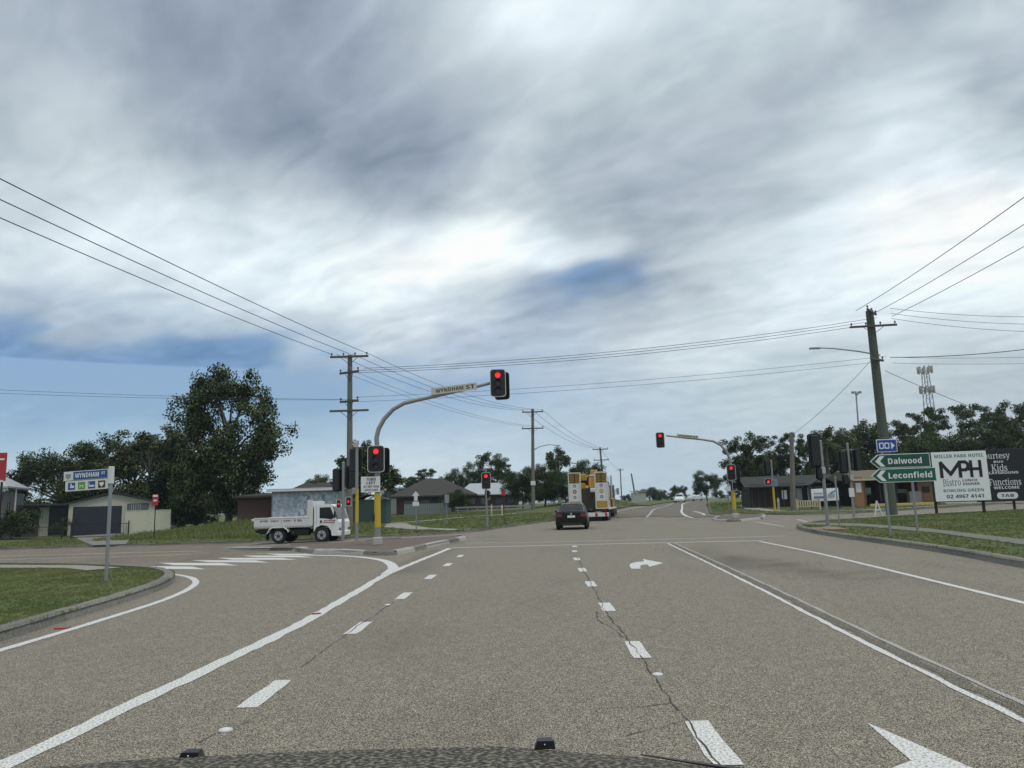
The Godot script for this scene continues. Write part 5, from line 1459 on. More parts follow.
	part(e, "bucket_link", bx(Vector3(0.35, 1.35, -0.55), Vector3(0.5, 0.3, 0.2), 0.05), mats["tray_white"])
	part(e, "guard_plate", bx(Vector3(-0.5, 2.35, -0.9), Vector3(0.7, 0.5, 0.2), 0.05), mats["machine_yellow"])
	part(e, "tool_box", bx(Vector3(-0.55, 1.7, -1.0), Vector3(0.5, 0.42, 0.4), 0.04), mats["machine_yellow"])

func track_sections(x: float, wide: float) -> Array:
	var secs := []
	for q in [-0.5, 0.5]:
		var sec := []
		for k in 16:
			var a := TAU * k / 16.0
			sec.append(Vector3(x + q * wide, 0.38 + sin(a) * 0.38, -5.0 + (1.0 if cos(a) > 0 else -1.0) * 1.3 + cos(a) * 0.38))
		secs.append(sec)
	return secs

func make_own_car() -> void:
	# the car the picture is taken from: only its bonnet shows
	var t := thing("car", "dusty dark car bonnet with two black washer jets at the bottom of the view", "car", Vector3(-0.15, 0.0, 0.0))
	var dust := noisy("dusty_bonnet", 73, 3.0, 0.06, [[0.3, 0.016, 0.015, 0.012], [0.48, 0.050, 0.045, 0.035], [0.58, 0.11, 0.098, 0.072], [0.7, 0.24, 0.215, 0.16]], 0.85, 512, 6)
	dust.vertex_color_use_as_albedo = false
	var edge := [[-0.95, 1.175], [-0.72, 1.213], [-0.54, 1.226], [-0.36, 1.236], [-0.13, 1.240], [0.1, 1.240], [0.29, 1.222], [0.42, 1.200], [0.49, 1.183], [0.62, 1.125], [0.8, 1.03]]
	var secs := []
	for q in [[0.55, 0.03], [0.8, 0.022], [0.95, 0.006], [1.08, -0.008], [1.16, -0.036], [1.5, -0.16], [1.85, -0.33], [1.98, -0.55]]:
		var sec := []
		for e in edge:
			sec.append(Vector3(e[0] * (1.0 - 0.1 * maxf(0.0, q[0] - 1.2)) + 0.0, e[1] + q[1], -q[0]))
		secs.append(sec)
	var b := MB.new()
	for i in secs.size() - 1:
		for j in edge.size() - 1:
			b.quad(secs[i][j], secs[i][j + 1], secs[i + 1][j + 1], secs[i + 1][j], Vector3(0, 1, -0.3))
	var bonnet := part(t, "bonnet", b, dust)
	var seal := []
	for j in range(6, 11):
		seal.append(secs[3][j] + Vector3(0.0, 0.003, 0))
	part(bonnet, "edge_seal", MB.new().tube(seal, [0.001, 0.003, 0.005, 0.006, 0.006], 6), mats["signal_black"])
	for p in [[-0.31, 1.228], [0.163, 1.231]]:
		var j := part(t, "washer_jet", MB.new().loft([[Vector3(-0.019, 0, 0), Vector3(0.019, 0, 0), Vector3(0.017, 0.014, 0), Vector3(-0.013, 0.014, 0)], [Vector3(-0.018, 0, -0.03), Vector3(0.018, 0, -0.03), Vector3(0.012, 0.012, -0.03), Vector3(-0.012, 0.012, -0.03)]]), mats["signal_black"])
		j.position = Vector3(p[0], p[1] - 0.003, -1.075)
		j.scale = Vector3(0.74, 0.74, 0.74)
		part(j, "nozzle", MB.new().ball(Vector3(0.0, 0.008, 0.001), Vector3(0.002, 0.002, 0.002), 6, 4), mats["chrome"])
	part(t, "front_end", bx(Vector3(-0.05, 0.62, -1.5), Vector3(1.5, 0.5, 0.8), 0.06), mats["chassis"])
	for s in [-1.0, 1.0]: wheel(t, Vector3(-0.05 + s * 0.75, 0.34, -1.2), 0.34, 0.22, s)

func make_vehicles() -> void:
	make_vehicle_mats()
	mat("cab_dark", Color(0.10, 0.105, 0.11), 0.35)
	make_own_car()
	make_sedan("sedan", "black sedan seen from behind following the low loader", mats["black_paint"], at(2.62, 45.0), -0.1)
	make_tipper()
	make_low_loader()
	make_sedan("sedan", "white car coming over the rise on the far road", mats["white_paint"], at(27.4, 140.0, 0.04), PI - 0.25)
	var v := thing("van", "white van just behind the white car on the far rise", "van", at(37.5, 172.0, 0.04), PI - 0.25)
	part(v, "body", hull([[2.4, 0.9, 0.4, 0.95, 1.0, 0.9, 2.0], [-1.4, 0.9, 0.35, 0.95, 1.0, 0.9, 2.05], [-1.9, 0.9, 0.35, 0.95, 1.0, 0.8, 1.6], [-2.5, 0.85, 0.4, 0.9, 0.8, 0.8, 1.05]]), mats["white_paint"])
	part(v, "windscreen", bent([Vector3(-0.75, 1.15, -2.3), Vector3(0.75, 1.15, -2.3), Vector3(0.75, 1.75, -1.75), Vector3(-0.75, 1.75, -1.75)], Vector3(0, 0.03, -0.03)), mats["car_glass"])
	for s in [-1.0, 1.0]:
		for z in [1.6, -1.6]: wheel(v, Vector3(s * 0.82, 0.34, z), 0.34, 0.22, s)

# ---------------------------------------------------------------- buildings and fences

func gable_roof(w: float, d: float, eave: float, ridge: float, thick := 0.12, along_x := false) -> MB:
	# two slopes with thickness; the ridge runs along z (or along x)
	var b := MB.new()
	var h := w / 2 if not along_x else d / 2
	var l := d / 2 if not along_x else w / 2
	for s in [-1.0, 1.0]:
		var p := [Vector2(0, ridge), Vector2(s * h, eave), Vector2(s * h, eave - thick), Vector2(0, ridge - thick)]
		var q := PackedVector2Array()
		for k in p: q.append(k)
		if along_x: b.xf = Transform3D(Basis(Vector3.UP, PI / 2), Vector3.ZERO)
		b.prism(q, -l, l)
	return b

func hip_roof(w: float, d: float, eave: float, ridge: float, ridge_len: float, along_x := true) -> MB:
	var b := MB.new()
	var e := [Vector3(-w / 2, eave, d / 2), Vector3(w / 2, eave, d / 2), Vector3(w / 2, eave, -d / 2), Vector3(-w / 2, eave, -d / 2)]
	var r := [Vector3(-ridge_len / 2, ridge, 0), Vector3(ridge_len / 2, ridge, 0)] if along_x else [Vector3(0, ridge, ridge_len / 2), Vector3(0, ridge, -ridge_len / 2)]
	if along_x:
		b.quad(e[0], e[1], r[1], r[0], Vector3(0, 1, 1))
		b.quad(e[2], e[3], r[0], r[1], Vector3(0, 1, -1))
		b.tri(e[1], e[2], r[1], Vector3(1, 1, 0))
		b.tri(e[3], e[0], r[0], Vector3(-1, 1, 0))
	else:
		b.tri(e[0], e[1], r[0], Vector3(0, 1, 1))
		b.tri(e[2], e[3], r[1], Vector3(0, 1, -1))
		b.quad(e[1], e[2], r[1], r[0], Vector3(1, 1, 0))
		b.quad(e[3], e[0], r[0], r[1], Vector3(-1, 1, 0))
	for i in 4:
		var a: Vector3 = e[i]
		var c: Vector3 = e[(i + 1) % 4]
		b.quad(a, c, c - Vector3(0, 0.18, 0), a - Vector3(0, 0.18, 0), (a + c) * Vector3(1, 0, 1))
	b.quad(e[0] - Vector3(0, 0.18, 0), e[1] - Vector3(0, 0.18, 0), e[2] - Vector3(0, 0.18, 0), e[3] - Vector3(0, 0.18, 0), Vector3.DOWN)
	return b

func window(parent: Node3D, at_: Vector3, w: float, h: float, panes := 2, frame_m := "frame_dark", glass := "window_glass") -> void:
	var f := part(parent, "window", frame(MB.new(), rrect(w, h, 0.01, 1), rrect(w - 0.12, h - 0.12, 0.01, 1), 0.0, 0.05), mats[frame_m])
	f.position = at_
	for k in panes:
		var pw := (w - 0.12) / panes
		part(f, "pane", bx(Vector3(-w / 2 + 0.06 + pw * (k + 0.5), 0, 0.018), Vector3(pw - 0.03, h - 0.12, 0.01)), mats[glass])
		if k: part(f, "mullion", bx(Vector3(-w / 2 + 0.06 + pw * k, 0, 0.03), Vector3(0.04, h - 0.1, 0.03)), mats[frame_m])

func ridged(w: float, h: float, pitch: float, deep: float) -> MB:
	# a ribbed steel sheet standing in x and y
	var b := MB.new()
	var n := int(w / pitch)
	for i in n:
		var x := -w / 2 + i * pitch
		var z := [0.0, deep, deep, 0.0]
		var xs := [x, x + pitch * 0.2, x + pitch * 0.5, x + pitch * 0.7]
		for k in 3:
			b.quad(Vector3(xs[k], 0, z[k]), Vector3(xs[k + 1], 0, z[k + 1]), Vector3(xs[k + 1], h, z[k + 1]), Vector3(xs[k], h, z[k]), Vector3.BACK)
		b.quad(Vector3(xs[3], 0, 0), Vector3(x + pitch, 0, 0), Vector3(x + pitch, h, 0), Vector3(xs[3], h, 0), Vector3.BACK)
	return b

func boards(w: float, h: float, step: float) -> MB:
	# lapped weatherboards on a wall that faces +z
	var b := MB.new()
	var n := int(h / step)
	for i in n:
		var y := i * h / n
		b.quad(Vector3(-w / 2, y, 0.03), Vector3(w / 2, y, 0.03), Vector3(w / 2, y + h / n, 0.006), Vector3(-w / 2, y + h / n, 0.006), Vector3.BACK)
		b.quad(Vector3(-w / 2, y, 0.03), Vector3(w / 2, y, 0.03), Vector3(w / 2, y, 0.0), Vector3(-w / 2, y, 0.0), Vector3.DOWN)
	return b

func make_buildings() -> void:
	mat("frame_dark", Color(0.02, 0.021, 0.024), 0.6)
	mat("frame_white", Color(0.6, 0.6, 0.58), 0.6)
	mat("window_glass", Color(0.10, 0.115, 0.125), 0.08)
	noisy("cream_wall", 81, 0.4, 0.03, [[0.2, 0.42, 0.405, 0.345], [0.6, 0.51, 0.495, 0.425], [1.0, 0.56, 0.545, 0.47]], 0.85)
	noisy("cream_steel", 82, 0.3, 0.03, [[0.2, 0.50, 0.50, 0.38], [1.0, 0.60, 0.595, 0.47]], 0.6)
	mat("navy_door", Color(0.018, 0.024, 0.038), 0.55)
	mat("dark_roof", Color(0.028, 0.029, 0.032), 0.7)
	noisy("tile_roof", 83, 0.8, 0.06, [[0.2, 0.030, 0.026, 0.025], [0.6, 0.055, 0.049, 0.046], [1.0, 0.085, 0.078, 0.072]], 0.85, 512, 5)
	mat("iron_roof", Color(0.40, 0.43, 0.46), 0.45, 0.2)
	mat("grey_boards", Color(0.20, 0.21, 0.21), 0.8)
	mat("stone_dark", Color(0.10, 0.095, 0.09), 0.9)
	mat("bronze_wall", Color(0.055, 0.035, 0.03), 0.9)
	noisy("brick", 84, 1.1, 0.05, [[0.2, 0.19, 0.095, 0.05], [0.5, 0.30, 0.165, 0.085], [1.0, 0.40, 0.25, 0.15]], 0.9, 512, 5)
	noisy("brick_red", 85, 1.1, 0.05, [[0.2, 0.065, 0.036, 0.03], [1.0, 0.14, 0.085, 0.07]], 0.9, 512, 5)
	mat("pavilion_dark", Color(0.020, 0.018, 0.017), 0.85)
	mat("pavilion_roof", Color(0.030, 0.032, 0.030), 0.85)
	mat("fascia_tan", Color(0.135, 0.115, 0.075), 0.8)
	mat("curb_yellow", Color(0.50, 0.40, 0.14), 0.8)
	mat("red_roof", Color(0.12, 0.035, 0.028), 0.8)
	mat("green_shed", Color(0.02, 0.055, 0.045), 0.7)
	mat("fence_grey", Color(0.20, 0.235, 0.24), 0.7)
	mat("steel_black", Color(0.012, 0.012, 0.013), 0.6)
	mat("interior_dark", Color(0.11, 0.09, 0.075), 0.9)

	# weatherboard cottage at the left edge
	var h := thing("cottage", "grey weatherboard cottage with pale iron roof and bullnose verandah", "house", at(-59.2, 80.0, 0.1), 0.35)
	part(h, "wall", bx(Vector3(0, 2.4, -3), Vector3(8.4, 4.9, 8)), mats["grey_boards"])
	part(h, "weatherboards", boards(8.4, 4.9, 0.2), mats["grey_boards"]).position = Vector3(0, 0, 1.0)
	var sb := part(h, "weatherboards", boards(8.0, 4.9, 0.2), mats["grey_boards"])
	sb.position = Vector3(4.2, 0, -3)
	sb.rotation.y = PI / 2
	part(h, "roof", hip_roof(9.4, 9.0, 5.5, 7.4, 4.0), mats["iron_roof"]).position = Vector3(0, 0, -3)
	part(h, "fascia", bx(Vector3(0, 5.2, 1.2), Vector3(9.3, 0.3, 0.08)), mats["frame_white"])
	var ver := part(h, "verandah_roof", MB.new().loft([[Vector3(-4.4, 4.9, 1.05), Vector3(4.2, 4.9, 1.05), Vector3(4.2, 4.8, 1.05), Vector3(-4.4, 4.8, 1.05)], [Vector3(-4.4, 4.65, 2.2), Vector3(4.2, 4.65, 2.2), Vector3(4.2, 4.55, 2.2), Vector3(-4.4, 4.55, 2.2)], [Vector3(-4.4, 4.0, 3.2), Vector3(4.2, 4.0, 3.2), Vector3(4.2, 3.9, 3.2), Vector3(-4.4, 3.9, 3.2)]]), mats["iron_roof"])
	for x in [-4.2, -1.4, 1.4, 4.0]:
		part(ver, "post", bx(Vector3(x, 1.95, 3.0), Vector3(0.16, 3.9, 0.16), 0.02), mats["frame_white"])
	part(ver, "beam", bx(Vector3(-0.1, 3.8, 3.05), Vector3(8.5, 0.24, 0.12)), mats["frame_dark"])
	window(h, Vector3(2.2, 2.4, 1.03), 1.2, 2.0)
	var w := part(h, "side_window", frame(MB.new(), rrect(0.9, 2.2, 0.01, 1), rrect(0.76, 2.06, 0.01, 1), 0, 0.05), mats["frame_dark"])
	w.position = Vector3(4.24, 2.7, -1.0)
	w.rotation.y = PI / 2
	part(w, "pane", bx(Vector3(0, 0, 0.01), Vector3(0.8, 2.1, 0.01)), mats["window_glass"])
	part(h, "door", bx(Vector3(0.0, 1.2, 1.02), Vector3(1.0, 2.3, 0.08), 0.01), mats["navy_door"])
	part(h, "chimney_pipe", tb([Vector3(4.55, 2.0, -2.2), Vector3(4.55, 5.8, -2.2)], [0.1, 0.1]), mats["frame_white"])

	# red board above the cottage
	var r := thing("advertising_board", "tall red sign board standing in front of the cottage roof", "sign", at(-48.9, 70.2, 0.1))
	part(r, "panel", bx(Vector3(0, 6.9, 0), Vector3(2.2, 2.6, 0.14), 0.02), mats["sign_red"])
	for x in [-0.8, 0.8]: part(r, "post", bx(Vector3(x, 2.85, 0), Vector3(0.14, 5.7, 0.14)), mats["steel_black"])
	for k in 2: part(r, "painted_line", bx(Vector3(0.1, 7.6 - 2.0 * k, 0.075), Vector3(1.7, 0.16, 0.006)), mats["letter_white"])

	# flat roofed link with dark door
	var f := thing("outbuilding", "low flat roofed outbuilding with dark doors between cottage and garage", "building", at(-52.6, 87, 0.1), 0.42)
	part(f, "wall", bx(Vector3(-0.4, 1.65, -2), Vector3(6.6, 3.3, 4)), mats["stone_dark"])
	part(f, "roof", bx(Vector3(-0.4, 3.42, -1.6), Vector3(7.4, 0.22, 5.4), 0.02), mats["dark_roof"])
	part(f, "door", bx(Vector3(-0.2, 1.45, 0.03), Vector3(1.9, 2.9, 0.06)), mats["navy_door"])
	part(f, "pier", bx(Vector3(-1.6, 1.6, 0.08), Vector3(0.9, 3.2, 0.16)), mats["cream_wall"])
	part(f, "pier", bx(Vector3(1.5, 1.6, 0.08), Vector3(1.2, 3.2, 0.16)), mats["cream_wall"])
	part(f, "downpipe", tb([Vector3(1.9, 0.2, 0.3), Vector3(1.9, 3.4, 0.3)], [0.06, 0.06]), mats["frame_white"])

	# garage
	var g := thing("garage", "cream gabled garage with wide navy roller door and barred window", "garage", at(-45.1, 84, 0.1), 0.45)
	var gp := v2([Vector2(-4.2, 0), Vector2(4.2, 0), Vector2(4.2, 3.35), Vector2(0.1, 4.3), Vector2(-4.2, 3.35)])
	part(g, "wall", MB.new().prism(gp, -8.0, 0.0), mats["cream_wall"])
	var gr := part(g, "roof", gable_roof(9.2, 8.6, 3.42, 4.55, 0.16), mats["dark_roof"])
	gr.position = Vector3(0.05, 0, -4.0)
	var door := part(g, "roller_door", bx(Vector3(-1.45, 1.5, 0.02), Vector3(4.66, 3.0, 0.05)), mats["navy_door"])
	for k in 9: part(door, "slat", bx(Vector3(-1.45, 0.2 + k * 0.32, 0.055), Vector3(4.6, 0.28, 0.02), 0.008), mats["navy_door"])
	for x in [-3.9, 1.0]: part(g, "jamb", bx(Vector3(x, 1.55, 0.05), Vector3(0.2, 3.1, 0.12)), mats["cream_wall"])
	window(g, Vector3(2.45, 2.55, 0.0), 2.1, 1.3, 2)
	for k in 5: part(g, "window_bar", bx(Vector3(1.8 + k * 0.22, 2.55, 0.06), Vector3(0.03, 1.2, 0.03)), mats["frame_white"])

	# ribbed fence beside the garage
	var fe := thing("fence", "pale cream ribbed steel fence of two panels beside the garage drive", "fence", at(-35.9, 73.2, 0.1), 0.25)
	for k in 2:
		part(fe, "panel", ridged(1.92, 2.15 + 0.0 * k, 0.16, 0.02), mats["cream_steel"]).position = Vector3(-0.98 + 1.96 * k, 0.05, 0)
	for x in [-1.97, 0.0, 1.97]: part(fe, "post", bx(Vector3(x, 1.12, 0), Vector3(0.07, 2.26, 0.08), 0.01), mats["cream_steel"])
	part(fe, "rail", bx(Vector3(0, 2.22, 0.0), Vector3(4.0, 0.06, 0.07), 0.01), mats["cream_steel"])

	# black tube fence and gate in front of the drive
	for i in 2:
		var a := Vector2(-52, 76) if i == 0 else Vector2(-42.2, 71.5)
		var c := Vector2(-43.6, 72.4) if i == 0 else Vector2(-37.4, 72.6)
		var l := a.distance_to(c)
		var ga := thing("railing" if i == 0 else "gate", ["black tubular railing in front of the cottage hedge", "black tubular gate across the garage drive"][i], ["fence", "gate"][i], at(a.x, a.y, 0.12), atan2(c.y - a.y, c.x - a.x))
		for y in [0.12, 1.25]: part(ga, "rail", bx(Vector3(l / 2, y, 0), Vector3(l, 0.05, 0.04)), mats["steel_black"])
		var n := int(l / 0.22)
		for k in n + 1: part(ga, "bar", bx(Vector3(l * k / n, 0.68, 0), Vector3(0.022, 1.2, 0.022)), mats["steel_black"])
		for x in [0.0, l]: part(ga, "post", bx(Vector3(x, 0.75, 0), Vector3(0.09, 1.5, 0.09)), mats["steel_black"])

	# shed with painted wall behind the tipper, brick house left of it
	var s := thing("shed", "long grey shed with a painted mural wall behind the tipper truck", "shed", at(-19.6, 68.5, -0.3), 0.06)
	part(s, "wall", bx(Vector3(0, 1.6, -2), Vector3(5.9, 3.2, 4)), mats["mural_base"])
	part(s, "mural", mural_mesh(5.7, 2.9), mats["mural"]).position = Vector3(0, 0.2, 0.012)
	part(s, "roof", bx(Vector3(0, 3.32, -1.9), Vector3(6.6, 0.16, 4.8), 0.02), mats["iron_roof"])
	part(s, "gutter", bx(Vector3(0, 3.2, 0.52), Vector3(6.6, 0.14, 0.12), 0.02), mats["frame_white"])
	s = thing("house", "low brown brick house left of the painted shed, partly behind the gum tree", "house", at(-24.6, 70.5, -0.3))
	part(s, "wall", bx(Vector3(0, 1.35, -3), Vector3(3.6, 2.7, 6)), mats["brick_red"])
	part(s, "roof", hip_roof(4.0, 7.0, 2.7, 3.0, 2.0, false), mats["tile_roof"]).position = Vector3(0, 0, -3)
	s = thing("house", "tiled hip roof house peeping over the painted shed", "house", at(-24.8, 86, 0.0))
	part(s, "wall", bx(Vector3(0.5, 1.4, -3), Vector3(7, 2.8, 6)), mats["brick_red"])
	part(s, "roof", hip_roof(8.0, 7.5, 2.8, 4.5, 2.5), mats["tile_roof"]).position = Vector3(0.5, 0, -3)
	part(s, "chimney", bx(Vector3(0.5, 4.3, -3), Vector3(0.5, 0.9, 0.5), 0.02), mats["brick_red"])
	var wf := thing("fence", "low white board fence at the foot of the gum tree", "fence", at(-28.6, 82, 0.1), 0.1)
	for k in 14: part(wf, "paling", bx(Vector3(k * 0.45, 0.6, 0), Vector3(0.4, 1.2, 0.04)), mats["fence_grey"])
	part(wf, "rail", bx(Vector3(2.9, 1.0, -0.04), Vector3(6.4, 0.1, 0.05)), mats["fence_grey"])
	s = thing("shed", "small dark green shed behind the yellow signal post", "shed", at(-13.5, 66, 0.0))
	part(s, "wall", bx(Vector3(0, 1.1, -1.2), Vector3(3.0, 2.2, 2.4)), mats["green_shed"])
	part(s, "roof", gable_roof(3.3, 2.7, 2.2, 2.7, 0.08), mats["dark_roof"]).position = Vector3(0, 0, -1.2)

	# houses ahead
	s = thing("house", "low house with broad dark tiled hip roof beyond the forked path", "house", at(-13.2, 110, 0.1), 0.1)
	part(s, "wall", bx(Vector3(0, 1.25, -4), Vector3(10.5, 2.5, 8)), mats["brick_red"])
	part(s, "roof", hip_roof(12.4, 9.8, 2.5, 5.0, 2.5), mats["tile_roof"]).position = Vector3(0, 0, -4)
	for x in [-3.6, -1.2, 1.6, 3.8]: window(s, Vector3(x, 1.35, 0.0), 1.3, 1.2, 2)
	part(s, "door", bx(Vector3(0.2, 1.05, 0.02), Vector3(0.9, 2.1, 0.05)), mats["navy_door"])
	var gf := thing("fence", "grey green paling fence before the dark roofed house", "fence", at(-16.2, 103, 0.1), 0.05)
	for k in 26: part(gf, "paling", bx(Vector3(k * 0.24, 0.75, 0), Vector3(0.2, 1.5, 0.03)), mats["fence_grey"])
	for y in [0.35, 1.15]: part(gf, "rail", bx(Vector3(3.0, y, -0.04), Vector3(6.2, 0.08, 0.05)), mats["fence_grey"])
	s = thing("house", "brick building with silver iron hip roof behind the lit red post signal", "house", at(-5.8, 124, 0.1), 0.08)
	part(s, "wall", bx(Vector3(0, 1.2, -4), Vector3(9.0, 2.4, 8)), mats["brick_red"])
	part(s, "roof", hip_roof(10.8, 9.6, 2.35, 4.2, 6.5), mats["iron_roof"]).position = Vector3(0, 0, -4)
	for x in [-3.0, -1.0, 1.4, 3.2]: window(s, Vector3(x, 1.3, 0.0), 1.2, 1.1, 2)
	s = thing("house", "distant grey roof gable left of the dark roofed house", "house", at(-22.5, 128, 0.1), 0.3)
	part(s, "wall", bx(Vector3(0, 1.2, -3), Vector3(6, 2.4, 6)), mats["fence_grey"])
	part(s, "roof", gable_roof(7, 7, 2.4, 4.3, 0.15), mats["grey_boards"]).position = Vector3(0, 0, -3)
	s = thing("bus_shelter", "small pale concrete shelter on the grass bank by the distant poles", "shelter", at(22.9, 160, 0.1))
	part(s, "wall", bx(Vector3(0, 0.9, 0), Vector3(2.8, 2.2, 2), 0.03), mats["pale_concrete"])
	part(s, "roof", bx(Vector3(0, 2.28, 0), Vector3(3.2, 0.16, 2.4), 0.02), mats["pale_concrete"])

	# dark timber pavilion on the right
	var p := thing("pavilion", "long dark timber pavilion with grey roof and small gable porch", "pavilion", at(28.6, 80, 0.1), -0.12)
	part(p, "wall", bx(Vector3(-0.4, 1.2, -3), Vector3(10.4, 2.4, 6)), mats["pavilion_dark"])
	part(p, "roof", gable_roof(11.6, 7.0, 2.2, 3.3, 0.14, true), mats["pavilion_roof"]).position = Vector3(-0.4, 0, -3)
	var porch := part(p, "porch_roof", gable_roof(2.6, 3.4, 2.2, 3.0, 0.1), mats["dark_roof"])
	porch.position = Vector3(1.0, 0, 1.4)
	for x in [-1.0, 1.0]: part(p, "porch_post", bx(Vector3(1.0 + x, 1.1, 2.9), Vector3(0.14, 2.2, 0.14)), mats["pavilion_dark"])
	window(p, Vector3(0.95, 1.3, 0.05), 1.7, 1.5, 3, "frame_white", "pale_glass")
	window(p, Vector3(-0.9, 1.25, 0.02), 0.9, 1.3, 1, "frame_white", "pale_glass")
	part(p, "notice", bx(Vector3(-2.2, 1.3, 0.04), Vector3(0.5, 0.9, 0.03)), mats["plate_white"])
	for k in 9: part(p, "lattice_post", bx(Vector3(-5.4 + k * 0.62, 1.0, 0.06), Vector3(0.08, 2.0, 0.06)), mats["pict_brown"])
	p = thing("pavilion", "dark pavilion wing with dull red roof behind the pale banner", "pavilion", at(32.6, 77, 0.1), -0.2)
	part(p, "wall", bx(Vector3(-0.5, 1.2, -2.5), Vector3(4.2, 2.4, 5)), mats["pavilion_dark"])
	part(p, "roof", gable_roof(4.8, 6.0, 2.2, 3.0, 0.12), mats["red_roof"]).position = Vector3(-0.5, 0, -2.5)
	part(p, "notice", bx(Vector3(0.9, 1.4, 0.03), Vector3(0.5, 0.7, 0.03)), mats["plate_white"])
	for k in 12: part(p, "rail_bar", bx(Vector3(-2.9 + k * 0.42, 0.6, 0.5), Vector3(0.06, 1.1, 0.06)), mats["steel_black"])
	part(p, "rail", bx(Vector3(-0.6, 1.15, 0.5), Vector3(5.0, 0.07, 0.07)), mats["steel_black"])
	var bn := thing("banner", "pale banner with blue smudged print hung on the rail by the pavilion", "banner", at(26.75, 70.3, 0.1), -0.03)
	part(bn, "cloth", bent([Vector3(-1.2, 0.7, 0), Vector3(1.2, 0.74, 0), Vector3(1.2, 1.85, 0), Vector3(-1.2, 1.8, 0)], Vector3(0, 0, 0.03)), mats["board_white"])
	for x in [-1.25, 0.0, 1.25]: part(bn, "post", bx(Vector3(x, 0.95, -0.04), Vector3(0.08, 1.9, 0.08)), mats["steel_black"])
	part(bn, "print", bx(Vector3(-0.55, 1.06, 0.075), Vector3(0.9, 0.18, 0.006)), mats["banner_blue"])
	part(bn, "print", bx(Vector3(0.55, 1.2, 0.085), Vector3(0.6, 0.3, 0.006)), mats["banner_pale"])
	part(bn, "print", MB.new().prism(v2([Vector2(0.4, 1.4), Vector2(0.9, 1.66), Vector2(0.95, 1.58), Vector2(0.5, 1.3)]), 0.08, 0.088), mats["banner_blue"])
	part(bn, "print", bx(Vector3(-0.6, 1.42, 0.085), Vector3(0.8, 0.1, 0.006)), mats["banner_pale"])
	var bf := thing("fence", "low cream post and rail barrier before the pavilion porch", "fence", at(23.6, 68.6, 0.1), 0.02)
	for x in [0.0, 2.0]: part(bf, "post", bx(Vector3(x, 0.5, 0), Vector3(0.13, 1.0, 0.13)), mats["cream_paint"])
	for k in 9: part(bf, "paling", bx(Vector3(0.12 + k * 0.21, 0.55, 0), Vector3(0.13, 0.6, 0.03)), mats["cream_paint"])
	part(bf, "rail", bx(Vector3(1.0, 0.32, -0.03), Vector3(2.0, 0.07, 0.04)), mats["cream_paint"])
	part(bf, "rail", bx(Vector3(1.0, 0.8, -0.03), Vector3(2.0, 0.07, 0.04)), mats["cream_paint"])

	# the hotel
	h = thing("hotel", "single storey brick hotel with flat tan fascia and dark open porch", "hotel", at(36.4, 75, 0.1), 0.0)
	part(h, "wall", bx(Vector3(5.4, 1.25, -2.2), Vector3(9.0, 2.5, 5)), mats["brick"])
	part(h, "pier", bx(Vector3(-5.0, 1.4, 0.6), Vector3(0.9, 2.8, 0.7)), mats["brick"])
	part(h, "notice", bx(Vector3(-5.0, 1.8, 0.97), Vector3(0.5, 0.9, 0.03)), mats["plate_white"])
	part(h, "fascia", MB.new().loft([[Vector3(-5.6, 2.45, 1.2), Vector3(11.2, 2.45, 1.2), Vector3(11.2, 2.62, 1.2), Vector3(-5.6, 2.62, 1.2)], [Vector3(-5.6, 2.6, -6), Vector3(11.2, 2.6, -6), Vector3(11.2, 3.5, -2.4), Vector3(-5.6, 3.5, -2.4)]]), mats["fascia_tan"])
	part(h, "fascia_trim", bx(Vector3(2.8, 2.52, 1.23), Vector3(16.8, 0.16, 0.05)), mats["cream_paint"])
	part(h, "porch_back_wall", bx(Vector3(-1.6, 1.25, -3.2), Vector3(7.0, 2.5, 0.3)), mats["interior_dark"])
	part(h, "porch_side_wall", bx(Vector3(-4.2, 1.25, -1.4), Vector3(0.3, 2.5, 3.4)), mats["brick"])
	for x in [-2.9, -1.4, 0.6]: part(h, "porch_post", bx(Vector3(x, 1.25, 0.7), Vector3(0.12, 2.5, 0.12)), mats["frame_dark"])
	part(h, "counter", bx(Vector3(0.3, 0.65, 0.6), Vector3(1.1, 1.3, 0.6), 0.02), mats["grey_boards"])
	part(h, "notice", bx(Vector3(-0.2, 1.35, -0.6), Vector3(0.9, 0.35, 0.05)), mats["grey_boards"])
	part(h, "wall_box", bx(Vector3(1.6, 1.45, 0.36), Vector3(0.7, 0.55, 0.12), 0.02), mats["frame_dark"])
	for k in 4:
		var tb_ := part(h, "porch_table", tb([Vector3(-3.2 + k * 0.95, 0.0, -0.8), Vector3(-3.2 + k * 0.95, 0.72, -0.8), Vector3(-3.2 + k * 0.95, 0.74, -0.8), Vector3(-3.2 + k * 0.95, 0.78, -0.8)], [0.05, 0.05, 0.35, 0.35], 12), mats["bronze_wall"])
		tb_.name = "porch_table"
	part(h, "kerb_strip", bx(Vector3(-1.6, 0.1, 2.2), Vector3(6.0, 0.3, 0.3), 0.02), mats["curb_yellow"])
	part(h, "step", bx(Vector3(7.0, 0.06, 1.4), Vector3(9.0, 0.22, 1.0), 0.02), mats["pale_concrete"])

	# masts behind
	var tw := thing("telecom_tower", "lattice telecom tower with two rings of antennas above the gum trees", "tower", at(131.2, 250))
	var hi := 39.0
	for q in [[-1, -1], [1, -1], [1, 1], [-1, 1]]:
		part(tw, "leg", tb([Vector3(q[0] * 2.0, 0, q[1] * 2.0), Vector3(q[0] * 0.75, hi, q[1] * 0.75)], [0.17, 0.12], 6), mats["galvanised"])
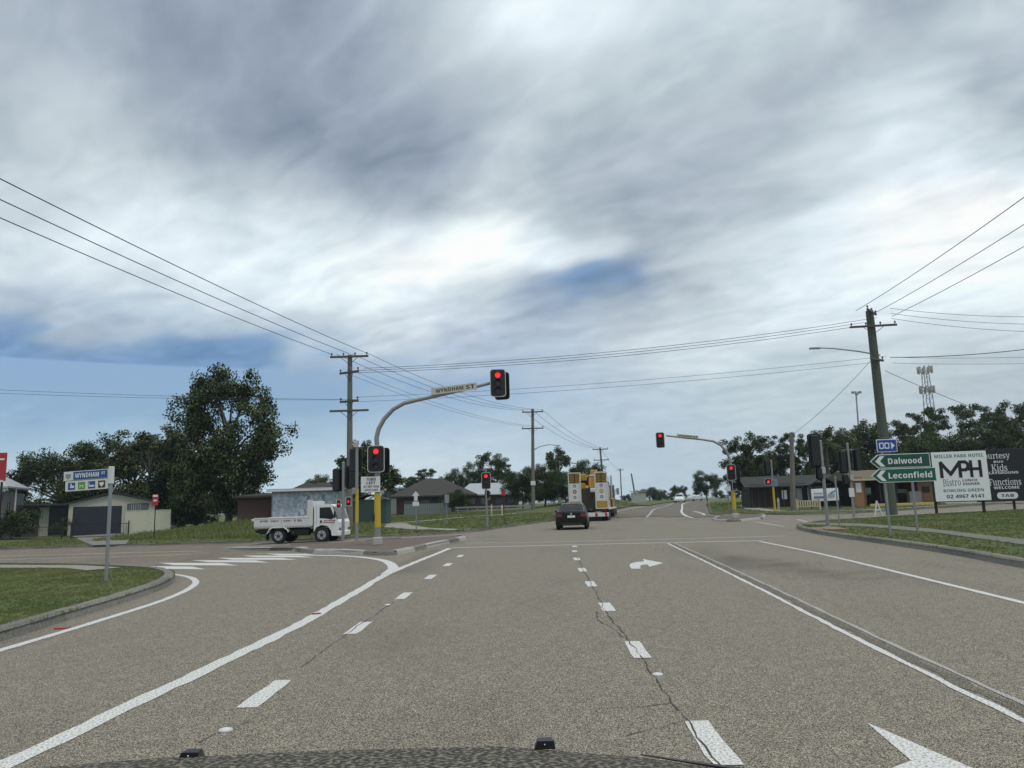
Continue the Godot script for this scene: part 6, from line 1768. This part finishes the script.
	for k in 14:
		var y := hi * k / 14.0
		var a := lerpf(2.0, 0.75, k / 14.0)
		var c := lerpf(2.0, 0.75, (k + 1) / 14.0)
		var y2 := hi * (k + 1) / 14.0
		var b := MB.new()
		b.tube([Vector3(-a, y, a), Vector3(c, y2, c)], [0.07], 5)
		b.tube([Vector3(a, y, a), Vector3(-c, y2, c)], [0.07], 5)
		b.tube([Vector3(a, y, -a), Vector3(a, y, a)], [0.06], 5)
		b.tube([Vector3(-a, y, -a), Vector3(-c, y2, c)], [0.06], 5)
		part(tw, "bracing", b, mats["galvanised"])
	for y in [33.0, 39.5]:
		var ring := []
		for k in 13: ring.append(Vector3(cos(TAU * k / 12.0) * 1.9, y, sin(TAU * k / 12.0) * 1.9))
		var rg := part(tw, "antenna_ring", MB.new().tube(ring, [0.12], 6), mats["galvanised"])
		for k in 9:
			var a := TAU * k / 9.0
			part(rg, "antenna", bx(Vector3(cos(a) * 2.1, y + 0.2, sin(a) * 2.1), Vector3(0.5, 2.3, 0.4), 0.05), mats["pale_concrete"])
	var fl := thing("floodlight_mast", "tall slim floodlight mast with lamp cluster above the hotel trees", "floodlight", at(77.3, 180))
	part(fl, "mast", tb([Vector3.ZERO, Vector3(0.6, 24.3, 0)], [0.28, 0.16], 8), mats["galvanised"])
	part(fl, "crosshead", bx(Vector3(0.6, 24.0, 0), Vector3(2.2, 0.2, 0.3)), mats["galvanised"])
	for x in [-0.8, 0.0, 0.8]: part(fl, "lamp", bx(Vector3(0.6 + x, 23.6 + absf(x) * 0.5, 0.3), Vector3(0.7, 0.6, 0.5), 0.1), mats["lamp_grey"])

func mural_mesh(w: float, h: float) -> PlaneMesh:
	var p := PlaneMesh.new()
	p.size = Vector2(w, h)
	p.orientation = PlaneMesh.FACE_Z
	p.center_offset = Vector3(0, h / 2, 0)
	return p

func mural_image() -> ImageTexture:
	# faded paint: loose grey strokes on pale blue, worn away in places
	var im := Image.create(512, 256, false, Image.FORMAT_RGB8)
	var a := noise(91, 0.006)
	var b := noise(92, 0.02)
	for y in 256:
		for x in 512:
			var n := a.get_noise_2d(x, y * 1.3)
			var m := b.get_noise_2d(x * 1.2, y)
			var c := Color(0.70, 0.73, 0.78).lerp(Color(0.80, 0.82, 0.86), clampf(0.5 + n * 1.4, 0, 1))
			var edge := absf(n * 9.0 - roundf(n * 9.0))
			if edge < 0.12 and m > -0.05: c = Color(0.42, 0.45, 0.50)
			if n > 0.25 and m > 0.1: c = Color(0.52, 0.55, 0.60)
			if m < -0.38: c = Color(0.80, 0.81, 0.83)
			im.set_pixel(x, y, c)
	return ImageTexture.create_from_image(im)

# ---------------------------------------------------------------- trees

func tree_meshes(seed_: int, high: float, wide: float, bare: float, clumps: int, per: int, leaf: float, tones: Array, limbs := 8, clump_r := 0.13, squash := 0.75, round_ := 0.0, boxy := 0.0) -> Array:
	# returns [wood, leaves]; the crown fills an uneven ellipsoid from bare * high to high
	var rng := RandomNumberGenerator.new()
	rng.seed = seed_
	var lump := noise(seed_, 1.0, FastNoiseLite.TYPE_SIMPLEX_SMOOTH, 2)
	var wood := MB.new()
	var r0 := high * 0.026
	var fork := Vector3(rng.randf_range(-0.03, 0.03) * high, high * maxf(bare * 0.9, 0.12), rng.randf_range(-0.03, 0.03) * high)
	var top := Vector3(rng.randf_range(-0.06, 0.06) * wide, high * 0.88, rng.randf_range(-0.06, 0.06) * wide)
	wood.tube([Vector3(0, -0.2, 0), Vector3(0.01 * high, fork.y * 0.5, 0), fork, fork.lerp(top, 0.5) + Vector3(rng.randf_range(-0.04, 0.04) * wide, 0, 0), top], [r0 * 1.25, r0, r0 * 0.85, r0 * 0.5, r0 * 0.12], 9)
	var mid := Vector3(0, high * (bare + 1.0) * 0.5, 0)
	var half := Vector3(wide * 0.5, high * (1.0 - bare) * 0.5, wide * 0.5)
	var nodes := []
	for i in limbs:
		var a := TAU * i / limbs + rng.randf_range(-0.35, 0.35)
		var up := rng.randf_range(-0.55, 0.85)
		var dir := Vector3(cos(a) * cos(up), sin(up), sin(a) * cos(up))
		var k := 0.84 + 0.4 * lump.get_noise_3d(dir.x * 1.4, dir.y * 1.4, dir.z * 1.4)
		if boxy > 0.0: k *= lerpf(1.0, 1.0 / pow(pow(absf(dir.x), 4.0) + pow(absf(dir.y), 4.0) + pow(absf(dir.z), 4.0), 0.25), boxy)
		var tip := mid + dir * half * k
		var from := fork.lerp(top, clampf((tip.y - fork.y) / high * 0.75, 0.0, 0.75))
		var bend := from.lerp(tip, 0.5) + Vector3(0, high * 0.03, 0) + Vector3(rng.randf_range(-1, 1), 0, rng.randf_range(-1, 1)) * wide * 0.03
		wood.tube([from, bend, tip], [r0 * 0.42, r0 * 0.26, r0 * 0.07], 6)
		nodes.append(tip)
		for j in 4:
			var t2 := tip + Vector3(rng.randf_range(-1, 1), rng.randf_range(-0.5, 0.7), rng.randf_range(-1, 1)) * half * 0.36
			wood.tube([bend.lerp(tip, rng.randf_range(0.3, 0.8)), t2], [r0 * 0.16, r0 * 0.04], 5)
			nodes.append(t2)
	# clumps: at branch ends first, then spread over the uneven shell
	var spots := []
	for p in nodes: spots.append([p, 1.0])
	while spots.size() < clumps:
		var d := Vector3(rng.randfn(), rng.randfn(), rng.randfn()).normalized()
		var k := (0.88 + 0.45 * lump.get_noise_3d(d.x * 1.9, d.y * 1.9 + 5.0, d.z * 1.9)) * pow(rng.randf_range(0.06 + 0.25 * round_, 1.0), 0.38)
		if boxy > 0.0: k *= lerpf(1.0, 1.0 / pow(pow(absf(d.x), 4.0) + pow(absf(d.y), 4.0) + pow(absf(d.z), 4.0), 0.25), boxy)
		var p := mid + d * half * minf(k, 1.1)
		var near: Vector3 = nodes[0]
		for q: Vector3 in nodes:
			if q.distance_squared_to(p) < near.distance_squared_to(p): near = q
		spots.append([p.lerp(near, 0.3 + 0.2 * (1.0 - round_)), rng.randf_range(0.7, 1.15)])
	var v := PackedVector3Array()
	var n := PackedVector3Array()
	var c := PackedColorArray()
	var total := spots.size() * per
	v.resize(total * 6)
	n.resize(total * 6)
	c.resize(total * 6)
	var w := 0
	for s in spots:
		var tone: Vector3 = tones[rng.randi() % tones.size()]
		tone *= rng.randf_range(0.88, 1.36)
		var cr: float = clump_r * wide * s[1]
		for k in per:
			var d := Vector3(rng.randfn(), rng.randfn(), rng.randfn())
			d = d.normalized() * pow(rng.randf(), 0.45)
			var p: Vector3 = s[0] + Vector3(d.x, d.y * squash, d.z) * cr
			var u := Vector3(rng.randf_range(-1, 1), rng.randf_range(-1.0, 0.35), rng.randf_range(-1, 1)).normalized()
			var q := u.cross(Vector3(rng.randf_range(-1, 1), rng.randf_range(-1, 1), rng.randf_range(-1, 1))).normalized()
			var l := leaf * rng.randf_range(0.6, 1.35)
			u *= l
			q *= l * 0.42
			var nn := u.cross(q).normalized()
			if nn.y < 0.0: nn = -nn
			nn = (nn + d * 0.6).normalized()
			var a0 := p - u * 0.5
			var a1 := p + q
			var a2 := p + u * 0.5
			var a3 := p - q
			var b := rng.randf_range(0.75, 1.3)
			var cc := Color(tone.x * b, tone.y * b, tone.z * b)
			for x in [a0, a1, a2, a0, a2, a3]:
				v[w] = x
				n[w] = nn
				c[w] = cc
				w += 1
	var arr := []
	arr.resize(Mesh.ARRAY_MAX)
	arr[Mesh.ARRAY_VERTEX] = v
	arr[Mesh.ARRAY_NORMAL] = n
	arr[Mesh.ARRAY_COLOR] = c
	var m := ArrayMesh.new()
	m.add_surface_from_arrays(Mesh.PRIMITIVE_TRIANGLES, arr)
	return [wood.done(), m]

func plant_tree(called: String, label: String, kind: Array, where: Vector3, scale_: Vector3, turn: float, group := "", category := "tree", bark := "bark") -> void:
	var t := thing(called, label, category, where, turn, group)
	var a := part(t, "trunk", kind[0], mats[bark])
	var b := part(t, "crown", kind[1], mats["leaf"])
	a.scale = scale_
	b.scale = scale_

func make_trees() -> void:
	noisy("bark", 95, 0.8, 0.05, [[0.2, 0.045, 0.038, 0.032], [0.6, 0.10, 0.088, 0.075], [1.0, 0.17, 0.155, 0.135]], 0.95, 256)
	noisy("bark_pale", 96, 0.8, 0.05, [[0.2, 0.13, 0.12, 0.105], [0.6, 0.26, 0.245, 0.22], [1.0, 0.36, 0.345, 0.31]], 0.9, 256)
	var lf := mat("leaf", Color.WHITE, 0.6)
	lf.vertex_color_use_as_albedo = true
	lf.backlight_enabled = true
	lf.backlight = Color(0.8, 0.9, 0.55)
	var gum := [Vector3(0.098, 0.136, 0.064), Vector3(0.116, 0.152, 0.074), Vector3(0.088, 0.124, 0.060), Vector3(0.140, 0.148, 0.072)]
	var dark := [Vector3(0.076, 0.112, 0.050), Vector3(0.090, 0.126, 0.054), Vector3(0.104, 0.138, 0.056), Vector3(0.066, 0.098, 0.046)]
	var olive := [Vector3(0.108, 0.128, 0.055), Vector3(0.128, 0.140, 0.060), Vector3(0.094, 0.118, 0.052), Vector3(0.078, 0.104, 0.048)]
	var big := tree_meshes(213, 10, 7.2, 0.0, 320, 140, 0.155, gum, 20, 0.098, 0.9, 0.8, 1.0)
	var gum_a := tree_meshes(202, 10, 6.5, 0.30, 90, 150, 0.18, gum, 11, 0.10, 0.55)
	var gum_b := tree_meshes(203, 10, 7.5, 0.12, 120, 150, 0.19, olive, 12, 0.10, 0.65)
	var round_a := tree_meshes(204, 10, 10.0, 0.06, 180, 150, 0.21, dark, 14, 0.11, 0.8, 0.6, 0.6)
	var round_b := tree_meshes(205, 10, 9.0, 0.05, 180, 150, 0.21, olive, 14, 0.11, 0.8, 0.6, 0.6)
	var slim := tree_meshes(206, 10, 3.6, 0.34, 34, 120, 0.24, gum, 6, 0.2, 0.7)
	var bush := tree_meshes(207, 3, 4.5, 0.0, 60, 120, 0.17, dark, 6, 0.16, 0.8, 0.5)
	var cone := tree_meshes(208, 10, 5.5, 0.04, 100, 130, 0.26, dark, 8, 0.15, 0.9, 0.5)
	# [called, label, kind, x, D, height scale, width scale, turn, group]
	var gl := "trees behind the garage"
	var gr := "trees behind the hotel and pavilion"
	var list := [
		["gum_tree", "tall spreading gum tree with dark forked trunk between garage fence and painted shed", big, -29.4, 76, 1.6, 1.3, 0.4, ""],
		["tree", "broad dark evergreen rising behind the cottage roof", round_a, -61.0, 100, 1.12, 1.15, 0.2, gl],
		["tree", "rounded olive evergreen rising behind the garage roof ridge", round_b, -54.5, 106, 1.32, 1.3, 1.2, gl],
		["tree", "taller ragged dark tree between the garage and the gum tree", gum_b, -46.2, 94, 1.3, 1.35, 2.4, gl],
		["tree", "dense low dark tree filling the gap right of the garage", round_a, -41.0, 96, 1.1, 1.05, 3.3, gl],
		["tree", "dark tree directly behind the cream fence", round_b, -36.5, 88, 0.75, 0.75, 4.3, gl],
		["tree", "narrow dark cypress like tree behind the grey power pole", cone, -16.9, 77, 0.86, 0.84, 0.9, ""],
		["tree", "thin pale leaved tree beside the curved arm signal pole", slim, -15.0, 84, 0.66, 0.95, 1.7, ""],
		["tree", "round green tree above the nose of the tipper truck", round_b, -30.0, 115, 0.65, 0.68, 2.2, ""],
		["tree", "small open crowned tree behind the left end of the dark tiled roof", gum_a, -20.6, 150, 0.82, 0.95, 0.3, ""],
		["tree", "small dark tree behind the ridge of the dark tiled roof", round_a, -14.0, 150, 0.76, 0.56, 1.3, ""],
		["tree", "tall dark gum behind the silver roofed building", gum_b, -5.2, 138, 1.0, 1.0, 4.1, ""],
		["tree", "dark gum left of the tall gum behind the silver roof", round_a, -9.0, 140, 0.80, 0.5, 2.9, ""],
		["tree", "dense round bush beside the timber pole with white plate, left one", round_a, -0.6, 101, 0.55, 0.5, 0.6, "round bushes by the pole"],
		["tree", "dense round bush beside the timber pole with white plate, tallest one", round_b, 2.4, 103, 0.58, 0.5, 1.9, "round bushes by the pole"],
		["tree", "low dense bush behind the black sedan", round_a, 5.0, 100, 0.40, 0.42, 2.7, "round bushes by the pole"],
		["gum_tree", "tall slender gum tree left of the low loader ramps", slim, 5.0, 120, 0.95, 0.85, 0.4, ""],
		["tree", "dark tree hidden mostly behind the low loader", round_a, 9.5, 124, 0.62, 0.6, 1.4, ""],
		["tree", "dark round bush in front of the dark tiled house", round_a, -9.2, 101, 0.3, 0.32, 1.1, ""],
		["tree", "distant dark clump of trees at the top of the left bank", round_a, 38.5, 245, 0.42, 0.75, 0.7, "far trees"],
		["tree", "distant tree beside the dark clump on the left bank", gum_b, 45.0, 260, 0.36, 0.45, 0.7, "far trees"],
		["tree", "tiny distant tree standing alone over the far road", slim, 55.0, 290, 0.42, 0.5, 1.7, "far trees"],
		["tree", "dark tree beside the far road right of the white car", round_a, 34.6, 150, 0.56, 0.5, 2.2, gr],
		["tree", "small dark bush at the foot of the far road tree", round_b, 33.0, 170, 0.35, 0.4, 3.2, gr],
		["tree", "tall full tree behind the far right curved arm signal", gum_b, 28.2, 100, 0.92, 0.85, 0.2, gr],
		["tree", "dense tree filling below the tall full tree by the far signal", round_b, 30.0, 104, 0.66, 0.62, 3.2, gr],
		["tree", "dark tree left of the leaning bare pole", round_a, 35.0, 112, 0.72, 0.65, 0.9, gr],
		["tree", "tall pointed tree behind the leaning bare pole", gum_a, 37.5, 110, 1.0, 0.75, 1.9, gr],
		["tree", "olive tree behind the black signal board on the near right corner", round_b, 42.5, 110, 0.98, 0.75, 2.9, gr],
		["tree", "ragged gum between the two black signal boards", gum_b, 46.0, 113, 1.08, 0.85, 3.7, gr],
		["tree", "dense dark tree behind the brick hotel porch", round_a, 51.5, 118, 1.05, 0.85, 4.4, gr],
		["tree", "dark tree left of the green pole behind the hotel", gum_b, 54.5, 122, 1.22, 0.9, 5.1, gr],
		["tree", "low dark tree behind the green direction signs", round_a, 60.0, 120, 0.95, 0.95, 0.1, gr],
		["gum_tree", "umbrella crowned gum in front of the telecom tower", gum_a, 72.5, 142, 1.62, 1.45, 1.1, gr],
		["gum_tree", "spreading gum above the white billboard", gum_a, 80.5, 136, 1.62, 1.5, 2.6, gr],
		["gum_tree", "spreading gum above the black billboard", gum_b, 88.0, 138, 1.62, 1.3, 4.6, gr],
		["tree", "dense understorey tree behind the white billboard", round_a, 70.5, 126, 1.05, 1.1, 5.6, gr],
		["tree", "dense understorey tree behind the black billboard", round_b, 80.0, 124, 1.15, 1.2, 0.6, gr],
		["tree", "dark understorey tree at the right end of the billboards", round_a, 90.0, 126, 1.15, 1.2, 1.6, gr],
		["hedge_shrub", "clipped dark hedge shrub behind the black railing", bush, -53.4, 80, 0.95, 0.9, 0.0, "hedge in front of the cottage"],
		["hedge_shrub", "leafy shrub by the outbuilding behind the railing", bush, -49.4, 82.5, 0.62, 0.6, 1.0, "hedge in front of the cottage"],
		["hedge_shrub", "taller shrub hiding the cottage verandah", bush, -56.5, 80.5, 1.0, 1.0, 2.0, "hedge in front of the cottage"],
		["hedge_shrub", "low dark shrub behind the cream fence beside the gum tree trunk", bush, -39.5, 88, 0.9, 1.2, 0.9, ""],
		["hedge_shrub", "low dark shrub at the left foot of the gum tree", bush, -42.5, 96, 1.1, 1.5, 2.1, ""],
		["hedge_shrub", "low dark shrub right of the gum tree trunk behind the white boards", bush, -27.5, 92, 1.0, 1.6, 3.1, ""],
		["hedge_shrub", "grass smothered shrub on the bank behind the tipper tray", bush, -26.5, 79, 0.55, 0.8, 0.5, ""],
	]
	for l in list:
		plant_tree(l[0], l[1], l[2], at(l[3], l[4], 0.1), Vector3(l[6], l[5], l[6]), l[7], l[8], "shrub" if l[0] == "hedge_shrub" else "tree", "bark_pale" if l[2] == slim or l[2] == gum_a else "bark")
	# woods along the skyline, too far to tell the trees apart
	var rw := RandomNumberGenerator.new()
	rw.seed = 55
	var mm := MultiMesh.new()
	mm.transform_format = MultiMesh.TRANSFORM_3D
	mm.mesh = round_a[1]
	var spots := []
	for k in 120:
		var x := -260.0 + k * 5.0 + rw.randf_range(-3, 3)
		var d := 270.0 + rw.randf_range(-25, 45)
		var az := x / d
		var gap := az > 0.10 and az < 0.27
		if az > 0.19 and az < 0.235: continue
		spots.append([x, d, 0.42 if gap else 1.0])
	mm.instance_count = spots.size()
	for k in spots.size():
		var s: float = rw.randf_range(0.55, 1.0) * spots[k][2]
		mm.set_instance_transform(k, Transform3D(Basis(Vector3.UP, rw.randf() * TAU).scaled(Vector3(s * 1.3, s, s * 1.3)), at(spots[k][0], spots[k][1], -0.5)))
	var wo := MultiMeshInstance3D.new()
	wo.name = numbered("distant_wood")
	wo.multimesh = mm
	wo.material_override = mats["leaf"]
	add_child(wo)
	tag(wo, "dark belt of distant woods along the skyline behind the houses", "woods", "", "stuff")
	# a palm among the trees on the right
	var t := thing("palm_tree", "feather palm among the dark trees behind the pavilion", "tree", at(40.2, 104, 0.1))
	part(t, "trunk", tb([Vector3(0, -0.1, 0), Vector3(0.1, 4, 0), Vector3(0.15, 7.6, 0)], [0.24, 0.18, 0.16], 10), mats["bark"])
	var rng := RandomNumberGenerator.new()
	rng.seed = 14
	for k in 13:
		var a := TAU * k / 13.0 + rng.randf_range(-0.2, 0.2)
		var up := rng.randf_range(0.2, 1.0)
		var b := MB.new()
		b.tinted = true
		var g := rng.randf_range(0.8, 1.2)
		b.tint = Color(0.050 * g, 0.068 * g, 0.028 * g)
		var pts := []
		for i in 9:
			var f := i / 8.0
			pts.append(Vector3(cos(a) * f * 2.6, 7.6 + up * f * 1.5 - f * f * 1.9, sin(a) * f * 2.6))
		b.tube(pts, [0.035, 0.03, 0.025, 0.02, 0.015], 4)
		var side := Vector3(-sin(a), 0, cos(a))
		for i in range(2, 40):
			var f := i / 40.0
			var p := Vector3(cos(a) * f * 2.6, 7.6 + up * f * 1.5 - f * f * 1.9, sin(a) * f * 2.6)
			for s in [-1.0, 1.0]:
				var l := 0.65 * sin(PI * minf(f * 0.9 + 0.12, 1.0))
				var e: Vector3 = p + side * s * l * 0.8 + Vector3(cos(a) * 0.2, -l * 0.55, sin(a) * 0.2)
				b.tri(p + Vector3(cos(a), 0, sin(a)) * 0.03, p - Vector3(cos(a), 0, sin(a)) * 0.03, e, Vector3(0, 1, 0))
		part(t, "frond", b, mats["leaf"])

func make_shared_mats() -> void:
	mat("plate_cream", Color(0.50, 0.49, 0.40), 0.6)
	mat("box_blue", Color(0.14, 0.22, 0.30), 0.6)
	mat("sign_blue", Color(0.02, 0.06, 0.32), 0.5)
	mat("ink_grey", Color(0.10, 0.11, 0.12), 0.7)
	mat("mural_base", Color(0.30, 0.32, 0.35), 0.85)
	var mu := mat("mural", Color.WHITE, 0.85)
	mu.albedo_texture = mural_image()
	mat("pale_glass", Color(0.30, 0.32, 0.34), 0.15)
	mat("banner_blue", Color(0.10, 0.17, 0.34), 0.7)
	mat("banner_pale", Color(0.35, 0.40, 0.47), 0.7)

func _ready() -> void:
	# camera: at the windscreen of the waiting car, tipped up and rolled a little
	var cam := Camera3D.new()
	add_child(cam)
	cam.position = Vector3(0, 1.55, 0)
	cam.rotation = Vector3(0.153397, 0.014699, -0.03)
	cam.fov = 53.07
	cam.near = 0.05
	cam.far = 2000.0
	cam.current = true
	# air and light
	var env := Environment.new()
	env.background_mode = Environment.BG_SKY
	env.sky = make_sky()
	env.tonemap_mode = Environment.TONE_MAPPER_LINEAR
	env.tonemap_exposure = 1.0
	env.fog_enabled = true
	env.fog_density = 0.00022
	env.fog_light_color = Color(0.78, 0.84, 0.88)
	env.sdfgi_enabled = true
	env.ssao_enabled = true
	env.ssil_enabled = true
	var we := WorldEnvironment.new()
	we.environment = env
	add_child(we)
	var sun := DirectionalLight3D.new()
	sun.light_energy = 0.5
	sun.light_angular_distance = 14.0
	sun.light_color = Color(1.0, 0.97, 0.92)
	sun.shadow_enabled = true
	add_child(sun)
	sun.look_at_from_position(Vector3(0.30, 1.0, 0.30), Vector3.ZERO)

	make_shared_mats()
	make_ground()
	make_signals()
	make_signs()
	make_poles()
	make_vehicles()
	make_buildings()
	make_trees()
